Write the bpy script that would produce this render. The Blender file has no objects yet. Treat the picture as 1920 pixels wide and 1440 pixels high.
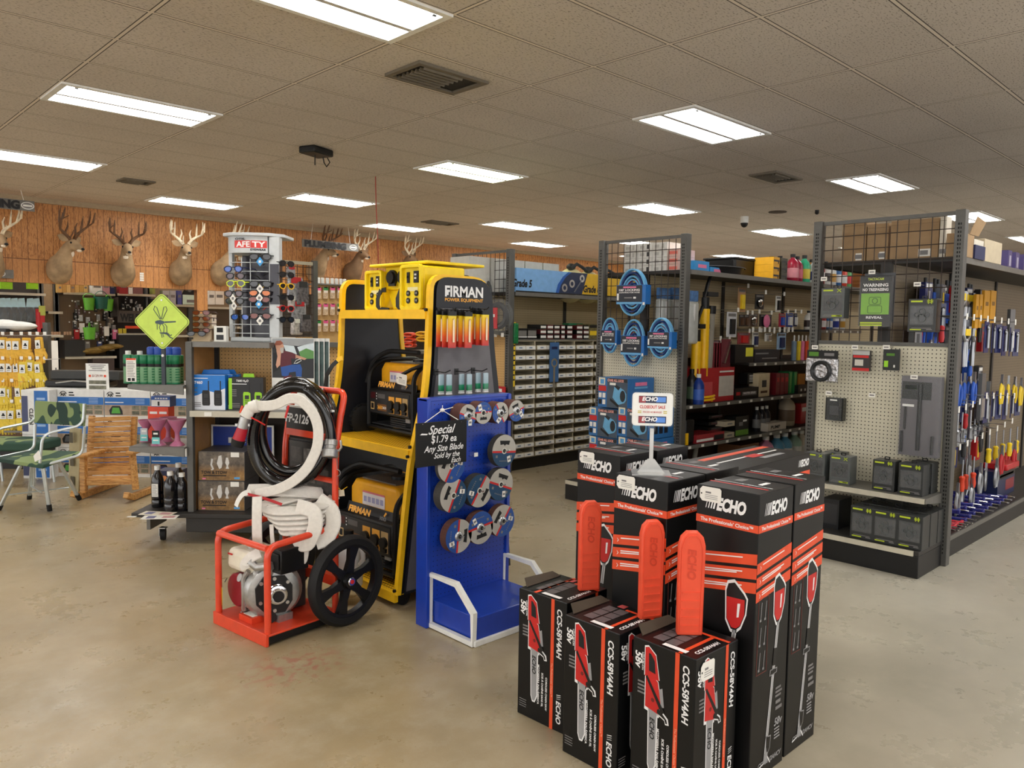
import bpy, math, random
from mathutils import Vector, Matrix
random.seed(7)
SC = bpy.context.scene
COL = SC.collection
PI = math.pi
# ---------------------------------------------------------------- camera, world, exposure
FPX, YAW, PITCH, ROLL, CAMH = 1463.1, 0.80420, -0.07418, 0.015506, 1.51
def _axes():
    f = Vector((math.cos(YAW)*math.cos(PITCH), math.sin(YAW)*math.cos(PITCH), math.sin(PITCH)))
    r = Vector((math.sin(YAW), -math.cos(YAW), 0)); u = r.cross(f)
    c, s = math.cos(ROLL), math.sin(ROLL)
    return c*r+s*u, -s*r+c*u, f
CR, CU, CF = _axes()
cam = bpy.data.cameras.new('camera'); cam_o = bpy.data.objects.new('camera', cam); COL.objects.link(cam_o)
cam.sensor_width = 36; cam.lens = FPX*36/1920; cam.clip_start = .05; cam.clip_end = 200
cam_o.matrix_world = Matrix(((CR.x, CU.x, -CF.x, 0), (CR.y, CU.y, -CF.y, 0), (CR.z, CU.z, -CF.z, CAMH), (0, 0, 0, 1)))
SC.camera = cam_o
w = bpy.data.worlds.new('world'); SC.world = w; w.use_nodes = True
bg = w.node_tree.nodes['Background']; bg.inputs[0].default_value = (1, .99, .98, 1); bg.inputs[1].default_value = 1.15
SC.view_settings.view_transform = 'Standard'; SC.view_settings.look = 'None'
SC.view_settings.gamma = 1; SC.view_settings.exposure = 1.05; SC.view_settings.use_curve_mapping = False
SC.cycles.use_denoising = True
SC.cycles.max_bounces = 8; SC.cycles.diffuse_bounces = 4; SC.cycles.transparent_max_bounces = 12
LAMP = 9.0            # strength of every fluorescent diffuser
# measuring: where the sight line through a pixel of the 1920x1440 photograph meets a plane of the room
def ray(x, y): return CR*((x-960)/FPX)+CU*((720-y)/FPX)+CF
def atz(x, y, z=0): d = ray(x, y); return d*((z-CAMH)/d.z)+Vector((0, 0, CAMH))
def atx(x, y, X): d = ray(x, y); return d*(X/d.x)+Vector((0, 0, CAMH))
def aty(x, y, Y): d = ray(x, y); return d*(Y/d.y)+Vector((0, 0, CAMH))
def atd(x, y, D): d = ray(x, y); return d*D+Vector((0, 0, CAMH))
# ---------------------------------------------------------------- materials
MATS = {}
def mat(name, col=(.5, .5, .5), rough=.5, metal=0., noise=.07, scale=18., bump=0., emit=0., trans=0., alpha=1., coat=0., ior=1.45, spec=.5):
    if name in MATS: return MATS[name]
    m = bpy.data.materials.new(name); MATS[name] = m; m.use_nodes = True
    nt = m.node_tree; N = nt.nodes; L = nt.links; b = N['Principled BSDF']
    c = (col[0], col[1], col[2], 1)
    tc = N.new('ShaderNodeTexCoord'); nz = N.new('ShaderNodeTexNoise'); nz.inputs['Scale'].default_value = scale; nz.inputs['Detail'].default_value = 3
    L.new(tc.outputs['Object'], nz.inputs['Vector'])
    rp = N.new('ShaderNodeValToRGB'); e = rp.color_ramp.elements
    e[0].position = .3; e[1].position = .7
    e[0].color = tuple(x*(1-noise) for x in col[:3])+(1,); e[1].color = tuple(min(1, x*(1+noise)) for x in col[:3])+(1,)
    L.new(nz.outputs['Fac'], rp.inputs['Fac']); L.new(rp.outputs['Color'], b.inputs['Base Color'])
    b.inputs['Roughness'].default_value = rough; b.inputs['Metallic'].default_value = metal; b.inputs['IOR'].default_value = ior
    b.inputs['Specular IOR Level'].default_value = spec
    if emit: b.inputs['Emission Color'].default_value = c; b.inputs['Emission Strength'].default_value = emit
    if trans: b.inputs['Transmission Weight'].default_value = trans
    if alpha < 1: b.inputs['Alpha'].default_value = alpha
    if coat: b.inputs['Coat Weight'].default_value = coat; b.inputs['Coat Roughness'].default_value = .15
    if bump:
        bp = N.new('ShaderNodeBump'); bp.inputs['Strength'].default_value = bump; bp.inputs['Distance'].default_value = .01
        L.new(nz.outputs['Fac'], bp.inputs['Height']); L.new(bp.outputs['Normal'], b.inputs['Normal'])
    return m
def S(r, g, b):            # sRGB 0-255 to linear
    f = lambda v: (v/255)/12.92 if v <= 10 else (((v/255)+.055)/1.055)**2.4
    return (f(r), f(g), f(b))
class Nodes:               # small helper for hand made node graphs
    def __init__(s, name, rough=.5):
        s.m = bpy.data.materials.new(name); MATS[name] = s.m; s.m.use_nodes = True; s.N = s.m.node_tree.nodes; s.L = s.m.node_tree.links; s.b = s.N['Principled BSDF']
        s.b.inputs['Roughness'].default_value = rough
        s.co = s.N.new('ShaderNodeTexCoord').outputs['Object']
    def put(s, sock, v):
        if isinstance(v, bpy.types.NodeSocket): s.L.new(v, sock)
        elif isinstance(v, (tuple, list)) and len(v) == 3 and sock.type == 'RGBA': sock.default_value = tuple(v)+(1,)
        else: sock.default_value = v
    def math(s, op, a, b=0., c=0.):
        n = s.N.new('ShaderNodeMath'); n.operation = op
        for i, v in enumerate((a, b, c)): s.put(n.inputs[i], v)
        return n.outputs[0]
    def sep(s, v=None):
        n = s.N.new('ShaderNodeSeparateXYZ'); s.L.new(v or s.co, n.inputs[0]); return n.outputs
    def comb(s, x, y, z):
        n = s.N.new('ShaderNodeCombineXYZ')
        for i, v in enumerate((x, y, z)): s.put(n.inputs[i], v)
        return n.outputs[0]
    def noise(s, scale, detail=3, vec=None, rough=.5):
        n = s.N.new('ShaderNodeTexNoise'); s.L.new(vec or s.co, n.inputs['Vector']); n.inputs['Scale'].default_value = scale; n.inputs['Detail'].default_value = detail; n.inputs['Roughness'].default_value = rough
        return n.outputs['Fac']
    def voro(s, scale, vec=None, out='Distance'):
        n = s.N.new('ShaderNodeTexVoronoi'); s.L.new(vec or s.co, n.inputs['Vector']); n.inputs['Scale'].default_value = scale; return n.outputs[out]
    def ramp(s, fac, *st, interp='LINEAR'):
        n = s.N.new('ShaderNodeValToRGB'); s.put(n.inputs[0], fac); r = n.color_ramp; r.interpolation = interp
        while len(r.elements) < len(st): r.elements.new(.5)
        for e, (p, c) in zip(r.elements, st): e.position = p; e.color = tuple(c)+(1,) if isinstance(c, tuple) else (c, c, c, 1)
        return n.outputs[0]
    def mix(s, fac, a, b, blend='MIX'):
        n = s.N.new('ShaderNodeMix'); n.data_type = 'RGBA'; n.blend_type = blend
        s.put(n.inputs[0], fac); s.put(n.inputs[6], a); s.put(n.inputs[7], b); return n.outputs[2]
    def done(s, col, bump=None, strength=.3, rough=None, dist=.01):
        s.put(s.b.inputs['Base Color'], col)
        if rough is not None: s.put(s.b.inputs['Roughness'], rough)
        if bump is not None:
            n = s.N.new('ShaderNodeBump'); n.inputs['Strength'].default_value = strength; n.inputs['Distance'].default_value = dist
            s.L.new(bump, n.inputs['Height']); s.L.new(n.outputs[0], s.b.inputs['Normal'])
        return s.m
# ---------------------------------------------------------------- mesh builder
_TXT = {}
def text_geo(t, bold=0., shear=0.):
    k = (t, bold, shear)
    if k not in _TXT:
        cu = bpy.data.curves.new('t', 'FONT'); cu.body = t; cu.size = 1; cu.resolution_u = 3; cu.offset = bold; cu.shear = shear; cu.align_x = 'LEFT'
        o = bpy.data.objects.new('t', cu); COL.objects.link(o)
        dg = bpy.context.evaluated_depsgraph_get(); me = bpy.data.meshes.new_from_object(o.evaluated_get(dg))
        vs = [v.co.copy() for v in me.vertices]; fs = [tuple(p.vertices) for p in me.polygons]
        bpy.data.objects.remove(o); bpy.data.curves.remove(cu); bpy.data.meshes.remove(me)
        if vs:
            x0 = min(v.x for v in vs); x1 = max(v.x for v in vs); y0 = min(v.y for v in vs); y1 = max(v.y for v in vs)
        else: x0 = y0 = 0; x1 = y1 = 1
        _TXT[k] = (vs, fs, x0, x1, y0, y1)
    return _TXT[k]
class MB:
    def __init__(s, M=None): s.v = []; s.f = []; s.mi = []; s.M = M or Matrix.Identity(4); s.mats = []
    def _m(s, m):
        if m not in s.mats: s.mats.append(m)
        return s.mats.index(m)
    def add(s, vs, fs, m):
        o = len(s.v); i = s._m(m)
        s.v += [s.M @ Vector(v) for v in vs]; s.f += [tuple(a+o for a in f) for f in fs]; s.mi += [i]*len(fs)
        return s
    def box(s, x0, x1, y0, y1, z0, z1, m, taper=1.):
        if x0 > x1: x0, x1 = x1, x0
        if y0 > y1: y0, y1 = y1, y0
        if z0 > z1: z0, z1 = z1, z0
        cx, cy = (x0+x1)/2, (y0+y1)/2; tx, ty = (x1-x0)/2*taper, (y1-y0)/2*taper
        vs = [(x0, y0, z0), (x1, y0, z0), (x1, y1, z0), (x0, y1, z0), (cx-tx, cy-ty, z1), (cx+tx, cy-ty, z1), (cx+tx, cy+ty, z1), (cx-tx, cy+ty, z1)]
        return s.add(vs, [(0, 3, 2, 1), (4, 5, 6, 7), (0, 1, 5, 4), (1, 2, 6, 5), (2, 3, 7, 6), (3, 0, 4, 7)], m)
    def rbox(s, c, sx, sy, sz, rot, m):
        R = Matrix.Translation(Vector(c)) @ rot.to_matrix().to_4x4() if not isinstance(rot, Matrix) else Matrix.Translation(Vector(c)) @ rot.to_4x4()
        old = s.M; s.M = old @ R; s.box(-sx/2, sx/2, -sy/2, sy/2, -sz/2, sz/2, m); s.M = old; return s
    def bar(s, a, b, w, h, m, up=(0, 0, 1)):
        a, b = Vector(a), Vector(b); d = (b-a); l = d.length; d.normalize(); up = Vector(up)
        if abs(d.dot(up)) > .98: up = Vector((0, 1, 0))
        sd = d.cross(up).normalized(); u = sd.cross(d)
        vs = []
        for q in (a, b):
            for i, j in ((-1, -1), (1, -1), (1, 1), (-1, 1)): vs.append(q+sd*(i*w/2)+u*(j*h/2))
        return s.add(vs, [(0, 1, 2, 3), (7, 6, 5, 4), (0, 4, 5, 1), (1, 5, 6, 2), (2, 6, 7, 3), (3, 7, 4, 0)], m)
    def cyl(s, a, b, r, m, r2=None, seg=16, cap=True):
        a, b = Vector(a), Vector(b); d = (b-a).normalized(); r2 = r if r2 is None else r2
        u = d.orthogonal().normalized(); w_ = d.cross(u); vs = []
        for q, rr in ((a, r), (b, r2)):
            for k in range(seg):
                t = 2*PI*k/seg; vs.append(q+(u*math.cos(t)+w_*math.sin(t))*rr)
        fs = [(k, (k+1) % seg, seg+(k+1) % seg, seg+k) for k in range(seg)]
        if cap: fs += [tuple(range(seg))[::-1], tuple(range(seg, 2*seg))]
        return s.add(vs, fs, m)
    def tube(s, pts, r, m, seg=8, closed=False, flat=None, up=None, cap=True):
        P = [Vector(p) for p in pts]; n = len(P); vs = []; fs = []
        rr = r if isinstance(r, (list, tuple)) else [r]*n
        T = []
        for i in range(n):
            a = P[i-1] if (i or closed) else P[0]; b = P[(i+1) % n] if (i < n-1 or closed) else P[-1]
            T.append((b-a).normalized())
        u = Vector(up) if up is not None else T[0].orthogonal()
        for i in range(n):
            if up is not None: u = Vector(up)
            u = (u-T[i]*u.dot(T[i])).normalized(); w_ = T[i].cross(u)
            for k in range(seg):
                t = 2*PI*k/seg
                if flat: vs.append(P[i]+(u*math.cos(t+PI/4)*flat+w_*math.sin(t+PI/4)*rr[i])*1.414 if seg == 4 else P[i]+u*math.cos(t)*flat+w_*math.sin(t)*rr[i])
                else: vs.append(P[i]+(u*math.cos(t)+w_*math.sin(t))*rr[i])
        for i in range(n if closed else n-1):
            a = i*seg; b = ((i+1) % n)*seg
            for k in range(seg): fs.append((a+k, a+(k+1) % seg, b+(k+1) % seg, b+k))
        if not closed and cap: fs += [tuple(range(seg))[::-1], tuple(range((n-1)*seg, n*seg))]
        return s.add(vs, fs, m)
    def lathe(s, prof, m, at=(0, 0, 0), seg=20, ax=(0, 0, 1), mfun=None):
        ax = Vector(ax).normalized(); u = ax.orthogonal().normalized(); w_ = ax.cross(u); at = Vector(at); vs = []; fs = []
        for r, z in prof:
            for k in range(seg):
                t = 2*PI*k/seg; vs.append(at+ax*z+(u*math.cos(t)+w_*math.sin(t))*max(r, 1e-4))
        n = len(prof)
        for i in range(n-1):
            q = [(i*seg+k, i*seg+(k+1) % seg, (i+1)*seg+(k+1) % seg, (i+1)*seg+k) for k in range(seg)]
            s.add([], [], m)
            fs += q
        if prof[0] != prof[-1]: fs += [tuple(range(seg))[::-1], tuple(range((n-1)*seg, n*seg))]
        o = len(s.v); s.add(vs, fs, m)
        if mfun:
            base = len(s.mi)-len(fs)
            for i in range(n-1):
                for k in range(seg): s.mi[base+i*seg+k] = s._m(mfun(i))
        return s
    def ell(s, c, rx, ry, rz, m, seg=14, rings=8, rot=None):
        vs = []; fs = []; c = Vector(c)
        for i in range(rings+1):
            p = PI*i/rings
            for k in range(seg):
                t = 2*PI*k/seg; q = Vector((rx*math.sin(p)*math.cos(t), ry*math.sin(p)*math.sin(t), rz*math.cos(p)))
                vs.append(c+(rot @ q if rot is not None else q))
        for i in range(rings):
            for k in range(seg): fs.append((i*seg+k, (i+1)*seg+k, (i+1)*seg+(k+1) % seg, i*seg+(k+1) % seg))
        return s.add(vs, fs, m)
    def prism(s, poly, m, o=(0, 0, 0), ax=(1, 0, 0), ay=(0, 0, 1), d=.001):   # polygon in the plane ax, ay; thickness d along ax x ay
        o, ax, ay = Vector(o), Vector(ax).normalized(), Vector(ay).normalized(); n = ax.cross(ay)*d; k = len(poly)
        vs = [o+ax*p[0]+ay*p[1] for p in poly]; vs += [v+n for v in vs]
        fs = [tuple(range(k))[::-1], tuple(range(k, 2*k))]+[(i, (i+1) % k, k+(i+1) % k, k+i) for i in range(k)]
        return s.add(vs, fs, m)
    def ring(s, po, pi_, m, o=(0, 0, 0), ax=(1, 0, 0), ay=(0, 0, 1), d=.01):   # plate with a hole: two outlines with the same number of points
        o, ax, ay = Vector(o), Vector(ax).normalized(), Vector(ay).normalized(); n = ax.cross(ay)*d; k = len(po)
        A = [o+ax*p[0]+ay*p[1] for p in po]; B = [o+ax*p[0]+ay*p[1] for p in pi_]
        vs = A+B+[v+n for v in A]+[v+n for v in B]; fs = []
        for i in range(k):
            j = (i+1) % k
            fs += [(i, k+i, k+j, j), (2*k+i, 2*k+j, 3*k+j, 3*k+i), (i, j, 2*k+j, 2*k+i), (k+i, 3*k+i, 3*k+j, k+j)]
        return s.add(vs, fs, m)
    def text(s, t, m, o, ax, ay, h=None, w=None, bold=.01, shear=0., align='c', d=.0008, squash=1.):   # lettering lying on a plane
        vs, fs, x0, x1, y0, y1 = text_geo(t, bold, shear); o = Vector(o); ax = Vector(ax).normalized(); ay = Vector(ay).normalized(); n = ax.cross(ay)*d
        tall = .70
        k = (h/tall) if h else (w/(x1-x0))
        kx = (w/(x1-x0)) if w else k*squash
        ox = {'c': -(x0+x1)/2, 'l': -x0, 'r': -x1}[align]
        return s.add([o+ax*((v.x+ox)*kx)+ay*((v.y-.35)*k)+n for v in vs], fs, m)
    def quad(s, o, ax, ay, w, h, m, d=.0006):    # flat printed patch centred on o
        o = Vector(o); ax = Vector(ax).normalized(); ay = Vector(ay).normalized(); n = ax.cross(ay)*d
        return s.add([o-ax*w/2-ay*h/2+n, o+ax*w/2-ay*h/2+n, o+ax*w/2+ay*h/2+n, o-ax*w/2+ay*h/2+n], [(0, 1, 2, 3)], m)
    def poly(s, pts, m, o, ax, ay, d=.0008):      # flat printed shape
        o = Vector(o); ax = Vector(ax).normalized(); ay = Vector(ay).normalized(); n = ax.cross(ay)*d
        return s.add([o+ax*p[0]+ay*p[1]+n for p in pts], [tuple(range(len(pts)))], m)
    def build(s, name, parent=None, smooth=True, bevel=0., angle=38, sub=0, seg=2):
        me = bpy.data.meshes.new(name); me.from_pydata([tuple(v) for v in s.v], [], s.f)
        for m in s.mats: me.materials.append(m)
        me.polygons.foreach_set('material_index', s.mi)
        if smooth:
            me.polygons.foreach_set('use_smooth', [True]*len(me.polygons)); me.set_sharp_from_angle(angle=math.radians(angle))
        me.update(); o = bpy.data.objects.new(name, me); COL.objects.link(o)
        if parent: o.parent = parent
        if bevel:
            b = o.modifiers.new('edge', 'BEVEL'); b.width = bevel; b.segments = seg; b.limit_method = 'ANGLE'; b.angle_limit = math.radians(50); b.use_clamp_overlap = True; b.harden_normals = False
        if sub: b = o.modifiers.new('sub', 'SUBSURF'); b.levels = sub; b.render_levels = sub
        return o
def tag(o, label=None, cat=None, group=None, kind=None):
    if label: o['label'] = label
    if cat: o['category'] = cat
    if group: o['group'] = group
    if kind: o['kind'] = kind
    return o
def thing(name, label, cat, loc=(0, 0, 0), rz=0., group=None):
    o = bpy.data.objects.new(name, None); COL.objects.link(o); o.empty_display_size = .1
    o.location = loc; o.rotation_euler = (0, 0, rz)
    return tag(o, label, cat, group)
def copy_thing(root, label, loc=None, rz=None, group=None):
    r = root.copy(); COL.objects.link(r)
    for ch in list(root.children):
        c = ch.copy(); COL.objects.link(c); c.parent = r
        for g in list(ch.children):
            d = g.copy(); COL.objects.link(d); d.parent = c
    if loc is not None: r.location = loc
    if rz is not None: r.rotation_euler = (0, 0, rz)
    r['label'] = label
    if group: r['group'] = group
    return r
def arc(cx, cy, r, a0, a1, n, ry=None): return [(cx+r*math.cos(math.radians(a0+(a1-a0)*k/n)), cy+(ry or r)*math.sin(math.radians(a0+(a1-a0)*k/n))) for k in range(n+1)]
def rrect(x0, x1, y0, y1, r, n=4): return arc(x1-r, y1-r, r, 0, 90, n)+arc(x0+r, y1-r, r, 90, 180, n)+arc(x0+r, y0+r, r, 180, 270, n)+arc(x1-r, y0+r, r, 270, 360, n)
def fillet(pts, r, n=4):    # round the corners of an open polyline
    P = [Vector(p) for p in pts]; out = [P[0]]
    for i in range(1, len(P)-1):
        a = (P[i-1]-P[i]); b = (P[i+1]-P[i]); q = min(r, a.length*.45, b.length*.45); a = P[i]+a.normalized()*q; b = P[i]+b.normalized()*q
        for k in range(n+1):
            t = k/n; out.append(a*(1-t)**2+P[i]*(2*t*(1-t))+b*t*t)
    return out+[P[-1]]
X3, Y3, Z3 = Vector((1, 0, 0)), Vector((0, 1, 0)), Vector((0, 0, 1))
ORD = ['first', 'second', 'third', 'fourth', 'fifth', 'sixth', 'seventh', 'eighth', 'ninth', 'tenth', 'eleventh', 'twelfth', 'thirteenth', 'fourteenth', 'fifteenth', 'sixteenth']
M_ = mat
white = M_('white_paint', S(232, 232, 228), .45); black = M_('black_plastic', S(14, 14, 15), .42); dgrey = M_('dark_grey_steel', S(74, 73, 70), .42, .35)
steel = M_('bright_steel', S(190, 190, 188), .28, .9); paper = M_('white_paper', S(235, 233, 226), .7, noise=.03); ink = M_('black_ink', S(18, 18, 20), .6)
orange = M_('echo_orange', S(224, 78, 40), .42); wprint = M_('white_print', S(236, 236, 236), .5, noise=.02); gprint = M_('grey_print', S(120, 118, 118), .5)
card = M_('cardboard', S(150, 118, 82), .75, noise=.1); charcoal = M_('charcoal', S(48, 48, 50), .5); red = M_('signal_red', S(196, 36, 34), .4); yellow = M_('safety_yellow', S(246, 196, 20), .38)
blue = M_('bright_blue', S(28, 92, 176), .4); green = M_('leaf_green', S(46, 130, 60), .4); rubber = M_('black_rubber', S(14, 14, 15), .65)
clear = M_('clear_plastic', S(210, 216, 220), .06, alpha=.07, noise=.01); chrome = M_('chrome', S(210, 210, 212), .12, 1.)
navy = M_('navy', S(24, 34, 78), .45); tan = M_('tan', S(196, 164, 112), .6); purple = M_('mauve_plastic', S(150, 84, 120), .4); lime = M_('lime', S(150, 210, 40), .45); sky = M_('sky_blue', S(88, 158, 214), .4); pink = M_('pink', S(226, 120, 160), .5)
cream = M_('cream_plastic', S(226, 218, 190), .4); brown = M_('brown', S(92, 62, 40), .6)
# ---------------------------------------------------------------- room shell
GX, GY, CZ = 1.675, 4.747, 3.258          # ceiling grid origin and ceiling height
def m_floor():
    n = Nodes('stained_concrete', .3)
    a = n.noise(.55, 6, rough=.62); b = n.noise(3.2, 6, rough=.7); c = n.noise(40, 2)
    x = n.sep()
    col = n.ramp(a, (.3, S(136, 122, 92)), (.5, S(168, 150, 116)), (.7, S(190, 176, 144)))
    col = n.mix(n.math('MULTIPLY', n.ramp(b, (.3, 0.), (.9, 1.)), .5), col, S(146, 126, 92))
    g = n.ramp(n.math('ADD', n.math('MULTIPLY', n.math('SUBTRACT', x[0], x[1]), .13), .34), (.25, 0.), (.75, 1.))  # greyer towards the right: daylight tint put into the floor colour
    col = n.mix(n.math('MULTIPLY', g, .8), col, n.ramp(a, (.3, S(166, 164, 152)), (.7, S(200, 198, 188))))
    col = n.mix(n.math('MULTIPLY', c, .12), col, S(90, 80, 62))
    sp = n.ramp(n.noise(5, 6, rough=.8), (.45, 0.), (.9, 1.)); col = n.mix(n.math('MULTIPLY', sp, .4), col, S(206, 198, 178))
    dx = n.math('MULTIPLY', n.math('SUBTRACT', x[0], 1.64), 3.2); dy = n.math('MULTIPLY', n.math('SUBTRACT', x[1], 3.046), 4.5); ds = n.math('SQRT', n.math('ADD', n.math('MULTIPLY', dx, dx), n.math('MULTIPLY', dy, dy)))
    st_ = n.math('MULTIPLY', n.ramp(ds, (.3, 1.), (1., 0.)), n.ramp(n.noise(22, 4), (.5, 0.), (.6, 1.))); col = n.mix(n.math('MULTIPLY', st_, .55), col, S(150, 64, 60))
    return n.done(col, b, .05, n.ramp(b, (.3, .22), (.75, .42)))
def m_ceiling():
    n = Nodes('fissured_ceiling_tile', .85); x = n.sep()
    u = n.math('FRACT', n.math('DIVIDE', n.math('ADD', x[0], -GX+40*1.2192), 1.2192)); v = n.math('FRACT', n.math('DIVIDE', n.math('ADD', x[1], -GY+80*.6096), .6096))
    du = n.math('MULTIPLY', n.math('SUBTRACT', .5, n.math('ABSOLUTE', n.math('SUBTRACT', u, .5))), 1.2192)
    dv = n.math('MULTIPLY', n.math('SUBTRACT', .5, n.math('ABSOLUTE', n.math('SUBTRACT', v, .5))), .6096)
    d = n.math('MINIMUM', du, dv)
    bar = n.math('LESS_THAN', d, .010); gap = n.math('MULTIPLY', n.math('GREATER_THAN', d, .010), n.math('LESS_THAN', d, .017))
    sx = n.comb(n.math('MULTIPLY', x[0], 1.), n.math('MULTIPLY', x[1], 2.2), 0.)
    fis = n.ramp(n.noise(46, 2, sx), (.36, 1.), (.42, 0.)); big = n.noise(.8, 3)
    base = n.ramp(big, (.3, S(202, 193, 183)), (.7, S(214, 205, 195)))
    col = n.mix(n.math('MULTIPLY', fis, .55), base, S(92, 80, 62)); col = n.mix(bar, col, S(226, 216, 202)); col = n.mix(n.math('MULTIPLY', gap, .9), col, S(44, 36, 28))
    return n.done(col, n.math('SUBTRACT', 0., fis), .25)
def m_woodwall():
    n = Nodes('knotty_plywood', .5); x = n.sep()
    p = n.math('MULTIPLY', x[0], 1/.203); pk = n.math('FLOOR', p); fr = n.math('FRACT', p)
    g1 = n.math('LESS_THAN', fr, .035); g2 = n.math('MULTIPLY', n.math('GREATER_THAN', fr, .60), n.math('LESS_THAN', fr, .63))
    seam = n.math('LESS_THAN', n.math('ABSOLUTE', n.math('SUBTRACT', x[2], 2.37)), .006)
    gro = n.math('MAXIMUM', n.math('MAXIMUM', g1, g2), seam)
    vec = n.comb(n.math('ADD', n.math('MULTIPLY', x[0], 7.), n.math('MULTIPLY', pk, 3.7)), n.math('MULTIPLY', n.math('FLOOR', n.math('ADD', p, .4)), 5.), n.math('MULTIPLY', x[2], 1.6))
    gr = n.noise(1.4, 5, vec, .65); wv = n.math('FRACT', n.math('MULTIPLY', gr, 9.))
    col = n.ramp(wv, (0., S(188, 128, 70)), (.55, S(206, 146, 86)), (.9, S(152, 96, 48)), (1., S(178, 118, 62)))
    low = n.ramp(n.math('SUBTRACT', 2.4, x[2]), (.02, 0.), (.05, 1.)); col = n.mix(n.math('MULTIPLY', low, .45), col, S(200, 138, 80))
    kv = n.comb(n.math('MULTIPLY', x[0], 2.3), 0., n.math('MULTIPLY', x[2], 1.5)); kn = n.ramp(n.voro(1.6, kv), (.045, 1.), (.075, 0.))
    col = n.mix(n.math('MULTIPLY', kn, .9), col, S(58, 26, 12)); col = n.mix(n.math('MULTIPLY', gro, .75), col, S(76, 36, 16))
    return n.done(col, n.math('SUBTRACT', 0., gro), .4)
def struct(name, mb, **k): return tag(mb.build(name, smooth=False, **k), kind='structure')
WOOD = m_woodwall()
struct('floor', MB().box(-8, 26, -8, 18, -.1, 0, m_floor()))
struct('ceiling', MB().box(-8, 26, -8, 18, CZ, CZ+.08, m_ceiling()))
WY = 13.1
struct('wall_back', MB().box(-8, 26, WY, WY+.12, 2.03, CZ, WOOD).box(5.28, 5.46, WY, WY+.12, 0, 2.03, WOOD).box(10.9, 26, WY, WY+.12, 0, 2.03, WOOD))
struct('wall_far', MB().box(24, 24.12, -8, WY, 0, CZ, WOOD))
plaster = M_('store_plaster', S(170, 158, 136), .85, noise=.04)
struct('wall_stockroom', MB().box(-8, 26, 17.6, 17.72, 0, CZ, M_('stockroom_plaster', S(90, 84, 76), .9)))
struct('trim_1', MB().box(-8, 24, WY-.05, WY, CZ-.07, CZ, M_('crown_wood', S(178, 160, 132), .6)))
# fluorescent troffers ------------------------------------------------
diff = M_('lit_diffuser', (1., .98, .935), .6, noise=.01, emit=LAMP); diffg = M_('lit_diffuser_greenish', (.93, 1., .74), .6, noise=.01, emit=LAMP*.8)
trf = M_('troffer_white', S(236, 236, 232), .5)
def troffer(label):
    r = thing('ceiling_light', label, 'light', group='fluorescent ceiling lights')
    po = [(0, 0), (1.2192, 0), (1.2192, .6096), (0, .6096)]; pi_ = [(.045, .04), (1.174, .04), (1.174, .57), (.045, .57)]
    MB().ring(po, pi_, trf, (0, 0, -.014), X3, Y3, .016).build('light_frame', r, smooth=False)
    MB().box(.045, 1.174, .04, .57, -.006, .0, diff).build('diffuser', r, smooth=False)
    MB().box(.045, 1.174, .325, .365, -.012, -.006, M_('reflector_grey', S(205, 206, 206), .4)).build('reflector_strip', r, smooth=False)
    for x in (.10, 1.11): MB().box(x, x+.025, .045, .06, -.02, -.012, black).build('latch', r, smooth=False)
    return r
LG = [(0, -2, 'large ceiling light at the top edge, above the yellow generator stand'), (0, 3, 'ceiling light nearest the large one, above the eyewear tower'), (0, 8, 'ceiling light cut by the picture edge above the deer heads'),
 (2, 11, 'ceiling light close to the wooden wall above the pale-antlered deer'), (3, 8, 'ceiling light beside the hanging red cord, before the plumbing sign'), (3, 3, 'greenish ceiling light between the two dark ceiling vents'),
 (5, 11, 'ceiling light against the wooden wall right above the yellow power boxes'), (6, 8, 'ceiling light far above the bolt bin shelving'), (6, 3, 'ceiling light in line behind the bluish ceiling patch, above the air hoses'),
 (8, 11, 'ceiling light farthest back above the grade 5 sign'), (3, -2, 'big bright ceiling light above the trimmer boxes'), (6, -2, 'ceiling light just right of the small vent, above the trail camera endcap'),
 (9, 3, 'ceiling light directly beside the white dome camera'), (12, 8, 'small distant ceiling light over the black oil pans'), (9, -2, 'ceiling light behind the wire grid of the trail camera endcap'), (12, -2, 'ceiling light at the right picture edge above the clamps'),
 (12, 3, 'faint distant ceiling light behind the shelf of jugs')]
proto = None
for i, j, lab in LG+[(i, j, 'further ceiling light out of plain view') for i, j in ((-3, -2), (-3, 3), (-3, 8), (-1, 11), (-3, -7), (0, -7), (3, -7), (6, -7), (9, -7), (-3, -12), (0, -12), (3, -12), (9, 8), (11, 11), (-1, 15), (1, 15), (3, 15), (5, 15), (7, 15))]:  # back-room row is added, unseen above the stock, to brighten it
    loc = (GX+i*1.2192, GY+j*.6096, CZ-.001)
    if proto is None: proto = troffer(lab); proto.location = loc
    else:
        q = copy_thing(proto, lab, loc)
    if (i, j) == (3, 3):
        for c in list(q.children):
            if c.name.startswith('diffuser'): c.data = c.data.copy(); c.data.materials[0] = diffg
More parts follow.
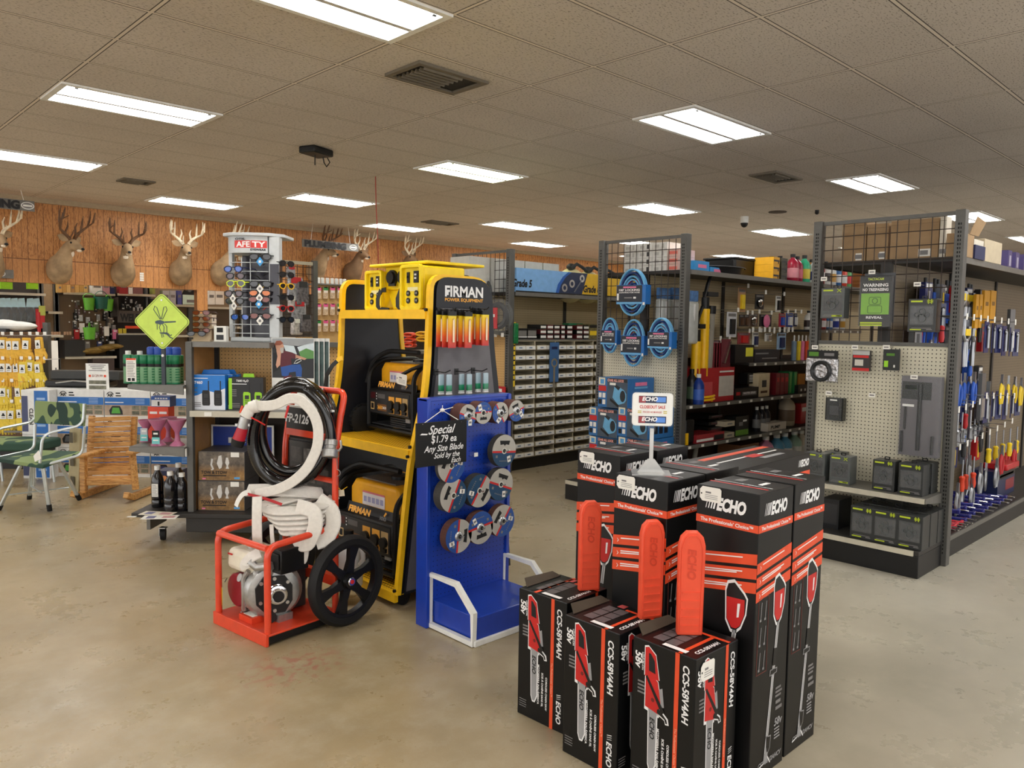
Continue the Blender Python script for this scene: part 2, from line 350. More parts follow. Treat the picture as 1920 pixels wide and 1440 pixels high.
# vents, camera, sensor --------------------------------------------------
vg = M_('vent_grey', S(112, 104, 90), .6); vd = M_('vent_dark', S(26, 24, 22), .7)
def vent(label, c, w_, l, slats=True):
    r = thing('ceiling_vent', label, 'vent', (c.x, c.y, CZ), 0, 'ceiling air vents')
    MB().ring([(-w_/2, -l/2), (w_/2, -l/2), (w_/2, l/2), (-w_/2, l/2)], [(-w_/2+.04, -l/2+.04), (w_/2-.04, -l/2+.04), (w_/2-.04, l/2-.04), (-w_/2+.04, l/2-.04)], vg, (0, 0, -.02), X3, Y3, .019).build('vent_frame', r, smooth=False)
    MB().box(-w_/2+.04, w_/2-.04, -l/2+.04, l/2-.04, -.005, -.001, vd).build('vent_opening', r, smooth=False)
    b = MB()
    for k in range(7): y = -l/2+.05+k*(l-.1)/6; b.rbox((-w_*.10, y, -.018), w_*.55, .004, .03, Matrix.Rotation(.6, 3, 'X'), vg)
    b.build('louvre', r, smooth=False)
    return r
vent('square dark grille vent in the ceiling behind the large light', atz(820, 145, CZ), .62, .40)
vent('dark vent near the camera in the ceiling above the deer', atz(255, 339, CZ), .38, .30)
vent('vent with stained surround before the square far light', atz(1455, 331, CZ), .62, .34)
vent('smallest ceiling vent, above the yellow power boxes', atz(825, 417, CZ), .6, .3)
r = thing('surveillance_camera', 'small white dome camera hanging from the ceiling', 'camera', atz(1396, 406, CZ))
MB().cyl((0, 0, -.1), (0, 0, 0), .062, white).build('housing', r); MB().ell((0, 0, -.1), .058, .058, .07, black).build('dome', r)
r = thing('ceiling_projector', 'small black device with dangling wires fixed under the ceiling tiles', 'device', atz(593, 278, CZ), .35)
MB().box(-.15, .15, -.1, .1, -.07, 0, black, 1.0).build('housing', r, bevel=.015); MB().tube([(.1, 0, -.06), (.12, 0, -.12), (.17, .01, -.15), (.21, 0, -.1), (.16, 0, -.05)], .006, black).tube([(-.02, 0, -.06), (-.02, 0, -.17)], .006, black).build('wire', r)
p = atz(704, 331, CZ); r = thing('extension_cord', 'thin red cord hanging from the ceiling to the yellow power boxes', 'cord', p)
MB().tube([(0, 0, 0), (.01, 0, -.35), (.02, -.02, -.7), (.03, -.02, -1.0), (.02, 0, -1.35)], .006, M_('red_cord', S(150, 50, 36), .5)).build('cable', r)
r = thing('smoke_detector', 'dark round ceiling speaker beside the white dome camera', 'speaker', atz(1458, 397, CZ))
MB().cyl((0, 0, -.01), (0, 0, 0), .13, M_('speaker_brown', S(70, 58, 48), .7), seg=24).build('grille', r)
r = thing('ceiling_sensor', 'tiny dark sensor bulb on the ceiling before the wire grid endcap', 'sensor', atz(1532, 394, CZ))
MB().cyl((0, 0, -.02), (0, 0, 0), .03, charcoal).ell((0, 0, -.035), .03, .03, .03, black).build('bulb', r)
# ---------------------------------------------------------------- ECHO boxes in the foreground
kraft = M_('carton_black', S(13, 13, 14), .38, noise=.12, scale=9, spec=.35)
photo_grey = M_('photo_grey', S(96, 90, 92), .4); greyline = M_('grey_line', S(150, 150, 152), .45)
def faces(hx, hy):      # printed sides: origin at the base centre of a box; each gives point(u, v), image right, normal side
    L = lambda u, v: (Vector((-hx, -u, v)), -Y3)          # side towards -X, u to the right
    R = lambda u, v: (Vector((u, -hy, v)), X3)            # side towards -Y
    return L, R
def stripe(mb, F, u0, u1, z0, z1, slant, m):
    o, ax = F(0, 0); mb.poly([(u0, z0), (u1, z0+slant*(u1-u0)), (u1, z1+slant*(u1-u0)), (u0, z1)], m, o, ax, Z3)
def echo_logo(mb, F, u, v, h, m, ax=None, ay=None):
    o, a = F(u, v); ax = ax or a; ay = ay or Z3
    mb.text('ECHO', m, o+ax*h*.5, ax, ay, h, w=h*2.75, bold=.055, shear=.22, d=.0012)
    for k in range(4):
        x = -h*2.42+h*.235*k; q = h*(.06+.035*k); mb.poly([(x, -h*.5), (x+q, -h*.5), (x+q+h*.22, h*.5), (x+h*.22, h*.5)], m, o+ax*h*.5, ax, ay, .0012)
def price_tag(parent, o, ax, ay, w_=.095, h=.055, name='price_tag'):
    o, ax, ay = Vector(o), Vector(ax), Vector(ay); n = ax.cross(ay); t = MB()
    pts = [(-w_/2, -h*.28), (-w_/2+h*.2, -h/2), (w_/2-.006, -h/2), (w_/2, -h/2+.006), (w_/2, h/2-.006), (w_/2-.006, h/2), (-w_/2+h*.2, h/2), (-w_/2, h*.28)]
    t.prism(pts, paper, o+n*.002, ax, ay, .0008)
    t.poly([(p[0]*.06*h-w_*.42, p[1]*.06*h) for p in arc(0, 0, 1, 0, 330, 9)], ink, o+n*.0029, ax, ay, .0002)
    t.quad(o+n*.003+ay*h*.12-ax*w_*.1, ax, ay, w_*.26, h*.12, gprint, .0002)
    for k in range(3): t.quad(o+n*.003-ay*h*(.05+.12*k)+ax*w_*.04, ax, ay, w_*.6, h*.035, gprint, .0002)
    return t.build(name, parent, smooth=False)
def lines(mb, F, u, v, w_, n, h, gap, m, jit=.3, ax=None, ay=None):
    rr = random.Random(int(u*1000+v*777))
    for k in range(n):
        o, a = F(u, v); a = ax or a; b = ay or Z3; ww = w_*(1-jit*rr.random())
        mb.quad(o-b*(k*gap)+a*(ww-w_)/2, a, b, ww, h, m, .001)
def trimmer_pic(mb, F, u, v, s, sh):      # power head with white outline, shaft running to the foot
    o, ax = F(u, v)
    hd = [(-.035, .075), (-.028, .10), (-.005, .108), (.03, .075), (.04, .06), (.036, .01), (.02, -.035), (.004, -.052), (-.014, -.052), (-.032, -.02)]
    def sc(q, k): cx = sum(p[0] for p in q)/len(q); cy = sum(p[1] for p in q)/len(q); return [((cx+(p[0]-cx)*k)*s, (cy+(p[1]-cy)*k)*s) for p in q]
    mb.poly(sc(hd, 1.13), wprint, o, ax, Z3, .0010); mb.poly(sc(hd, 1.0), black, o, ax, Z3, .0014)
    mb.poly([(p[0]*s, p[1]*s) for p in [(-.033, .055), (.033, .058), (.034, .01), (.018, -.034), (.004, -.046), (-.012, -.046), (-.03, -.02)]], red, o, ax, Z3, .0018)
    mb.poly([(p[0]*s, p[1]*s) for p in [(.008, .04), (.018, .042), (.014, -.005), (.006, -.008)]], wprint, o, ax, Z3, .0022)
    e = sh; L_ = (Vector((e[0], e[1]))-Vector((0, -.05*s))); d = L_.normalized(); n = Vector((-d.y, d.x))
    for wd, m, dz in ((.0075, wprint, .001), (.0045, greyline, .0014)):
        a = Vector((0, -.05*s)); b = a+L_; mb.poly([tuple(a+n*wd), tuple(a-n*wd), tuple(b-n*wd), tuple(b+n*wd)], m, o, ax, Z3, dz)
    b = a+L_*.20; mb.poly([tuple(b+n*.011), tuple(b-n*.011), tuple(b-n*.011+d*.06), tuple(b+n*.011+d*.06)], black, o, ax, Z3, .0018)
    b = a+L_*.38; mb.poly([(b.x-.026, b.y-.008), (b.x+.024, b.y-.006), (b.x+.026, b.y+.012), (b.x-.024, b.y+.014)], greyline, o, ax, Z3, .0014); mb.poly([(b.x-.022, b.y-.005), (b.x+.020, b.y-.003), (b.x+.022, b.y+.009), (b.x-.020, b.y+.011)], black, o, ax, Z3, .0018)
    b = a+L_
    mb.poly([(b.x, b.y+.07), (b.x+.035, b.y+.065), (b.x+.03, b.y+.02), (b.x+.008, b.y-.005)], greyline, o, ax, Z3, .0014); mb.poly([(b.x+.004, b.y+.066), (b.x+.031, b.y+.061), (b.x+.027, b.y+.022), (b.x+.010, b.y)], kraft, o, ax, Z3, .0018)
    mb.poly([(b.x-.014, b.y-.025), (b.x+.014, b.y-.025), (b.x+.016, b.y+.012), (b.x-.010, b.y+.012)], greyline, o, ax, Z3, .002); mb.poly([(b.x-.05, b.y-.03), (b.x-.01, b.y-.022), (b.x-.01, b.y-.018), (b.x-.05, b.y-.025)], wprint, o, ax, Z3, .002)
    mb.poly([(b.x+.014, b.y), (b.x+.035, b.y-.03), (b.x+.032, b.y-.034), (b.x+.012, b.y-.005)], wprint, o, ax, Z3, .002)
TH = .98
def trimmer_box(label, x, y, left=True, front=True, tagged=False, group='tall trimmer boxes'):
    h = .1165; r = thing('trimmer_box', label, 'box', (x, y, 0), 0, group); L, R = faces(h, h)
    MB().box(-h, h, -h, h, 0, TH, kraft).build('carton', r, bevel=.003, smooth=False)
    st = MB(); lg = MB(); pc = MB()
    for F, on in ((L, left), (R, front)):
        if not on: continue
        stripe(st, F, -h, h, .852, .878, 0, orange)
        o, ax = F(0, .865); st.text('The Professionals\u2019 Choice\u2122', wprint, o, ax, Z3, .0115, bold=.02, squash=1.05, d=.0013)
        for k in range(3):
            z = .715-.047*k; stripe(st, F, -h, h, z, z+.036, .14, orange)
            o, ax = F(-.095, z+.02); st.poly([(0, -.007), (.006, 0), (0, .007), (-.002, .007), (.003, 0), (-.002, -.007)], wprint, o, ax, Z3, .0013)
            for q in range(2 if k else 1):
                o, ax = F(0, 0); u0, zz = -.08, z+.022-.008*q+.14*(.036); st.poly([(u0, zz), (u0+.145-.02*q, zz+.14*.145), (u0+.145-.02*q, zz+.14*.145+.004), (u0, zz+.004)], wprint, o, ax, Z3, .0013)
        echo_logo(lg, F, -.004, .925, .04, wprint)
    if left: trimmer_pic(pc, L, .045, .565, 1.0, (-.05, -.5))
    if front:
        trimmer_pic(pc, R, .042, .575, 1.0, (-.055, -.51))
        o, ax = R(-.062, .5)
        pc.ring([(-.034, -.13), (.034, -.13), (.034, .13), (-.034, .13)], [(-.0325, -.1285), (.0325, -.1285), (.0325, .1285), (-.0325, .1285)], M_('frame_maroon', S(110, 50, 44), .5), o, ax, Z3, .001)
        for a in range(2):
            for b in range(3): o, ax = R(-.078+.03*a, .585-.085*b); pc.poly([(-.004, -.03), (-.001, -.03), (.005, .03), (.002, .03)], greyline, o, ax, Z3, .0012).poly([(-.008, -.034), (.002, -.034), (.002, -.026), (-.008, -.026)], greyline, o, ax, Z3, .0012)
        for t, z, hh in (('58v', .165, .026), ('CST-58V2AHCV', .045, .016)):
            o, ax = R(.02 if hh < .02 else .07, z); lg.text(t, greyline, o, ax, Z3, hh, bold=.03, shear=.2, d=.0012)
        lines(lg, R, .07, .14, .05, 4, .005, .011, greyline); lines(lg, R, .07, .235, .045, 2, .012, .022, gprint); lines(lg, R, .068, .285, .05, 3, .008, .014, gprint)
    st.build('orange_stripe', r, smooth=False); lg.build('logo', r, smooth=False); pc.build('product_picture', r, smooth=False) if pc.v else None
    tp = MB()
    tp.quad((-.03, .01, TH), X3, Y3, .012, .22, red, .001).quad((.0, .01, TH), X3, Y3, .005, .22, wprint, .001).quad((.06, .05, TH), X3, Y3, .05, .03, gprint, .001).quad((.055, -.04, TH), X3, Y3, .06, .018, wprint, .001)
    tp.build('top_print', r, smooth=False)
    if tagged: price_tag(r, (-h-.001, .062, TH-.028), -Y3, Z3, .082, .05)
    return r
trimmer_box('tall black and orange trimmer box with a price tag, in front of the row', 2.415, 1.345, tagged=True)
trimmer_box('tall trimmer box standing behind the tagged one at the end of the row', 2.67, 1.35, left=False)
trimmer_box('tall trimmer box that carries the closeout sale sign, price tag on its corner', 2.352, 1.655, tagged=True)
trimmer_box('tall trimmer box standing behind the one with the sale sign', 2.60, 1.66, left=False, front=False)
trimmer_box('tall tagged trimmer box beside the stacked blue fan boxes', 2.655, 2.10, tagged=True)
trimmer_box('tall trimmer box behind the tagged one by the blue fan boxes', 2.90, 2.09, left=False)
# long pole pruner box
r = thing('pole_pruner_box', 'long black box with an orange line along its top among the trimmer boxes', 'box', (2.77, 1.88, 0), math.radians(2)); pr_ = MB()
PH = .945
MB().box(0, .72, -.28, 0, 0, PH, kraft).build('carton', r, bevel=.003, smooth=False)
pr_.quad((.36, -.06, PH), X3, Y3, .72, .035, orange, .001).quad((.36, -.14, PH), X3, Y3, .6, .012, wprint, .001).quad((.5, -.2, PH), X3, Y3, .2, .03, greyline, .001).quad((.42, -.15, PH), X3, Y3, .11, .05, red, .0015)
Lp = lambda u, v: (Vector((0, -.14-u, v)), -Y3); Rp = lambda u, v: (Vector((.36+u, -.28, v)), X3)
stripe(pr_, Lp, -.14, .14, .84, .865, 0, orange); stripe(pr_, Rp, -.36, .36, .84, .865, 0, orange)
pr_.build('orange_stripe', r, smooth=False); lg = MB(); echo_logo(lg, Lp, -.05, .90, .035, wprint); echo_logo(lg, Rp, .29, .905, .03, wprint)
o, ax = Lp(-.075, .80); lg.text('CPLB-58V2AH', wprint, o, ax, Z3, .018, bold=.03, d=.0012); lines(lg, Lp, -.07, .775, .1, 3, .006, .014, wprint); lg.build('logo', r, smooth=False)
# sale sign on a stand
r = thing('sale_sign', 'white closeout sale sign in a clear frame on a metal stand', 'sign', (2.33, 1.68, TH), math.radians(-50))
s_ = MB(); s_.box(-.07, .07, -.055, .055, .0, .004, steel); s_.prism([(-.05, 0), (.05, 0), (.012, .05), (-.012, .05)], steel, (0, .0, .004), X3, Z3, .004); s_.build('base_plate', r)
MB().box(-.007, .007, -.003, .005, .004, .165, steel).build('pole', r); MB().box(-.012, .012, -.008, .008, .155, .185, clear).build('clip', r)
z0, z1 = .175, .295
MB().prism(rrect(-.073, .073, z0, z1, .012), white, (0, .006, 0), X3, Z3, .004).build('sign_card', r)
MB().ring(rrect(-.076, .076, z0-.003, z1+.003, .014), rrect(-.069, .069, z0+.004, z1-.004, .010), clear, (0, .008, 0), X3, Z3, .012).build('clear_frame', r)
l = MB(); dn = M_('badge_navy', S(40, 44, 70), .4)
for z in (z1-.024, z0+.022):
    l.quad((0, .002, z), X3, Z3, .10, .026, dn, .0004).quad((-.037, .002, z), X3, Z3, .024, .023, M_('badge_red', S(150, 60, 66), .4), .0007).quad((.03, .002, z), X3, Z3, .034, .019, M_('badge_blue', S(90, 140, 220), .4), .0007)
    l.text('ECHO', wprint, (-.01, .002, z+.002), X3, Z3, .014, bold=.04, shear=.2, d=.0012)
l.text('CLOSEOUT SALE', red, (0, .002, z1-.051), X3, Z3, .011, w=.092, bold=.02); l.text('PRICED AS MARKED', M_('print_rose', S(200, 90, 90), .5), (0, .002, z1-.070), X3, Z3, .0065, w=.068, bold=.01)
for sx in (-1, 1): l.quad((sx*.046, .002, z1-.067), X3, Z3, .013, .003, M_('print_gold', S(200, 180, 60), .5), .0006).quad((sx*.046, .002, z1-.073), X3, Z3, .013, .003, MATS['print_gold'], .0006)
l.build('lettering', r, smooth=False)
# chainsaw boxes with bar covers
CH = .50
def saw_pic(mb, F, u, v, k=1.):
    o, ax = F(u, v); P = lambda q: [(a*k, b*k) for a, b in q]
    mb.poly(P([(-.020, -.045), (.020, -.045), (.018, -.235), (.006, -.262), (-.008, -.262), (-.016, -.24)]), wprint, o, ax, Z3, .0010)
    mb.poly(P([(-.016, -.045), (.016, -.045), (.014, -.232), (.004, -.256), (-.006, -.256), (-.013, -.236)]), greyline, o, ax, Z3, .0014)
    mb.text('ECHO', ink, o-Z3*.115*k, -Z3, ax, .018*k, bold=.03, shear=.2, d=.0018)
    body = [(-.030, .06), (-.012, .065), (.018, .045), (.030, -.02), (.022, -.06), (-.030, -.05)]
    mb.poly([(a*1.12*k, (b-.004)*1.12*k) for a, b in body], wprint, o, ax, Z3, .0010); mb.poly(P(body), red, o, ax, Z3, .0016)
    oh = [(-.034, .145), (-.020, .150), (.008, .128), (.022, .05), (-.034, .05)]; ih = [(-.020, .130), (-.012, .130), (.004, .110), (.008, .068), (-.018, .072)]
    mb.poly([(a*1.1*k, (b*1.03)*k) for a, b in oh], wprint, o, ax, Z3, .0009); mb.poly(P(oh), red, o, ax, Z3, .0015); mb.poly(P(ih), ink, o, ax, Z3, .0019)
    mb.poly(P([(-.030, .048), (-.024, .056), (.046, -.045), (.036, -.055)]), black, o, ax, Z3, .0021); mb.poly(P([(.018, .02), (.036, .03), (.044, -.03), (.030, -.035)]), greyline, o, ax, Z3, .0012)
    mb.poly(P([(.016, -.044), (.024, -.036), (.060, -.062), (.064, -.082), (.050, -.084), (.046, -.072), (.014, -.06)]), wprint, o, ax, Z3, .0010); mb.poly(P([(.018, -.046), (.024, -.040), (.055, -.066), (.058, -.078), (.052, -.079), (.048, -.068), (.018, -.056)]), black, o, ax, Z3, .0023)
    mb.poly([(a*.007*k-.0*k, b*.007*k-.02*k) for a, b in arc(0, 0, 1, 0, 330, 9)], M_('saw_maroon', S(110, 30, 26), .5), o, ax, Z3, .0021)
def chainsaw_box(label, x, y, rz=0., front=True, tagged=False):
    h = .121; r = thing('chainsaw_box', label, 'box', (x, y, 0), math.radians(rz), 'chainsaw boxes'); L, R = faces(h, h)
    MB().box(-h, h, -h, h, 0, CH, kraft).build('carton', r, bevel=.003, smooth=False)
    st, lg, pc = MB(), MB(), MB()
    for F, on in ((L, True), (R, front)):
        o, ax = F(0, 0); st.poly([(.046, 0), (.062, 0), (.062, CH), (.046, CH)], orange, o, ax, Z3, .001)
        o, ax = F(.054, .19); st.text('The Professionals\u2019 Choice\u2122', M_('print_salmon', S(240, 170, 140), .5), o, -Z3, ax, .008, bold=.01, d=.0012)
        if not on: continue
        saw_pic(pc, F, -.035, .335)
        for t, u, z, hh in (('58v', -.095, .43, .026), ('CCS-58V4AH', .088, .375, .023), ('ECHO', .09, .075, .022), ('CORDLESS CHAIN SAW', .028, .125, .0085), ('SCIE \u00c0 CHA\u00ceNE SANS FIL', .008, .135, .0085), ('MOTOSIERRA INAL\u00c1MBRICA', -.012, .15, .0085)):
            o, ax = F(u, z); lg.text(t, wprint, o, -Z3, ax, hh, bold=.03, shear=.15 if hh > .01 else 0, d=.0012)
        o, ax = F(-.078, .43)
        lg.text('LITHIUM-ION', wprint, o, -Z3, ax, .007, bold=.02, d=.0012)
        for k in range(3): o, ax = F(.09, .125+.007*k); lg.poly([(-.010-.0*k, 0), (.010, .004), (.010, .0055+.0005*k), (-.010, .0015+.0005*k)], wprint, o, ax, Z3, .0012)
        lines(lg, F, -.082, .36, .03, 4, .006, .012, gprint); lines(lg, F, -.09, .065, .04, 4, .003, .009, gprint)
    st.quad((0, .04, CH), X3, Y3, .24, .014, orange, .001) if not front else st.quad((-.02, -.06, CH), X3, Y3, .2, .014, orange, .001)
    st.quad((.07, -.06, CH), X3, Y3, .014, .12, orange, .0018)
    st.build('orange_stripe', r, smooth=False); lg.build('lettering', r, smooth=False); pc.build('product_picture', r, smooth=False)
    tp = MB()
    for a in range(2):
        for b in range(3): tp.quad((-.06+.05*b, .0+.05*a, CH), X3, Y3, .045, .042, photo_grey, .001)
    tp.text('CCS-58V4AH', wprint, (-.02, -.095, CH), X3, Y3, .016, bold=.03, shear=.15); tp.quad((-.10, -.03, CH), X3, Y3, .02, .09, wprint, .0026).quad((.09, .03, CH), X3, Y3, .03, .03, MATS['print_rose'], .001)
    tp.build('top_print', r, smooth=False)
    MB().prism([(-.10, 0), (.10, 0), (.085, .035), (-.07, .045)], M_('carton_inside', S(70, 60, 48), .8), (0, .1, CH+.001), X3, Vector((0, .75, .35)), .003).build('open_flap', r, smooth=False)
    if tagged: price_tag(r, (-.06, -h-.001, CH-.05), X3, Z3, .075, .06)
    return r
def bar_cover(label, x, y, z, rz):
    r = thing('bar_cover', label, 'blade cover', (x, y, z), math.radians(rz), 'orange chainsaw bar covers')
    oc = M_('cover_orange', S(230, 82, 52), .45)
    o = rrect(-.042, .042, 0, .34, .004)[6:]; pts = [(-.042, 0), (.042, 0), (.044, .30), (.036, .33), (.018, .348), (-.018, .348), (-.036, .33), (-.044, .30)]
    MB().prism(pts, oc, (0, .015, 0), X3, Z3, .028).build('sheath', r, bevel=.005)
    rb = MB(); rb.ring([(-.034, .01), (.034, .01), (.036, .29), (.026, .325), (.012, .336), (-.012, .336), (-.026, .325), (-.036, .29)], [(-.031, .013), (.031, .013), (.033, .289), (.024, .322), (.011, .333), (-.011, .333), (-.024, .322), (-.033, .289)], oc, (0, -.013, 0), X3, Z3, .0025)
    for k in range(5): rb.box(-.03, .03, -.016, -.013, .03+.028*k, .034+.028*k, oc)
    rb.build('raised_rib', r, smooth=False); MB().text('ECHO', M_('cover_orange_dark', S(206, 66, 40), .5), (0, -.013, .24), -Z3, X3, .026, bold=.03, shear=.2, d=.002).build('moulded_lettering', r, smooth=False)
chainsaw_box('chainsaw box nearest the blue abrasive display', 2.205, 1.985, 2, front=False)
chainsaw_box('middle one of the three chainsaw boxes', 2.125, 1.672, 0)
chainsaw_box('chainsaw box with a white price tag on its side', 2.148, 1.39, -1, tagged=True)
bar_cover('orange bar cover sticking up from the chainsaw box nearest the blue display', 2.262, 1.905, CH+.001, -30)
bar_cover('orange bar cover sticking up from the middle chainsaw box', 2.20, 1.572, CH+.001, -28)
bar_cover('orange bar cover sticking up from the price tagged chainsaw box', 2.178, 1.398, CH+.001, -44)
# ---------------------------------------------------------------- blue abrasive display
def m_peg(name, base, hole, pitch=.0254, rad=.0035, rough=.5, ax=('x', 'z'), stain=None):
    n = Nodes(name, rough); x = dict(zip('xyz', n.sep()))
    a = n.math('SUBTRACT', n.math('FRACT', n.math('DIVIDE', n.math('ADD', x[ax[0]], 50.), pitch)), .5); b = n.math('SUBTRACT', n.math('FRACT', n.math('DIVIDE', n.math('ADD', x[ax[1]], 50.), pitch)), .5)
    d = n.math('SQRT', n.math('ADD', n.math('MULTIPLY', a, a), n.math('MULTIPLY', b, b))); h = n.math('LESS_THAN', d, rad/pitch)
    c = n.mix(n.noise(2.5, 3), tuple(v*.9 for v in base), tuple(min(1, v*1.08) for v in base))
    return n.done(n.mix(h, c, hole), n.math('SUBTRACT', 0., h), .3)
bluep = M_('display_blue', S(26, 62, 168), .32, coat=.3); bluepeg = m_peg('blue_pegboard', S(26, 62, 168), S(6, 16, 60), .0254, .0028, .32)
bd = thing('abrasive_display', 'blue pegboard floor display for cutting discs with a white tube guard', 'display', (2.33, 3.02, 0), 0)
W_ = .565
MB().box(.018, W_-.018, 0, .03, .05, 1.145, bluepeg).build('pegboard', bd, smooth=False)
for x in (0, W_-.022): MB().box(x, x+.022, -.012, .075, 0, 1.148, bluep).build('side_post', bd, bevel=.003)
MB().box(.0, W_, -.004, .06, 1.135, 1.15, bluep).build('top_rail', bd, bevel=.002)
MB().box(.05, W_-.03, -.335, .0, .02, .135, bluep).build('base_tray', bd, bevel=.004)
for x in (.03, W_-.02):
    MB().tube([Vector(p) for p in [(x, 0, .015), (x, 0, .27), (x, -.21, .27), (x, -.335, .16), (x, -.335, .015)]], .0125, white, seg=4, closed=True, flat=.0125, up=X3).build('tube_guard', bd, smooth=False)
MB().box(.03, W_-.02, -.348, -.325, .0, .028, white).build('front_rail', bd, bevel=.003)
plate_grey = M_('disc_paper_grey', S(176, 172, 164), .55); disc_blue = M_('disc_print_blue', S(36, 78, 150), .5); disc_teal = M_('disc_print_teal', S(26, 66, 100), .5)
abr_brown = M_('abrasive_brown', S(92, 58, 50), .85, noise=.2, scale=120); abr_grey = M_('abrasive_grey', S(66, 64, 62), .85, noise=.2, scale=120)
def disc_mesh(R, ab, pr, hub):
    d = MB(); d.lathe([(.012, 0), (R, 0), (R, .006), (.012, .006)], ab, (0, 0, 0), 28, (0, -1, 0)); d.build
    return d
def disc(label, short, c, R, rot, ab, pr, hub, n, gap, grp):
    for k in range(n-1):                       # the discs behind the front one
        kk = n-1-k
        q = MB().lathe([(.011, 0), (R, 0), (R, .0055), (.011, .0055)], ab, (0, 0, 0), 28, (0, -1, 0)).build('abrasive_disc')
        q.location = (c.x, c.y+kk*gap, c.z); q.rotation_euler = (0, 0, 0)
        tag(q, f'plain disc, {ORD[kk]} behind the front one of the {short}', 'disc', grp)
    r = thing('abrasive_disc', label, 'disc', c, 0, grp); r.rotation_euler = (0, math.radians(rot), 0)
    MB().lathe([(.011, 0), (R, 0), (R, .0055), (.011, .0055)], ab, (0, 0, 0), 30, (0, -1, 0)).build('grinding_disc', r)
    f = MB(); ys = -.0062; Q = R*.985; cut = -.12*R
    up = [(a, b) for a, b in arc(0, 0, Q, -7, 187, 24)]; f.poly(up, plate_grey, (0, ys, 0), X3, Z3, .0002)
    lo = arc(0, 0, Q, 187, 353, 24); f.poly(lo, pr, (0, ys, 0), X3, Z3, .0004)
    f.poly([(-Q*.99, -.125*R), (Q*.99, -.125*R), (Q*.98, -.0*R), (-Q*.98, -.0*R)], red, (0, ys, 0), X3, Z3, .0006)
    f.build('printed_label', r, smooth=False)
    t = MB().poly([(-R*.42, R*.62), (R*.42, R*.62), (R*.36, R*.36), (.1*R, R*.40), (0, R*.30), (-.1*R, R*.40), (-R*.36, R*.36)], ink, (0, ys, 0), X3, Z3, .0009)
    for sx in (-1, 1): t.quad((sx*R*.6, ys, -R*.35), X3, Z3, R*.16, R*.16, gprint, .0009)
    for k in range(6): t.quad((R*(-.3+.12*k), ys, -R*.62), X3, Z3, R*.07, R*.07, gprint, .0009)
    t.cyl((0, ys-.0092 if hub else ys-.0013, 0), (0, ys-.0096 if hub else ys-.0016, 0), .0105, ink, seg=14)
    t.build('emblem', r, smooth=False)
    if hub: MB().lathe([(.011, 0), (.026, 0), (.022, .006), (.016, .009), (.011, .009)], M_('hub_steel', S(180, 182, 184), .3, .8), (0, ys, 0), 18, (0, -1, 0)).build('hub', r)
    else: MB().lathe([(.011, 0), (.017, 0), (.017, .0012), (.011, .0012)], M_('bore_ring', S(200, 198, 190), .5), (0, ys, 0), 18, (0, -1, 0)).build('bore_ring', r)
    s_ = MB().prism([(-.011, -.016), (.011, -.016), (.011, .016), (-.011, .016)], paper, (R*.42, ys-.0012, -R*.5), Vector((.9, 0, .3)), Vector((-.3, 0, .9)), .0006); s_.quad((R*.42, ys-.002, -R*.5), Vector((.9, 0, .3)), Vector((-.3, 0, .9)), .016, .010, gprint, .0004); s_.build('price_sticker', r, smooth=False)
    h = thing('display_hook', f'wire hook carrying the {short}', 'hook', (c.x, 3.02, c.z), 0, 'hooks of the blue display')
    MB().tube([(0, 0, .0), (0, c.y-3.02-.03, 0), (0, c.y-3.02-.045, .008)], .0028, steel, 6).build('wire', h)
SM, LGD = 'stack of small grinding discs on the blue display', 'stack of large cutting discs on the blue display'
for i, (px, rot, n) in enumerate([((876, 779), 20, 10), ((905, 774), 180, 9), ((937, 774), 60, 9), ((967, 770), -20, 9)]):
    disc(f'{ORD[i]} small brown disc in the top row of the blue display', f'{ORD[i]} small stack', aty(*px, 2.93), .057, rot, abr_brown, disc_blue, i != 1, n, .0075, 'small grinding discs on the blue display')
for sh, (lab, px, rot, ab, pr, hub, n) in zip(['lone large grey stack', 'stack behind the chalkboard', 'upper row stack at the post', 'middle stack of the upper row', 'upper row stack at the free edge', 'bottom stack at the post', 'middle stack of the bottom row', 'bottom stack at the free edge'], [('large grey disc with a red band hanging alone under the small discs', (944, 845), 5, abr_grey, disc_teal, False, 5), ('large disc half hidden under the chalkboard sign', (845, 873), -60, abr_grey, disc_blue, False, 3),
  ('thick large disc at the left end of the upper row of three', (849, 929), -65, abr_grey, disc_teal, False, 7), ('large disc in the middle of the upper row of three', (898, 920), 125, abr_grey, disc_teal, False, 6), ('large disc at the right end of the upper row of three', (938, 908), 20, abr_grey, disc_teal, False, 5),
  ('large brown disc with hub at the left end of the bottom row', (859, 1005), 95, abr_brown, disc_blue, True, 6), ('large disc with hub in the middle of the bottom row', (900, 989), 172, abr_brown, disc_blue, True, 5), ('large disc with hub at the right end of the bottom row', (941, 976), -55, abr_brown, disc_blue, True, 5)]):
    disc(lab, sh, aty(*px, 2.94), .086, rot, ab, pr, hub, n, .0078, 'large cutting discs on the blue display')
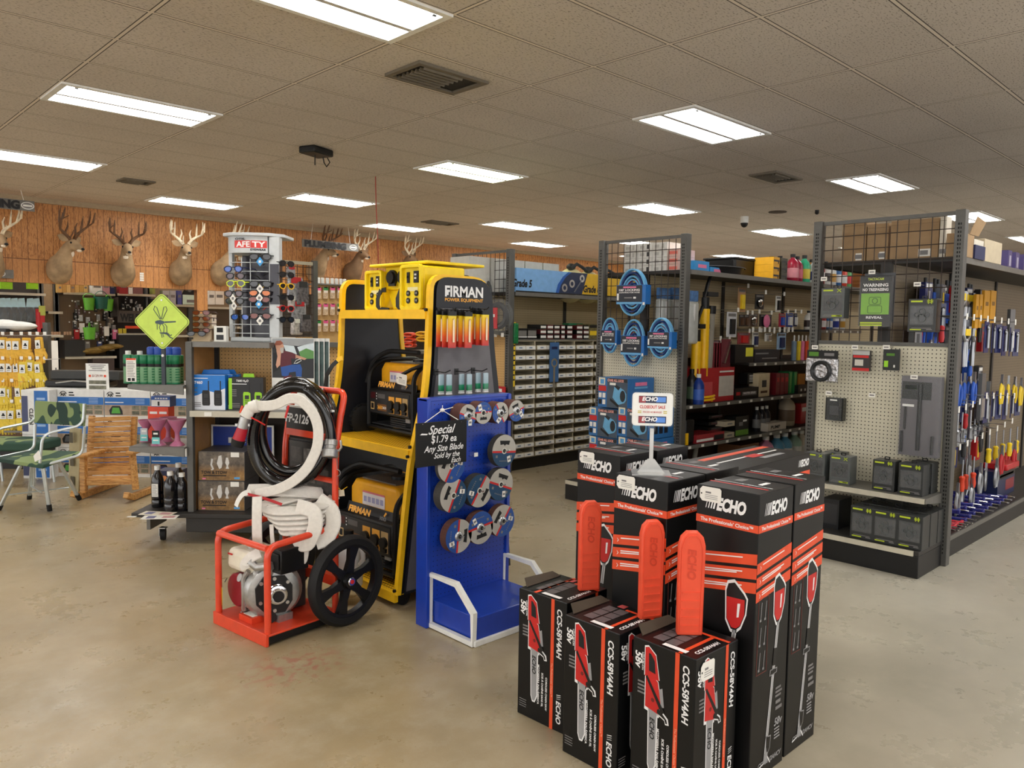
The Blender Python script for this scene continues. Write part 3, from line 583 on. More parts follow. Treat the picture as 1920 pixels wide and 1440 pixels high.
# chalkboard sign
p = aty(828, 833, 2.925); r = thing('chalkboard_sign', 'black chalkboard sign offering special blades, tied to the blue display', 'sign', p, math.radians(-2))
MB().box(-.152, .152, -.003, .003, -.1, .112, M_('chalkboard', S(16, 17, 18), .7)).build('board', r, bevel=.001)
t = MB()
for s_, x, z, h, sh in (('Special', .0, .075, .042, .45), ('$1.79 ea', .012, .028, .034, .15), ('Any Size Blade', .012, -.016, .030, .3), ('Sold by the', .03, -.052, .026, .35), ('Each', .085, -.082, .024, .35)): t.text(s_, wprint, (x, -.0035, z), X3, Z3, h, bold=.012, shear=sh, squash=.92)
t.poly([(-.13, .055), (-.09, .052), (-.085, .058), (-.12, .062)], wprint, (0, -.0035, 0), X3, Z3)
t.build('chalk_lettering', r, smooth=False)
k = aty(828, 769, 3.0)-p
MB().tube([(-.115, -.002, .105), (k.x, k.y, k.z), (.12, -.002, .1)], .0022, paper, 6).tube([(k.x, k.y, k.z), (k.x+.07, k.y-.005, k.z+.012)], .002, paper, 6).ell((k.x, k.y, k.z), .014, .01, .01, paper).tube([(k.x, k.y, k.z), (k.x-.006, k.y-.01, k.z+.024)], .0022, paper, 6).build('string', r)
p = aty(885, 851, 3.0); r = thing('price_clip', 'small clear price clip on an empty hook of the blue display', 'clip', p); MB().box(-.014, .014, -.03, .0, -.011, .011, clear).box(-.012, .012, -.033, -.03, -.01, .01, paper).build('holder', r)
# ---------------------------------------------------------------- yellow generator stand
yel = M_('stand_yellow', S(248, 194, 26), .36); pnl = M_('panel_black', S(24, 26, 34), .45); pgrey = M_('panel_grey', S(104, 102, 106), .55); gen_y = M_('generator_yellow', S(240, 172, 24), .4); gtxt = M_('print_orange', S(244, 176, 66), .5)
SX, SY = 2.385, 3.765
st = thing('generator_stand', 'yellow framed rolling stand with black side panels carrying two generators', 'stand', (SX, SY, 0), -PI/2)
FR0 = [(0, .075), (.045, .5), (.09, .83), (.165, 1.10), (.19, 1.30), (.20, 1.6), (.225, 1.70), (.29, 1.762), (.54, 1.762), (.595, 1.70), (.64, 1.4), (.69, 1.11), (.80, .075)]
FR = [(p.x, p.y) for p in fillet([Vector((a, b, 0)) for a, b in [(0, .075), (.045, .5), (.09, .83), (.165, 1.10), (.19, 1.30), (.20, 1.6), (.205, 1.768), (.62, 1.768), (.64, 1.4), (.69, 1.11), (.80, .075)]], .13, 5)]
for sx in (-1, 1):
    x = sx*.435
    MB().tube([(x, p[0], p[1]) for p in FR], 0.0135, yel, 4, flat=.015, up=X3).build('side_frame', st, smooth=False)
    q = MB(); q.prism([(p[0]+.0, p[1]) for p in FR], pnl, (x-.004, 0, 0), Y3, Z3, .008)
    if sx > 0:
        q.prism([(p[0]+(.028 if p[0] < .4 else .012), min(p[1], 1.77)) for p in FR], pnl, (x+.019, 0, 0), Y3, Z3, .003)
        xo = x+.0225
        q.poly([(.04, .09), (.09, .5), (.145, .85), (.215, 1.12), (.24, 1.3), (.25, 1.60), (.58, 1.60), (.615, 1.4), (.66, 1.11), (.775, .09)], pgrey, (xo, 0, 0), Y3, Z3, .0006)
        q.text('FIRMAN', wprint, (xo, .425, 1.694), Y3, Z3, .056, w=.275, bold=.03); q.text('POWER EQUIPMENT', gtxt, (xo, .425, 1.648), Y3, Z3, .017, w=.275, bold=.02)
        q.poly([(.293, 1.672), (.312, 1.672), (.312, 1.69), (.293, 1.69)], wprint, (xo, 0, 0), Y3, Z3, .0012)
        for k in range(22):
            z = .87-.032*k; e = .06+.1*(z/.9); w_ = .05+.02*((k*7) % 5); q.quad((xo+.0005, e+.07+w_/2, z), Y3, Z3, w_, .007, M_('print_rust', S(150, 110, 104), .6) if k in (9, 13, 17) else M_('print_pale', S(150, 150, 150), .6), .0006)
    q.build('side_panel', st, smooth=False)
perf = m_peg('perforated_yellow', S(248, 190, 26), S(60, 44, 10), .022, .0075, .4, ('x', 'y'))
for z, y0, y1, m in ((1.585, .19, .60, yel), (.835, .085, .72, perf), (.075, .0, .79, perf)):
    b = MB(); b.box(-.42, .42, y0, y1, z-.012, z, m); b.box(-.425, .425, y0-.012, y0+.012, z-.045, z+.006, yel); b.build('shelf', st, smooth=False)
for sx in (-1, 1):
    for y in (.06, .74):
        c = MB(); c.lathe([(.012, -.012), (.05, -.012), (.05, .012), (.012, .012)], rubber, (sx*.40, y, .05), 16, (1, .2, 0)); c.box(sx*.40-.02, sx*.40+.02, y-.02, y+.02, .095, .105, dgrey).box(sx*.40-.02, sx*.40-.015, y-.015, y+.015, .04, .1, dgrey).build('caster', st)
    for z, y in ((1.59, .20), (.81, .085), (.86, .10), (.10, .005)): MB().cyl((sx*.435, y-.03, z), (sx*.435, y-.018, z), .009, black, seg=8).build('bolt', st)
# hanging packs on the outer side of the stand (side faces the blue display)
YF = SY-.435-.0225     # world Y of the printed side
n = Nodes('flare_pack_print', .4); zz = n.sep()[2]
n.done(n.ramp(n.math('DIVIDE', n.math('ADD', zz, .17), .17), (0, S(190, 34, 40)), (.35, S(228, 92, 36)), (.75, S(240, 186, 34)), (1, S(236, 210, 40)))); packm = n.m
def pack_proto(label):
    r = thing('spark_plug_pack', label, 'package', group='orange hanging packs on the stand')
    MB().box(-.024, .024, -.008, 0, -.17, 0, packm, 1.0).build('card', r, smooth=False)
    MB().box(-.026, .026, -.010, .001, -.0, .022, black).box(-.01, .01, -.009, -.001, .022, .034, black).build('header', r, smooth=False)
    MB().cyl((.004, -.012, -.14), (.004, -.012, -.03), .0065, M_('silver_tube', S(220, 200, 170), .3, .4), seg=10).ell((.004, -.012, -.03), .0065, .0065, .016, MATS['silver_tube'], 8, 5).build('tube', r)
    return r
pk = None
for i, px in enumerate(((847, 592), (877, 593), (909, 590))):
    p = aty(px[0], px[1], YF-.10)
    for k in range(3):
        loc = (p.x-.016*k, YF-.10+.03*k, p.z+.002*k); lab = (f'{ORD[i]} orange and yellow hanging pack on the black stand side', f'orange pack hanging behind the {ORD[i]} front one on the stand', f'orange pack deepest on the {ORD[i]} hook of the stand')[k]
        if pk is None: pk = pack_proto(lab); pk.location = loc
        else: copy_thing(pk, lab, loc)
    h = thing('display_hook', f'black hook holding the {ORD[i]} stack of orange packs', 'hook', (p.x-.01, YF, p.z+.03), 0, 'hooks on the stand side'); MB().box(-.012, .012, -.004, -.0005, -.014, .014, black).tube([(0, 0, 0), (0, -.13, 0), (0, -.145, .012)], .003, black, 6).build('prong', h)
n = Nodes('oil_tube_print', .25); zz = n.sep()[2]; n.done(n.ramp(n.math('DIVIDE', n.math('ADD', zz, .1), .1), (.08, S(200, 214, 206)), (.1, S(26, 110, 70)), (.38, S(40, 140, 100)), (.45, S(150, 176, 186)), (1, S(170, 190, 200)))); tubem = n.m
ok = None
for i, px in enumerate(((836, 702), (874, 701), (905, 699))):
    p = aty(px[0], px[1], YF-.07)
    for k in range(2):
        loc = (p.x+.017-.03*k, YF-.075+.03*k, p.z); lab = (f'clear and green tube hanging on the {ORD[i]} low hook of the stand', f'green tube tucked behind on the {ORD[i]} low hook')[k]
        if ok is None:
            ok = thing('sealant_tube', lab, 'tube', loc, 0, 'green tubes hanging on the stand'); MB().box(-.018, .018, -.008, .004, -.1, 0, tubem, .95).build('body', ok, bevel=.004); MB().box(-.016, .016, -.009, .005, -.108, -.1, wprint).build('cap', ok); MB().box(-.008, .008, -.004, 0, 0, .012, clear).build('hang_tab', ok)
        else: copy_thing(ok, lab, loc)
    h = thing('display_hook', f'black hook holding the {ORD[i]} pair of green tubes', 'hook', (p.x-.012, YF, p.z+.012), 0, 'hooks on the stand side'); MB().box(-.014, .014, -.004, -.0005, -.02, .014, black).tube([(0, 0, 0), (0, -.08, -.002), (.02, -.10, .012)], .003, black, 6).build('prong', h)
# power distribution box on the top shelf
pb = thing('power_distribution_box', 'yellow power distribution box with outlets on the top shelf of the generator stand', 'power box', (SX, SY, 1.5855), -PI/2)
sy_ = M_('powder_yellow', S(240, 210, 22), .38)
def wing(x0, x1, y0, y1, z1):
    b = MB(); b.box(x0, x1, y0+.012, y1, .012, z1, sy_).build('wing_housing', pb, bevel=.012)
    xc, zc = (x0+x1)/2, z1/2
    MB().ring(rrect(x0-.004, x1+.004, .004, z1+.006, .02), rrect(x0+.012, x1-.012, .022, z1-.012, .012), sy_, (0, y0+.014, 0), X3, Z3, .022).build('rim', pb, bevel=.003)
    w_ = x1-x0
    for sx in (-1, 1):
        for z in (.055, .095):
            o = MB(); o.cyl((xc+sx*w_*.2, y0+.014, z), (xc+sx*w_*.2, y0+.006, z), .016, black, seg=14)
            for q in (-.005, .005): o.box(xc+sx*w_*.2+q-.001, xc+sx*w_*.2+q+.001, y0+.0052, y0+.006, z-.004, z+.006, white)
            o.build('outlet', pb)
    MB().box(xc-w_*.26, xc-w_*.14, y0+.006, y0+.014, z1*.62, z1*.86, black).box(xc-w_*.22, xc-w_*.19, y0, y0+.008, z1*.73, z1*.78, black).build('breaker_switch', pb, smooth=False)
    MB().box(xc+w_*.08, xc+w_*.30, y0+.006, y0+.014, z1*.62, z1*.88, black).box(xc+w_*.13, xc+w_*.22, y0+.004, y0+.007, z1*.78, z1*.82, white).box(xc+w_*.13, xc+w_*.22, y0+.004, y0+.007, z1*.70, z1*.74, white).build('gfci_switch', pb, smooth=False)
    MB().quad((xc, y0+.012, z1*.48), X3, Z3, w_*.5, .022, M_('warning_label', S(236, 226, 170), .5), .0005).build('warning_label', pb, smooth=False)
wing(.19, .375, .19, .50, .245); wing(-.265, -.10, .26, .42, .235)
MB().box(-.12, .21, .30, .50, .125, .258, sy_).prism([(-.06, .01), (.15, .01), (.2, .125), (-.12, .125)], sy_, (0, .33, 0), X3, Z3, .015).build('centre_housing', pb, bevel=.006, smooth=False)
for x, r_ in ((-.035, .045), (.08, .05)):
    MB().cyl((x, .30, .195), (x, .283, .195), r_, black, seg=20).cyl((x, .283, .195), (x, .27, .195), r_*.78, rubber, seg=20).box(x-.02, x+.045, .276, .285, .145, .16, black).build('twist_socket', pb)
MB().box(-.20, .36, .24, .66, .258, .274, sy_).build('top_plate', pb, bevel=.005)
for x in (-.09, .11):
    MB().tube([(x+.02, .27, .125), (x-.01, .255, .12), (x-.032, .25, .07), (x-.03, .25, .03), (x-.01, .255, .010), (x+.05, .27, .005)], .014, black, 4, flat=.004, up=(.3, -1, .2)).build('strap_foot', pb, smooth=False)
MB().cyl((.3755, .37, .1), (.378, .37, .1), .028, chrome, seg=18).build('knockout', pb)
MB().cyl((.34, .50, .16), (.34, .54, .16), .05, black, seg=16).build('rear_cap', pb); MB().box(-.24, -.03, .45, .6, .0, .02, card).build('cardboard_pad', pb)
# generators
def generator(label, x, y, z, s=1., rz=-90, grp='portable generators on the yellow stand', tagd=False):
    g = thing('generator', label, 'generator', (x, y, z), math.radians(rz), grp); g.scale = (s, s, s)
    fr = MB(); R_ = .0155; W2 = .27; H = .43
    for sx in (-1, 1):
        pts = fillet([(sx*W2, .0, .05), (sx*W2, .0, H-.02), (sx*W2, .10, H+.06), (sx*W2, .40, H+.06), (sx*W2, .46, H-.02), (sx*W2, .46, .05)], .06)
        MB().tube(pts, R_, black, 8).build('frame_tube', g)
    for y_ in (0, .46):
        for z_ in (.04,): fr.tube([(-W2, y_, z_), (W2, y_, z_)], R_, black, 8)
    fr.tube([(-W2, 0, .04), (-W2, .46, .04)], R_, black, 8).tube([(W2, 0, .04), (W2, .46, .04)], R_, black, 8).box(-W2, W2, .02, .44, .055, .065, charcoal)
    fr.build('base_frame', g)
    MB().tube(fillet([(-W2-.03, .0, .33), (-W2-.03, .05, H+.06), (-W2+.05, .12, H+.12), (W2-.12, .12, H+.12)], .07), .016, rubber, 8).build('handle', g)
    tk = MB(); tko = tk.prism([(-.22, .31), (.24, .31), (.24, .40), (.20, .475), (-.18, .475), (-.22, .43)], gen_y, (0, .40, 0), X3, Z3, .34).build('fuel_tank', g, bevel=.02, seg=3)
    MB().box(-.16, .14, .10, .34, .476, .482, M_('tank_top_grey', S(96, 90, 84), .5)).cyl((.02, .22, .48), (.02, .22, .50), .05, black, seg=18).build('fuel_cap', tko)
    lb = MB(); lb.quad((.0, .058, .385), X3, Z3, .2, .075, M_('label_pale', S(226, 222, 224), .5), .001).quad((.0, .058, .418), X3, Z3, .2, .010, M_('label_pink', S(220, 120, 130), .5), .0014)
    for k in range(5): lb.quad((-.075+.037*k, .058, .38), X3, Z3, .028, .03, M_('label_lilac', S(160, 160, 196), .5), .0014)
    lb.build('instruction_label', tko, smooth=False)
    cp = MB(); cp.box(-.25, .25, -.01, .1, .13, .30, black).prism([(-.25, .30), (.25, .30), (.235, .345), (-.235, .345)], black, (0, .10, 0), X3, Vector((0, .45, 1)), .09)
    cpo = cp.build('control_housing', g, bevel=.008)
    sd = Vector((0, .45, 1)).normalized(); lt = MB()
    lt.prism([(-.235, .298), (.235, .298), (.228, .352), (-.228, .352)], charcoal, (0, -.012, 0), X3, Vector((0, .2, 1)), .002)
    lt.text('FIRMAN', gtxt, (-.02, .035+.0, .326), X3, Vector((0, .2, 1)), .032, w=.2, bold=.05, shear=.15, d=.055); lt.text('30X5', gprint, (.185, .035, .318), X3, Vector((0, .2, 1)), .018, bold=.03, shear=.1, d=.055); lt.poly([(.115, .315), (.125, .31), (.14, .33), (.13, .337)], gtxt, (0, .035, 0), X3, Vector((0, .2, 1)), .06)
    lt.build('name_lettering', cpo, smooth=False)
    fp = MB(); yp = -.0115
    fp.box(-.24, .24, yp-.002, yp, .14, .285, M_('panel_charcoal', S(38, 37, 38), .4)); fp.quad((-.195, yp-.002, .255), X3, Z3, .06, .04, M_('display_maroon', S(70, 20, 24), .3), .001); fp.quad((-.2, yp-.002, .185), X3, Z3, .045, .05, tan, .001).quad((-.2, yp-.002, .185), X3, Z3, .03, .035, black, .0015)
    fp.quad((-.09, yp-.002, .255), X3, Z3, .09, .03, M_('knob_grey', S(90, 88, 88), .4), .001); fp.quad((-.08, yp-.002, .18), X3, Z3, .11, .045, M_('badge_brown', S(110, 70, 30), .4), .001); fp.text('3650', gtxt, (-.105, yp-.002, .18), X3, Z3, .022, bold=.03, d=.002).text('3650', wprint, (-.05, yp-.002, .18), X3, Z3, .016, bold=.02, d=.002)
    for k in range(3): fp.quad((-.15, yp-.002, .27-.018*k), X3, Z3, .008, .008, wprint, .001)
    fp.build('control_panel', cpo, smooth=False)
    for x, w_ in ((.035, .05), (.12, .05), (.195, .045)):
        MB().quad((x, yp-.002, .205), X3, Z3, w_*1.35, .11, gtxt if x < .15 else tan, .001).cyl((x, yp-.003, .205), (x, yp-.022, .205), w_*.62, black, seg=16).box(x-w_*.5, x+w_*.5, yp-.016, yp-.004, .155, .175, black).build('socket_cover', cpo)
    w_ = MB(); yw = -.01; w_.lathe([(.03, -.03), (.085, -.032), (.105, -.022), (.11, 0), (.105, .022), (.085, .032), (.03, .03)], rubber, (-W2-.06, yw, .075), 24, (1, 0, 0))
    for k in range(22):
        a = 2*PI*k/22; w_.rbox((-W2-.06, yw+.108*math.cos(a), .075+.108*math.sin(a)), .055, .012, .01, Matrix.Rotation(a, 3, 'X'), rubber)
    wh = w_.build('wheel', g); hb = MB(); hb.lathe([(.0, -.02), (.06, -.034), (.075, -.028), (.075, -.02)], black, (-W2-.06, yw, .075), 18, (1, 0, 0)).build('wheel_rim', wh)
    e = MB(); e.box(-.05, .14, .03, .2, .065, .16, charcoal)
    for k in range(6): e.box(-.05, .14, .025, .031, .075+.014*k, .081+.014*k, black)
    e.build('battery', g, bevel=.004)
    MB().cyl((-.14, .2, .13), (-.06, .2, .13), .06, M_('engine_grey', S(110, 106, 100), .4, .6), seg=18).box(-.2, .2, .2, .4, .07, .3, charcoal).build('engine', g)
    MB().tube([(-.12, .05, .13), (-.06, .03, .155), (.0, .03, .15), (.05, .02, .17)], .005, red, 6).build('wire', g)
    MB().box(.15, .2, .02, .03, .1, .13, M_('tag_grey', S(150, 150, 152), .5)).build('spec_plate', g)
    if tagd:
        MB().tube([(.10, .05, .36), (.16, -.02, .41), (.25, .0, .45), (.31, .08, .49)], .012, black, 8).build('pull_handle', g)
        price_tag(g, (.19, -.035, .385), Vector((1, 0, -.1)), Vector((.1, 0, 1)), .12, .07)
    return g
generator('upper yellow and black generator with a white price tag, on the middle shelf', SX+.34, SY+.12, .836, .92, -93, tagd=True)
generator('lower yellow and black generator behind the water jug, on the bottom shelf', SX+.08, SY-.0, .076, 1.08, -88)
r = thing('rope_strap', 'yellow and black strap hanging from the upper generator', 'strap', (SX+.1, SY+.33, 1.2), -PI/2); MB().tube([(.03, .0, .1), (0, -.03, .06), (-.05, -.04, .0), (-.09, -.03, -.10)], .012, black, 4, flat=.003, up=(.5, -1, 0)).build('webbing', r); MB().tube([(.05, .01, .105), (.03, .0, .1), (.02, -.01, .085)], .013, yel, 4, flat=.004, up=(.5, -1, 0)).build('yellow_end', r)
# ---------------------------------------------------------------- fire pump cart
fo = M_('cart_red', S(224, 70, 40), .32, coat=.4); hoseblk = M_('hose_black', S(16, 16, 17), .18, coat=.5); hosewht = M_('hose_white', S(226, 222, 214), .7, noise=.05, scale=60, bump=.15); alu = M_('cast_aluminium', S(176, 176, 174), .38, .75, noise=.12, scale=40)
tankw = M_('tank_ivory', S(232, 226, 206), .38)
CQ = math.radians(-83); pc_ = thing('pump_cart', 'red two wheeled cart carrying a fire pump and coiled hoses', 'cart', (1.64, 3.32, 0), CQ)
def cl(p): return Vector((p[0], p[1], p[2]))
TW = .46
b = MB(); b.box(-TW, 0, 0, .43, .045, .055, fo).box(-TW, 0, -.004, .012, .0, .062, fo)
b.build('base_plate', pc_, bevel=.002); MB().box(-TW, -.0, .012, .43, .012, .045, black).build('underside_rail', pc_, smooth=False)
R_ = .0165
for x in (-.018, -TW+.018):
    MB().tube(fillet([(x, .018, .055), (x, .018, .465), (x, .41, .49)], .055, 6), R_, fo, 10).build('side_tube', pc_)
    MB().tube(fillet([(x, .41, .055), (x, .41, .78), (x, .415, .88), (x-.015, .458, 1.06)], .05, 5), R_, fo, 10).build('upright', pc_)
MB().tube([(-TW+.02, .022, .458), (-.02, .022, .458)], R_, fo, 10).build('front_tube', pc_)
MB().tube(fillet([(-TW+.003, .458, 1.05), (-TW+.003, .485, 1.165), (-.033, .485, 1.165), (-.033, .458, 1.05)], .05, 6), R_, fo, 10).build('handle_bar', pc_)
MB().tube([(-TW+.02, .41, .72), (-.02, .41, .72)], R_*.9, fo, 8).tube([(-TW+.02, .41, .5), (-.02, .41, .5)], R_*.9, fo, 8).build('cross_tube', pc_)
MB().tube([(-TW+.02, .41, .22), (-.02, .41, .22)], R_*.9, fo, 8).box(-TW, 0, .395, .43, .19, .24, fo).build('axle_support', pc_)
MB().box(-TW+.03, -.03, .425, .432, .56, .90, black).build('back_panel', pc_, smooth=False)
bp = MB()
bp.box(-TW+.04, -.03, .405, .412, .955, 1.07, black).box(-TW+.04, -.03, .402, .416, 1.068, 1.078, white).box(-TW+.04, -.03, .402, .416, .92, .955, fo)
bp.text('FP-2126', wprint, (-.325, .4045, 1.012), X3, Z3, .045, w=.2, bold=.03, shear=.2).build('name_plate', pc_, smooth=False)
ip = MB(); ip.box(-TW+.05, -.04, .415, .424, .57, .89, M_('photo_panel', S(40, 38, 38), .3))
rp_ = random.Random(4)
for i in range(3):
    for j in range(3):
        x, z = -TW+.115+.11*i, .63+.095*j; ip.quad((x, .4148, z), X3, Z3, .095, .08, M_('photo_%d' % ((i+2*j) % 4), [S(70, 66, 64), S(104, 100, 96), S(54, 48, 46), S(88, 80, 76)][(i+2*j) % 4], .35, noise=.5, scale=30), .001)
        if (i*2+j) % 3 == 0: ip.quad((x+.02, .4148, z), X3, Z3, .03, .04, red, .0015)
ip.build('instruction_panel', pc_, smooth=False)
# wheels
def wheel(x, nm):
    c = (x, .425, .228); w_ = MB(); w_.lathe([(.182, -.026), (.212, -.030), (.226, -.016), (.229, 0), (.226, .016), (.212, .030), (.182, .026), (.176, 0), (.182, -.026)], rubber, c, 44, (1, 0, 0))
    wo = w_.build(nm, pc_); s = MB(); s.lathe([(.168, -.018), (.184, -.022), (.184, .022), (.168, .018), (.168, -.018)], black, c, 44, (1, 0, 0))
    for k in range(6):
        a = 2*PI*k/6+.3; d = Vector((0, math.cos(a), math.sin(a))); C = Vector(c)
        t = Vector((0, -d.z, d.y)); vs = []
        for q, hw in ((.03, .026), (.10, .017), (.176, .030)):
            for sx, sw in ((-1, -1), (1, -1), (1, 1), (-1, 1)): vs.append(C+d*q+t*(hw*sw)+X3*(sx*.014))
        s.add(vs, [(0, 1, 2, 3), (8, 11, 10, 9)]+[(i+o, (i+1) % 4+o, (i+1) % 4+4+o, i+4+o) for o in (0, 4) for i in range(4)], black)
    s.lathe([(.0, -.04), (.034, -.036), (.04, -.02), (.04, .02), (.034, .036), (0, .04)], black, c, 20, (1, 0, 0)); s.build('spoked_rim', wo)
    MB().lathe([(0, .041), (.018, .042), (.022, .038), (.022, .036)], chrome, c, 18, (1, 0, 0)).cyl((c[0]+.041, c[1], c[2]), (c[0]+.044, c[1], c[2]), .011, red, seg=12).build('hub_cap', wo)
wheel(.055, 'wheel'); wheel(-TW-.055, 'wheel')
# pump and engine
pe = MB(); C = Vector((-.175, .15, .2))
ax = Vector((.90, -.43, 0)).normalized()
pe.lathe([(.0, -.10), (.09, -.10), (.125, -.07), (.14, -.02), (.14, .02), (.122, .045), (.10, .05), (0, .05)], alu, C, 28, ax).tube([C+Vector((0, .03, .12)), C+Vector((0, .03, .20))], .035, alu, 14)
pbo = pe.cyl(C+Vector((.05, 0, .1)), C+Vector((-.09, .03, .12)), .05, alu, seg=14).box(C.x-.03, C.x+.08, C.y-.02, C.y+.06, .05, .09, alu).build('pump_body', pc_)
U = ax.orthogonal(); o_ = C+ax*.052
f = MB(); side = Z3.cross(ax).normalized()
f.prism([(.085, .03), (.05, .08), (-.05, .085), (-.09, .03), (-.085, -.05), (-.04, -.10), (.05, -.10), (.085, -.045)], black, o_, side, Z3, .012)
for a, b_ in ((.062, .05), (-.062, .055), (-.066, -.04), (.06, -.05), (0, .073), (0, -.085)): f.cyl(o_+side*a+Z3*b_+ax*.012, o_+side*a+Z3*b_+ax*.020, .009, steel, seg=8)
f.cyl(o_+side*(-.02)+Z3*-.115, o_+side*(-.02)+Z3*-.115+ax*.02, .028, black, seg=16).build('pump_cover', pbo)
MB().lathe([(.03, .012), (.046, .014), (.046, .022), (.04, .026), (.046, .034), (.046, .05), (.036, .052), (.036, .07), (.028, .07), (.026, .02)], chrome, o_+side*.01+Z3*.0, 22, ax).cyl(o_+side*.01+ax*.055, o_+side*.01+ax*.0702, .026, ink, seg=16).build('outlet', pbo)
pl = MB(); n_ = Vector((-.55, -.83, 0)).normalized(); pl.quad(Vector((-.262, .085, .27)), Vector((.83, -.55, 0)), Vector((.2, 0, 1)), .055, .065, ink, .001).quad(Vector((-.262, .085, .268)), Vector((.83, -.55, 0)), Vector((.2, 0, 1)), .042, .045, paper, .002).build('name_label', pbo, smooth=False)
e = MB(); e.box(-.40, -.19, .12, .36, .06, .30, charcoal).cyl((-.37, .07, .17), (-.37, .13, .17), .085, M_('recoil_maroon', S(140, 26, 40), .35), seg=24)
e.build('engine_block', pc_, bevel=.01)
e = MB(); rr = random.Random(3)
for k in range(9): x, y, z = -.33+.13*rr.random(), .07+.05*rr.random(), .09+.18*rr.random(); e.cyl((x, y, z), (x+.03*rr.uniform(-1, 1), y-.03, z+.03*rr.uniform(-1, 1)), .012+.01*rr.random(), alu, seg=10)
e.tube(fillet([(-.27, .05, .10), (-.235, .03, .18), (-.24, .03, .27), (-.21, .04, .31)], .03), .012, alu, 8).box(-.30, -.22, .05, .12, .055, .085, alu).build('carburettor', pc_)
t = MB(); t.box(-.43, -.19, .05, .25, .275, .385, tankw, .96); fto = t.build('fuel_tank', pc_, bevel=.03, seg=3)
MB().cyl((-.31, .13, .385), (-.31, .13, .41), .028, chrome, seg=16).build('fuel_cap', fto); MB().box(-.40, -.365, .045, .05, .355, .362, red).build('tank_mark', fto)
MB().box(-.18, -.06, .12, .28, .30, .42, black).box(-.17, -.07, .11, .12, .32, .40, rubber).build('muffler_guard', pc_, bevel=.02)
MB().tube([(-.20, .04, .36), (-.17, .06, .33), (-.10, .1, .345)], .02, alu, 10).build('exhaust_pipe', pc_)
MB().box(-.28, -.17, .03, .12, .055, .085, fo).box(-.265, -.185, .045, .105, .0855, .087, paper).build('mount_bracket', pc_, smooth=False)
MB().tube([(-.435, .06, .22), (-.44, .05, .2)], .002, black, 5).prism([(-.025, -.10), (.0, -.10), (.03, .02), (-.02, .03)], M_('tag_yellow', S(240, 220, 60), .6), (-.435, .03, .16), Vector((.9, -.4, 0)), Z3, .001).build('warning_tag', pc_, smooth=False)
# black suction hose coil: hangs on the cart, faces the aisle
DEP = 3.98; HC = atd(547, 812, DEP)          # coil centre
hz = thing('suction_hose', 'glossy black ribbed suction hose coiled over the red cart handle', 'hose', HC, YAW-PI/2)
def coil(cx, cz, rx, rz, tilt, y0, y1, a0, a1, n=56):
    out = []
    for k in range(n+1):
        a = math.radians(a0+(a1-a0)*k/n); x, z = rx*math.cos(a), rz*math.sin(a); c, s = math.cos(tilt), math.sin(tilt)
        out.append(Vector((cx+x*c-z*s, y0+(y1-y0)*k/n, cz+x*s+z*c)))
    return out
P1 = coil(0, 0, .185, .255, -.22, .10, .02, 60, -300, 60); P2 = coil(.01, .03, .165, .235, -.18, .06, -.03, -300, -640, 60); P3 = coil(.02, .0, .19, .25, -.25, -.05, -.09, -640, -1010, 60)
tail = [Vector((.17, -.10, .17)), Vector((.205, -.10, .10)), Vector((.222, -.10, .02)), Vector((.225, -.10, -.015))]
h = MB(); path = P1+P2[1:]+P3[1:]
h.tube(path, .029, hoseblk, 10).tube(fillet([P3[0]+Vector((-.02, 0, .0)), Vector((.10, -.10, .24)), Vector((.17, -.10, .17))]+tail[1:], .05), .0265, hoseblk, 10)
h.build('hose_tube', hz)
rbs = MB()
for k in range(4, len(path)-1):
    if 0 < k % 60 < 60 and k > 118:
        for q in range(3): pa = path[k]*(1-q/3)+path[k+1]*(q/3); d = (path[k+1]-path[k]).normalized(); rbs.cyl(pa-d*.0012, pa+d*.0012, .0305, hoseblk, seg=10, cap=False)
rbs.build('ribbing', hz)
c = MB(); o_ = Vector((.225, -.10, -.015)); c.lathe([(.028, 0), (.032, -.004), (.032, -.028), (.027, -.03), (.027, -.045), (.04, -.05), (.042, -.085), (.038, -.09), (.033, -.09), (.031, -.05)], alu, o_, 22, (-.05, -.25, -1) if False else (.02, .28, 1)).build('hose_coupling', hz)
MB().cyl(o_+Vector((0, -.025, -.082)), o_+Vector((0, -.0262, -.088)), .0325, ink, seg=18).build('coupling_mouth', hz)
for sx in (-1, 1): MB().tube([o_+Vector((sx*.04, -.015, -.055)), o_+Vector((sx*.055, -.02, -.035)), o_+Vector((sx*.05, -.02, .0))], .006, steel, 8).build('cam_lever', hz)
MB().tube([o_+Vector((.03, -.02, -.06)), o_+Vector((.03, 0, -.12)), o_+Vector((.028, 0, -.15))], .0025, steel, 6).tube([(o_.x+.028+.017*math.cos(a*.628), o_.y, o_.z-.167+.017*math.sin(a*.628)) for a in range(10)], .002, steel, 6, closed=True).tube([o_+Vector((.028, 0, -.18)), o_+Vector((.028, 0, -.23))], .002, steel, 6).build('pin_ring', hz)
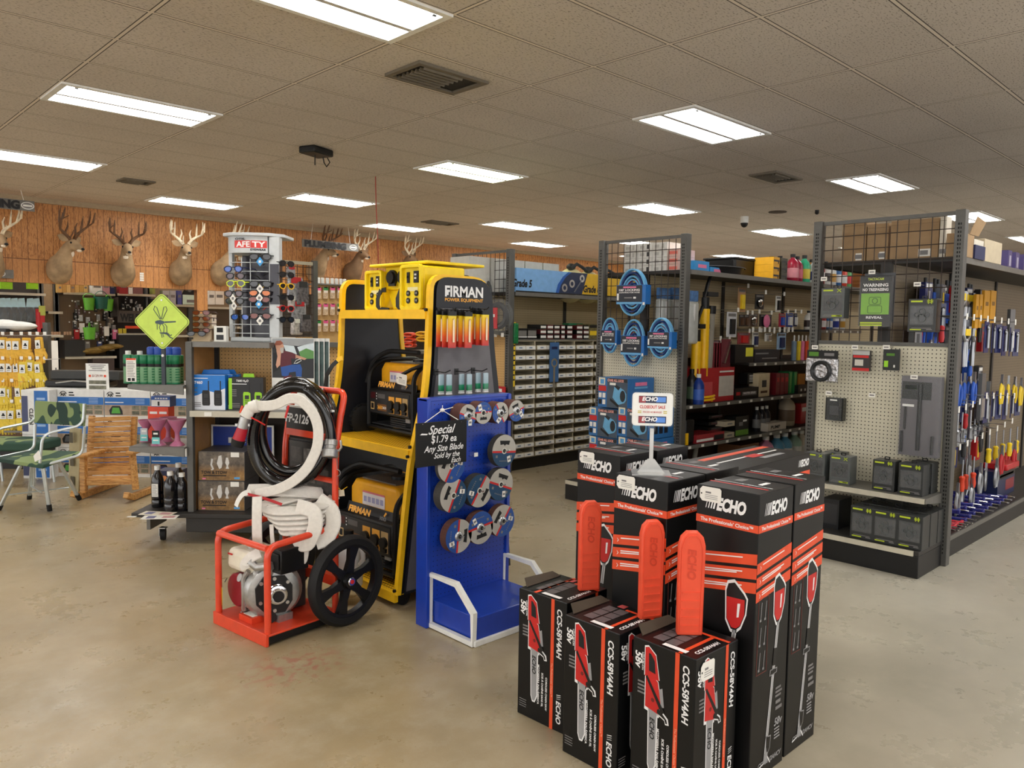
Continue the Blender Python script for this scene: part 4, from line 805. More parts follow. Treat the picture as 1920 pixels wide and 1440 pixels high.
# white lay flat hose: loop around the coil and folded bundle
wz = thing('discharge_hose', 'flat white fire hose looped over the black coil', 'hose', HC, YAW-PI/2)
lp = [(-.155, -.125, .155), (-.10, -.14, .15), (-.03, -.15, .16), (.02, -.155, .19), (.08, -.16, .195), (.15, -.16, .13), (.178, -.16, .05), (.172, -.16, -.05), (.12, -.16, -.155), (.05, -.16, -.22), (-.03, -.15, -.262), (-.14, -.14, -.285)]
def ribbon(mb, pts, w_, t, m, nrm):      # flat band; width direction from the path and a face normal
    P = fillet([Vector(p) for p in pts], .05, 4); n = len(P); vs = []
    for i in range(n):
        T = (P[min(i+1, n-1)]-P[max(i-1, 0)]).normalized(); N = nrm(P[i]) if callable(nrm) else Vector(nrm); W = T.cross(N).normalized(); N = W.cross(T).normalized()
        for a, b_ in ((-1, -.4), (-.85, -1), (.85, -1), (1, -.4), (1, .4), (.85, 1), (-.85, 1), (-1, .4)): vs.append(P[i]+W*(a*w_/2)+N*(b_*t/2))
    fs = [(i*8+k, i*8+(k+1) % 8, (i+1)*8+(k+1) % 8, (i+1)*8+k) for i in range(n-1) for k in range(8)]+[tuple(range(8))[::-1], tuple(range((n-1)*8, n*8))]
    return mb.add(vs, fs, m)
q = MB(); ribbon(q, lp, .05, .012, hosewht, (0, -1, 0)); q.build('hose_band', wz)
q = MB(); q.cyl((-.13, -.125, .15), (-.17, -.125, .14), .033, hosewht, r2=.03, seg=16).cyl((-.165, -.125, .145), (-.19, -.13, .095), .028, hosewht, r2=.03, seg=16).build('end_cuff', wz)
q = MB(); q.cyl((-.19, -.13, .095), (-.205, -.13, .04), .027, alu, seg=16); 
for sx in (-1, 1): q.cyl((-.203+sx*.03, -.135, .05), (-.203+sx*.03, -.135, .062), .008, steel, seg=8)
q.build('nozzle_coupling', wz); MB().cyl((-.203, -.13, .044), (-.226, -.13, -.02), .026, M_('nozzle_red', S(176, 30, 46), .35), r2=.031, seg=18).build('nozzle_body', wz); MB().cyl((-.225, -.13, -.018), (-.235, -.13, -.05), .034, rubber, r2=.03, seg=18).build('nozzle_tip', wz)
q = MB(); q.tube([(-.155, -.15, .095), (-.11, -.16, .075), (-.085, -.16, .06)], .004, red, 6).tube([(.035, -.175, .16), (.028, -.178, .13), (.02, -.18, .10)], .006, red, 6).tube([(-.205, -.13, .15), (-.215, -.135, .115)], .006, orange, 6).build('red_cord', wz)
# folded white hose lying on the cart frame
fz = thing('folded_fire_hose', 'white fire hose folded in a bundle on top of the cart frame', 'hose', atd(545, 965, 3.93), YAW-PI/2)
N0 = (0, -.35, 1); fd = MB()
ribbon(fd, [(-.21, -.02, .125), (-.1, -.03, .132), (.03, .0, .12), (.15, .05, .10)], .075, .016, hosewht, (0, -.8, 1))
for k in range(5):
    z = .075-.025*k; a = .012*k
    ribbon(fd, [(.13-.03*k, .08, z+.03), (-.05, -.05, z), (-.13+a*2.5, -.08, z-.012), (-.05+a, -.10, z-.035), (.09+a, -.09, z-.03), (.19-.01*k, -.05, z-.005), (.215-.01*k, .02, z+.015)], .06, .014, hosewht, (.0, -.55, 1))
fd.build('hose_fold', fz)
fd = MB(); ribbon(fd, [(.15, -.04, .09), (.225, -.06, .04), (.235, -.07, -.03), (.20, -.08, -.10), (.15, -.09, -.115)], .075, .016, hosewht, (0, -1, .15)); ribbon(fd, [(.06, -.10, .07), (.155, -.12, .05), (.16, -.13, -.03), (.12, -.13, -.115), (.085, -.12, -.12), (.055, -.1, -.05), (.0, -.08, .03)], .07, .014, hosewht, (.2, -1, .1)); fd.build('hanging_loop', fz)
fd = MB(); ribbon(fd, [(.0, -.06, .0), (.06, -.09, -.07), (.09, -.10, -.15), (.08, -.10, -.20), (.06, -.09, -.21)], .06, .012, hosewht, (0, -1, .1)); ribbon(fd, [(-.06, -.12, -.02), (-.055, -.13, -.07), (-.045, -.14, -.135)], .02, .008, hosewht, (0, -1, 0)); fd.build('hanging_tail', fz)
fd = MB(); ribbon(fd, [(-.125, -.13, .118), (-.12, -.15, .07), (-.12, -.155, -.03), (-.122, -.14, -.125)], .048, .010, hosewht, (0, -1, .0)); ribbon(fd, [(-.1, -.17, -.145), (-.14, -.18, -.165), (-.17, -.19, -.20), (-.16, -.19, -.22)], .055, .012, hosewht, (-.3, -1, .5)); fd.build('strap', fz)
fd = MB(); ribbon(fd, [(-.18, -.06, .128), (-.215, -.08, .12), (-.235, -.09, .085), (-.243, -.09, .06)], .032, .003, paper, (-.6, -.8, .3)); fd.build('paper_tag', fz)
fd = MB(); ribbon(fd, [(-.19, -.075, .118), (-.1, -.085, .10), (-.02, -.08, .07)], .014, .004, M_('hose_stripe_red', S(186, 46, 50), .6), (0, -1, .2)); fd.build('red_stripe', fz)
# white jug on the bottom shelf of the stand
r = thing('plastic_jug', 'white plastic jug with black cap behind the big black wheel', 'jug', (2.27, 3.62, .075), YAW-PI/2)
jm = M_('jug_white', S(226, 228, 226), .35)
b = MB(); b.lathe([(0, 0), (.068, 0), (.075, .012), (.075, .19), (.068, .225), (.04, .262), (.022, .272), (.022, .29), (0, .29)], jm, (0, 0, 0), 20); b.build('body', r)
MB().tube(fillet([(.045, -.045, .255), (.085, -.06, .225), (.09, -.06, .165), (.07, -.05, .14)], .03, 4), .013, jm, 8).build('handle', r); MB().cyl((0, 0, .284), (0, 0, .312), .026, black, seg=18).build('cap', r)
r = thing('string_tag', 'small cream tag tied on the red cart upright', 'tag', atd(640, 920, 3.95), YAW-PI/2); MB().tube([(-.03, 0, .03), (0, 0, 0), (.03, 0, .02)], .002, yel, 5).build('string', r); MB().prism([(-.012, -.03), (.018, -.026), (.014, .005), (-.012, .004)], cream, (0, -.002, 0), X3, Z3, .001).build('tag_card', r)
# ---------------------------------------------------------------- rolling display that faces the aisle
RZ = YAW-PI/2; RH = Vector((math.sin(YAW), -math.cos(YAW), 0)); FH = Vector((math.cos(YAW), math.sin(YAW), 0))
def atf(x, y, D): d = ray(x, y); return d*(D/d.dot(FH))+Vector((0, 0, CAMH))     # meet the upright plane D metres ahead
D0 = 5.17; X0 = -2.19; RO = RH*X0+FH*D0
def dl(x, y, D): p = atf(x, y, D); return Vector((p.dot(RH)-X0, D-D0, p.z))
px2m = lambda n, D: n*D/FPX
pegt = m_peg('tan_pegboard', S(232, 186, 120), S(70, 46, 24)); ptan = M_('tan_hardboard', S(204, 154, 96), .55, noise=.06)
uns = M_('upright_grey', S(92, 91, 88), .45, .4, noise=.08); shg = M_('shelf_grey', S(112, 110, 105), .4, .3); shd = M_('shelf_dark', S(50, 48, 46), .5, .2); molding = M_('price_moulding', S(196, 190, 172), .35)
rd = thing('rolling_display', 'black based rolling display with pegboard niche and side shelves', 'display', (RO.x, RO.y, 0), RZ)
MB().box(.0, 1.12, .02, .9, .085, .19, shd).box(-.36, 1.13, .0, .9, .185, .215, shd).build('base', rd, bevel=.004)
MB().box(-.28, -.255, .05, .3, .09, .185, shg).build('leg_bracket', rd, smooth=False)
for x, y in ((-.2, .12), (.98, .12), (.98, .8), (-.2, .8)):
    c = MB(); c.lathe([(.012, -.014), (.04, -.016), (.042, 0), (.04, .016), (.012, .014)], rubber, (x, y, .042), 16, (1, .3, 0)); c.box(x-.022, x+.022, y-.02, y+.02, .083, .09, steel).box(x-.024, x-.019, y-.015, y+.015, .03, .085, steel).build('caster', rd)
TOPZ = dl(345, 640, 5.3).z
MB().box(-.0, .043, .05, .09, .215, TOPZ, uns).build('upright', rd, bevel=.003)
MB().box(.39*0+.0, .03, .09, .52, .215, TOPZ-.03, ptan).build('side_panel', rd, smooth=False)
MB().box(.03, .062, .48, .52, .215, TOPZ-.02, shd).build('corner_post', rd, smooth=False)
MB().box(.06, 1.05, .50, .52, .93, TOPZ-.03, pegt).build('back_panel', rd, smooth=False)
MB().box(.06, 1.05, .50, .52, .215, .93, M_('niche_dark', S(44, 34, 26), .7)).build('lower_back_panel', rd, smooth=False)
MB().box(.0, .56, .06, .46, TOPZ-.035, TOPZ, shg).box(.0, 1.06, .46, .53, TOPZ-.035, TOPZ, shg).build('top_deck', rd, smooth=False)
MB().box(1.0, 1.045, .48, .53, .215, TOPZ-.03, shd).build('upright', rd, smooth=False)
SZ = dl(400, 770, 5.22).z
MB().box(.03, 1.0, .06, .5, SZ-.02, SZ, shg).build('shelf', rd, bevel=.002)
mo = MB(); mo.box(.03, 1.0, .035, .06, SZ-.042, SZ-.003, molding); mo.build('price_channel', rd, smooth=False)
for x in (.13, .42): MB().box(x, x+.05, .030, .035, SZ-.036, SZ-.008, paper).build('price_ticket', rd, smooth=False)
for z in (dl(300, 719, 5.3).z, dl(300, 833, 5.3).z):
    MB().box(-.37, .0, .02, .42, z-.012, z, shg).prism([(-.37, 0), (0, 0), (0, -.06), (-.37, -.025)], shg, (0, .02, z-.005), X3, Z3, .012).build('side_shelf', rd, smooth=False)
    MB().prism([(-.37, 0), (0, 0), (0, -.06), (-.37, -.025)], shg, (0, .43, z-.005), X3, Z3, .012).build('shelf_bracket', rd, smooth=False)
Z_UP = dl(300, 719, 5.3).z; Z_LO = dl(300, 833, 5.3).z
# green spray cans on the upper side shelf
gcm = M_('can_green', S(20, 112, 72), .3, .1); gcl = M_('can_label_green', S(112, 158, 118), .45); Dc = 5.28
proto = None; cans = [(239, 0), (254, 0), (269, 0), (284, 0), (297, 0), (317, 0), (328, 0), (262, .075), (277, .075), (292, .075), (312, .075), (325, .075)]
def can_proto(label):
    r = thing('spray_can', label, 'can', group='green spray cans on the side shelf')
    MB().lathe([(0, 0), (.030, 0), (.031, .004), (.031, .135), (0, .135)], gcl, seg=16).build('body', r)
    MB().lathe([(.0305, .135), (.0325, .138), (.0325, .185), (.029, .193), (0, .194)], gcm, seg=16).build('cap', r)
    b = MB(); b.lathe([(.0313, .115), (.0316, .116), (.0316, .134), (.0313, .135), (.0313, .115)], ink, seg=16).lathe([(.0313, .0), (.0318, .001), (.0318, .01), (.0313, .011), (.0313, 0)], gcm, seg=16)
    for k in range(5): b.quad((0, -.0312, .1-.018*k), X3, Z3, .03, .006, gcm, .0008)
    b.build('printed_band', r); return r
cn = ['first', 'second', 'third', 'fourth', 'fifth', 'sixth', 'seventh']
for i, (x, dy) in enumerate(cans):
    p = RH*(((x-960)/FPX)*Dc)+FH*(Dc+dy); lab = f'{cn[i]} green spray can from the aisle end of the front row under the mosquito sign' if dy == 0 else f'{cn[i-7]} green spray can in the rear row behind the mosquito sign pole'
    if proto is None: proto = can_proto(lab); proto.location = (p.x, p.y, Z_UP)
    else: copy_thing(proto, lab, (p.x, p.y, Z_UP))
for i, x in enumerate((240, 262)):
    p = atf(x, 655, 5.42); r = thing('white_cap_bottle', f'{cn[i]} white capped bottle behind the green cans', 'bottle', (p.x, p.y, Z_UP), 0, 'white capped bottles'); MB().cyl((0, 0, 0), (0, 0, .19), .03, gcm).build('body', r); MB().cyl((0, 0, .19), (0, 0, .215), .018, white).build('cap', r)
for i, (x, dd) in enumerate(((283, .16), (296, .16), (317, .16), (330, .16))):
    p = RH*(((x-960)/FPX)*(Dc+dd))+FH*(Dc+dd); r = thing('blue_can', f'{cn[i]} blue can standing behind the green spray cans', 'can', (p.x, p.y, Z_UP), 0, 'blue cans behind the green ones')
    MB().cyl((0, 0, 0), (0, 0, .2), .03, M_('can_blue', S(34, 74, 170), .35)).build('body', r); MB().lathe([(.031, .2), (.031, .235), (.02, .245), (0, .245)], M_('can_blue', (0, 0, 0))).build('cap', r)
p = atf(246, 694, 5.245); r = thing('leaflet', 'white leaflet card leaning against the green spray cans', 'card', p, RZ); w_ = px2m(19, 5.24)/2; h_ = px2m(44, 5.24)/2
b = MB(); b.box(-w_, w_, -.001, .001, -h_, h_, paper); lines(b, lambda u, v: (Vector((u, -.001, v)), X3), 0, h_*.7, w_*1.6, 10, .004, .011, gprint); b.quad((-w_*.4, -.001, -h_*.8), X3, Z3, .02, .02, ink, .001).quad((w_*.4, -.001, -h_*.8), X3, Z3, .02, .02, ink, .001).quad((0, -.001, h_*.94), X3, Z3, w_*1.9, .012, orange, .001); b.build('card', r, smooth=False)
# mosquito sign
Ds = 5.20; p = atf(304, 603, Ds); r = thing('mosquito_sign', 'lime green diamond sign with a mosquito on a dark post', 'sign', p, RZ); q = px2m(52, Ds); lm = M_('sign_lime', S(196, 222, 92), .45); bugm = M_('sign_bug', S(66, 82, 92), .5)
def dia(k, rr): c = rrect(-q*.74*k, q*.74*k, -q*.74*k, q*.74*k, rr, 5); return [((a-b)*.7071, (a+b)*.7071) for a, b in c]
MB().prism(dia(1.0, .03), lm, (0, .002, 0), X3, Z3, .004).build('sign_plate', r); b = MB(); b.ring(dia(.955, .027), dia(.935, .025), ink, (0, -.002, 0), X3, Z3, .0006)
k = q/52
def Q(l): return [(x*k, -y*k) for x, y in l]
b.poly(Q([(-13, 0), (-9, -2), (-3, -3), (3, -1), (6, 1), (3, 4), (-4, 6), (-8, 4), (-12, 4)]), bugm, (0, -.002, 0), X3, Z3, .001).poly(Q([(5, -.5), (26, -1.5), (26, 1), (6, 2.5)]), bugm, (0, -.002, 0), X3, Z3, .001)
for pts in ([(-3, -4), (-15, -22), (-13, -29), (-9, -26), (-2, -5)], [(-1, -4), (4, -27), (8, -28), (10, -22), (1, -4)], [(-9, 4), (-9, 15)], [(-3, 6), (-5, 11), (-2, 19)], [(1, 5), (4, 10), (3, 20)], [(5, 4), (9, 9), (9, 22)], [(-2, 22), (0, 30)], [(1, 22), (3, 29)]): b.tube([Vector((x*k, -.0035, -y*k)) for x, y in pts], .0022, bugm, 4)
b.poly(Q([(-5, 20), (8, 20), (13, 22), (10, 25), (4, 23), (-4, 22)]), bugm, (0, -.002, 0), X3, Z3, .001)
b.tube([Vector((x*k, -.0035, -y*k)) for x, y in [(9, 23), (15, 29), (20, 31)]], .004, bugm, 4).tube([Vector((x*k, -.0035, -y*k)) for x, y in [(10, 22), (16, 26), (18, 24)]], .003, bugm, 4).build('mosquito_drawing', r)
for s in (-1, 1): MB().cyl((0, -.003, s*q*.77), (0, -.006, s*q*.77), .006, steel, seg=10).build('screw', r)
zb = Z_UP-p.z; MB().box(-.012, .012, .002, .022, zb, -q*.7, M_('post_slate', S(54, 60, 70), .5)).build('post', r, smooth=False)
MB().cyl((0, .001, -q*1.22), (0, -.003, -q*1.22), .009, white, seg=14).build('post_bolt', r)
# mauve funnels, tags and boxes on the lower side shelf
fm = M_('funnel_mauve', S(176, 104, 136), .35); proto = None
for i, (x, D, s) in enumerate(((270, 5.42, .85), (293, 5.27, 1.), (312, 5.45, .95), (329, 5.27, 1.))):
    p = RH*(((x-960)/FPX)*D)+FH*D; lab = ['mauve funnel at the far outer end of the lower side shelf', 'mauve funnel with a dark price tag in front on the side shelf', 'mauve funnel behind the two front ones on the side shelf', 'mauve funnel right beside the grey upright'][i]
    r = thing('funnel', lab, 'funnel', (p.x, p.y, Z_LO), 0, 'mauve funnels'); r.scale = (s, s, s)
    MB().lathe([(.05, .0), (.046, .008), (.02, .03), (.014, .07), (.016, .09), (.058, .165), (.062, .178), (.058, .178), (.012, .09), (.0, .09)], fm, seg=22).build('cone', r)
    MB().lathe([(.0585, .172), (.064, .173), (.064, .181), (.0585, .181), (.0585, .172)], clear, seg=22).build('rim', r)
for i, (x, y, D) in enumerate(((270, 815, 5.36), (292, 820, 5.20))):
    p = atf(x, y, D); r = thing('shelf_tag', ['pale teal hang tag on the rear funnel', 'black and teal hang tag before the front funnel'][i], 'tag', p, RZ); b = MB(); b.box(-.026, .026, -.001, .001, -.045, .0, M_('tag_teal', S(110, 190, 190), .5)).box(-.024, .024, -.001, .001, 0, .045, ink if i else M_('tag_pale', S(190, 196, 200), .5)).quad((0, -.001, .025), X3, Z3, .03, .012, white, .001).quad((0, -.001, -.02), X3, Z3, .035, .008, white, .001).build('card', r, smooth=False)
def carton(name, label, x0, x1, y0, y1, D, depth, m, cat='box', group=None, rz=RZ, art=None, bev=.002):   # box given by its front face in the picture at D metres
    a = atf((x0+x1)/2, y1, D); w_ = px2m(x1-x0, D); h_ = px2m(y1-y0, D); r = thing(name, label, cat, a, rz, group)
    MB().box(-w_/2, w_/2, 0, depth, 0, h_, m).build('carton', r, bevel=bev, smooth=False)
    if art:
        b = MB(); art(b, w_, h_); b.build('printing', r, smooth=False)
    return r
F0 = (0, 0, 0)
def A(b, w_, h_): return lambda u, v: Vector((u*w_, 0, v*h_))       # u -0.5..0.5, v 0..1 on the front face
def art_orange(b, w, h):
    P = A(b, w, h); b.quad(P(-.22, .82), X3, Z3, w*.36, h*.07, white, .001).quad(P(.24, .82), X3, Z3, w*.36, h*.07, white, .001).quad(P(.05, .45), X3, Z3, w*.12, h*.3, ink, .001)
r = carton('orange_box', 'orange red box behind the mauve funnels', 277, 316, 750, 783, 5.5, .1, M_('box_orange', S(222, 72, 44), .45), art=art_orange); r.location.z = Z_LO; r.scale = (1, 1, 1.9)
def art_ph(b, w, h): P = A(b, w, h); b.quad(P(0, .35), X3, Z3, w*.96, h*.6, white, .001).quad(P(-.1, .3), X3, Z3, w*.1, h*.4, ink, .002); [b.quad(P(-.25+.14*k, .8), X3, Z3, w*.1, h*.12, white, .001) for k in range(5)]
carton('small_blue_box', 'small blue and white box stacked on the orange box', 283, 319, 729, 749, 5.5, .1, M_('box_blue', S(40, 84, 160), .45), art=art_ph).location.z = Z_LO+px2m(33, 5.5)*1.9
# black bottles, navy box and papers on the base
bo = M_('bottle_black', S(16, 16, 20), .14, coat=.6); proto = None
for i, (x, D, h) in enumerate(((290, 5.36, .29), (314, 5.24, .275), (330, 5.42, .30), (336, 5.27, .26))):
    p = RH*(((x-960)/FPX)*D)+FH*D; r = thing('oil_bottle', ['black bottle with a white back label at the outer end of the base', 'black ribbed bottle in front on the base', 'black bottle with white cap behind the ribbed one', 'dark bottle half hidden by the grey upright'][i], 'bottle', (p.x, p.y, .215), RZ, 'black bottles on the base')
    MB().lathe([(0, 0), (.038, 0), (.042, .01), (.042, .05), (.0395, .055), (.042, .06), (.042, .09), (.0395, .095), (.042, .10), (.042, h*.62), (.034, h*.76), (.016, h*.88), (.016, h*.92), (0, h*.92)], bo, seg=20).build('body', r); MB().cyl((0, 0, h*.9), (0, 0, h), .02, white, seg=16).build('cap', r)
    if i == 0: b = MB(); b.box(-.022, .022, -.0445, -.0425, .08, .17, paper); lines(b, lambda u, v: (Vector((u, -.0445, v)), X3), 0, .16, .036, 8, .003, .010, gprint); b.build('label', r, smooth=False)
carton('navy_box', 'navy box with an orange emblem behind the black bottles', 293, 337, 858, 915, 5.55, .15, M_('box_navy', S(28, 34, 72), .5), art=lambda b, w, h: b.poly([(a*.02-.01*0, c*.02+h*.75) for a, c in arc(0, 0, 1, 0, 330, 11)], M_('emblem_orange', S(230, 150, 90), .5), (-w*.15, 0, 0), X3, Z3, .001).quad((0, 0, h*.55), X3, Z3, w*.5, .008, M_('emblem_orange', (0, 0, 0)), .001)).location.z = .215
for i, (x, y, a, c) in enumerate(((300, 970, 8, paper), (296, 963, -5, M_('paper_cream', S(226, 218, 200), .6)), (247, 969, 3, white))):
    p = atz(x, y, .216+.003*i); r = thing('flyer', ['printed flyer lying loose on the display base', 'cream flyer under the black bottles', 'small white price ticket on the corner of the base'][i], 'paper', p, RZ+math.radians(a)); b = MB(); s = .11 if i < 2 else .028; b.box(-s, s, -s*.45, s*.45, 0, .002, c)
    if i < 2: b.quad((s*.5, 0, .002), X3, Y3, s*.7, s*.5, M_('flyer_pink', S(200, 150, 150), .5), .0006).quad((-s*.5, 0, .002), X3, Y3, s*.5, s*.6, M_('flyer_slate', S(110, 110, 150), .5), .0006)
    b.build('sheet', r, smooth=False)
# radios on the shelf
def radio_art(bodyc, top, low, txt, side):
    def f(b, w, h):
        P = A(b, w, h); b.quad(P(0, .5), X3, Z3, w*.995, h*.995, low, .0006); b.poly([(-w*.498, h*.36), (-w*.25, h*.42), (0, h*.55), (.2*w, h*.5), (.498*w, h*.62), (.498*w, h*.99), (-.498*w, h*.99)], top, F0, X3, Z3, .001)
        if side: b.quad(P(-.45, .5), X3, Z3, w*.1, h*.94, lime, .002)
        b.text(txt, wprint, P(-.24, .78) if not side else P(-.1, .9), X3, Z3, h*(.08 if not side else .06), bold=.03, shear=.15, d=.0016); b.quad(P(-.2, .9 if not side else .8), X3, Z3, w*.45, h*.02, wprint, .0016)
        for k in range(4): b.quad(P(-.36, .62-.06*k), X3, Z3, w*.18, h*.025, (bodyc if k % 2 else gprint) if not side else gprint, .0016)
        for k in range(3): b.quad(P(-.3, .2-.05*k), X3, Z3, w*.25, h*.02, gprint, .0016)
        for u in (-.03, .3):
            uu = u+(.06 if side else 0); b.poly([((uu-.09)*w, h*.12), ((uu+.09)*w, h*.12), ((uu+.11)*w, h*.16), ((uu+.10)*w, h*.52), ((uu+.07)*w, h*.56), (uu*w-.09*w, h*.56), ((uu-.11)*w, h*.5), ((uu-.11)*w, h*.16)], black if not side else lime, F0, X3, Z3, .002)
            b.quad(P(uu+.07, .68), X3, Z3, w*.03, h*.3, black, .002); b.quad(P(uu, .40), X3, Z3, w*.12, h*.12, charcoal, .0026)
            for k in range(3): b.quad(P(uu, .29-.05*k), X3, Z3, w*.12, h*.02, charcoal, .0026)
    return f
bl = M_('radio_blue', S(30, 120, 206), .4); bk = M_('radio_black', S(30, 30, 32), .4)
r1 = carton('radio_box', 'blue and white two way radio box in front on the niche shelf', 355, 423, 706, 772, 5.27, .05, bl, group='two way radio boxes', art=radio_art(bl, bl, M_('radio_white', S(224, 228, 236), .45), 'T460', False)); r1.location.z = SZ
for i in range(2):
    q = r1.copy(); COL.objects.link(q); q.location = r1.location+FH*(.06+.06*i)+RH*(.03+.02*i); q['label'] = ['blue two way radio box directly behind the front blue one', 'blue two way radio box deepest on the niche shelf'][i]
    for ch in r1.children: c = ch.copy(); COL.objects.link(c); c.parent = q
    MB().prism([(-.1, 0), (.1, 0), (.085, .03), (-.085, .03)], bl, (0, .025, px2m(66, 5.27)), X3, Z3, .002).build('hang_tab', q, smooth=False)
r2 = carton('radio_box', 'black and lime two way radio box beside the blue one', 429, 494, 710, 772, 5.27, .06, bk, group='two way radio boxes', art=radio_art(bk, bk, bk, 'T600 H\u2082O', True)); r2.location.z = SZ
MB().prism([(-.03, 0), (.05, 0), (.045, .025), (-.025, .025)], lime, (0, .03, px2m(62, 5.27)), X3, Z3, .002).build('hang_tab', r2, smooth=False)
# blue banner, tow boxes
r = thing('blue_banner_sign', 'blue sign board with white letter bars leaning in the lower niche', 'sign', atf(455, 858, 5.55), RZ); w_ = px2m(118, 5.55)/2; h_ = px2m(62, 5.55)
b = MB(); b.box(-w_, w_, 0, .012, 0, h_, white); b.build('frame', r, smooth=False); b = MB(); b.quad((0, 0, h_/2), X3, Z3, w_*1.88, h_*.9, M_('banner_blue', S(24, 56, 150), .45), .001)
b.poly([(-w_*.45, h_*.10), (-w_*.45, h_*.22), (w_*.3, h_*.22), (w_*.3, h_*.1)], white, F0, X3, Z3, .002).poly([(-w_*.45, h_*.45), (-w_*.45, h_*.62), (w_*.1, h_*.62), (w_*.1, h_*.45)], white, F0, X3, Z3, .002); b.build('printed_face', r, smooth=False)
tm = Nodes('tow_box_picture', .4); nz = tm.noise(14, 5, rough=.7); zz = tm.sep()[2]
tm.done(tm.mix(tm.ramp(zz, (.06, 0.), (.12, 1.)), tm.ramp(nz, (.3, S(80, 56, 30)), (.6, S(150, 112, 60)), (.75, S(190, 160, 110))), tm.ramp(nz, (.3, S(40, 36, 32)), (.55, S(110, 98, 84)), (.75, S(170, 156, 140)))))
def tow(b, w, h):
    P = A(b, w, h); b.quad(P(0, .5), X3, Z3, w*.98, h*.96, tm.m, .0006); mt = M_('hitch_silver', S(206, 204, 200), .35)
    b.tube([P(-.22, .38)+Vector((0, -.002, 0)), P(-.18, .4)+Vector((0, -.002, 0)), P(-.22, .55)+Vector((0, -.002, 0)), P(-.2, .75)+Vector((0, -.002, 0))], .006, mt, 4, flat=.001, up=(0, -1, 0))
    b.poly([(-.05*w, .4*h), (-.1*w, .6*h), (-.06*w, .85*h), (.0*w, .88*h), (.02*w, .6*h), (0, .45*h)], mt, F0, X3, Z3, .0016).poly([(.09*w, .42*h), (.16*w, .42*h), (.14*w, .52*h), (.17*w, .62*h), (.14*w, .8*h), (.1*w, .8*h), (.08*w, .62*h), (.11*w, .52*h)], mt, F0, X3, Z3, .0016)
    b.text('TOW & STOW', ink, P(-.16, .29), X3, Z3, h*.10, w=w*.56, bold=.03, d=.002); b.quad(P(-.15, .18), X3, Z3, w*.5, h*.035, ink, .0016); b.quad(P(.33, .1), X3, Z3, w*.12, h*.07, sky, .0016); b.quad(P(-.38, .07), X3, Z3, w*.07, h*.05, pink, .0016); b.quad(P(.29, .9), X3, Z3, w*.18, h*.16, paper, .0016)
tb = M_('tow_box_side', S(84, 80, 78), .5)
a = carton('tow_hitch_box', 'lower one of the two stacked tow hitch boxes', 371, 460, 915, 972, 5.27, .3, tb, art=tow, group='tow hitch boxes'); a.location.z = .216; hh = px2m(57, 5.27)
c = carton('tow_hitch_box', 'upper one of the two stacked tow hitch boxes', 372, 460, 858, 914, 5.27, .3, tb, art=tow, group='tow hitch boxes'); c.location.z = .218+hh
# posters of the driver
pn = ['front poster of a man at the wheel of a truck, leaning in the niche', 'poster edge just behind the front truck poster', 'poster edge third in the leaning stack', 'poster edge deepest in the leaning stack']
for i in range(4):
    D = 5.34+.02*i; p = atf(550, 779, D); r = thing('poster_board', pn[i], 'poster', p+RH*(.035*i), RZ, 'truck posters'); w_ = px2m(80, D); h_ = px2m(146, D)
    MB().box(-w_/2, w_/2, 0, .004, 0, h_, white).build('board', r, smooth=False)
    if i: 
        MB().quad((w_*.3, 0, h_*.66), X3, Z3, w_*.36, h_*.6, M_('poster_green_grey', S(70, 92, 90), .4, noise=.5, scale=14), .001).build('printed_picture', r, smooth=False); continue
    b = MB(); pt = lambda l: [((x-550)*D/FPX, (779-y)*D/FPX) for x, y in l]; G = lambda l, m, d: b.poly(pt(l), m, F0, X3, Z3, d)
    G([(511, 634), (589, 634), (589, 708), (511, 708)], M_('cab_black', S(34, 36, 40), .4), .001); G([(511, 634), (589, 634), (589, 642), (560, 648), (511, 644)], M_('cab_grey', S(150, 154, 156), .4), .0014)
    G([(558, 650), (589, 640), (589, 664), (566, 668)], M_('window_haze', S(206, 220, 226), .4), .0014); G([(561, 659), (575, 652), (589, 657), (589, 671), (566, 672)], M_('hill_green', S(96, 150, 84), .5), .0018)
    G([(532, 646), (552, 648), (557, 662), (556, 672), (540, 668)], M_('window_haze', (0, 0, 0)), .0014)
    G([(513, 662), (522, 660), (526, 690), (511, 700)], M_('seat_black', S(24, 24, 28), .5), .0016); G([(523, 662), (530, 656), (548, 660), (557, 664), (555, 672), (546, 671), (548, 684), (528, 690), (522, 676)], M_('shirt_maroon', S(96, 44, 54), .6), .0024)
    G([(517, 644), (521, 639), (529, 640), (533, 648), (533, 656), (528, 663), (521, 660), (518, 652)], M_('poster_skin', S(206, 156, 130), .5), .0024); G([(515, 647), (519, 639), (527, 638), (532, 643), (526, 647)], M_('cap_rust', S(150, 86, 66), .6), .0030); G([(526, 652), (533, 651), (532, 661), (527, 662)], M_('beard_grey', S(190, 184, 178), .6), .0028)
    G([(519, 656), (525, 654), (528, 660), (526, 684), (520, 690), (518, 684), (521, 668)], M_('poster_skin', (0, 0, 0)), .0034); G([(555, 664), (570, 669), (576, 671), (572, 674), (555, 670)], M_('poster_skin', (0, 0, 0)), .0030)
    G([(527, 688), (548, 683), (564, 682), (567, 690), (566, 706), (556, 706), (555, 696), (543, 698), (541, 706), (529, 704)], M_('jeans_blue', S(48, 88, 160), .6), .0028); b.tube([Vector(((x-550)*D/FPX, -.003, (779-y)*D/FPX)) for x, y in [(552, 681), (556, 675), (564, 672), (566, 675), (558, 680)]], .003, M_('wheel_white', S(226, 230, 232), .4), 4, closed=True)
    G([(560, 690), (589, 676), (589, 708), (572, 708)], M_('cab_black', (0, 0, 0)), .0026); G([(532, 706), (547, 702), (550, 712), (532, 716)], M_('shirt_maroon', (0, 0, 0)), .003); b.build('printed_picture', r, smooth=False)
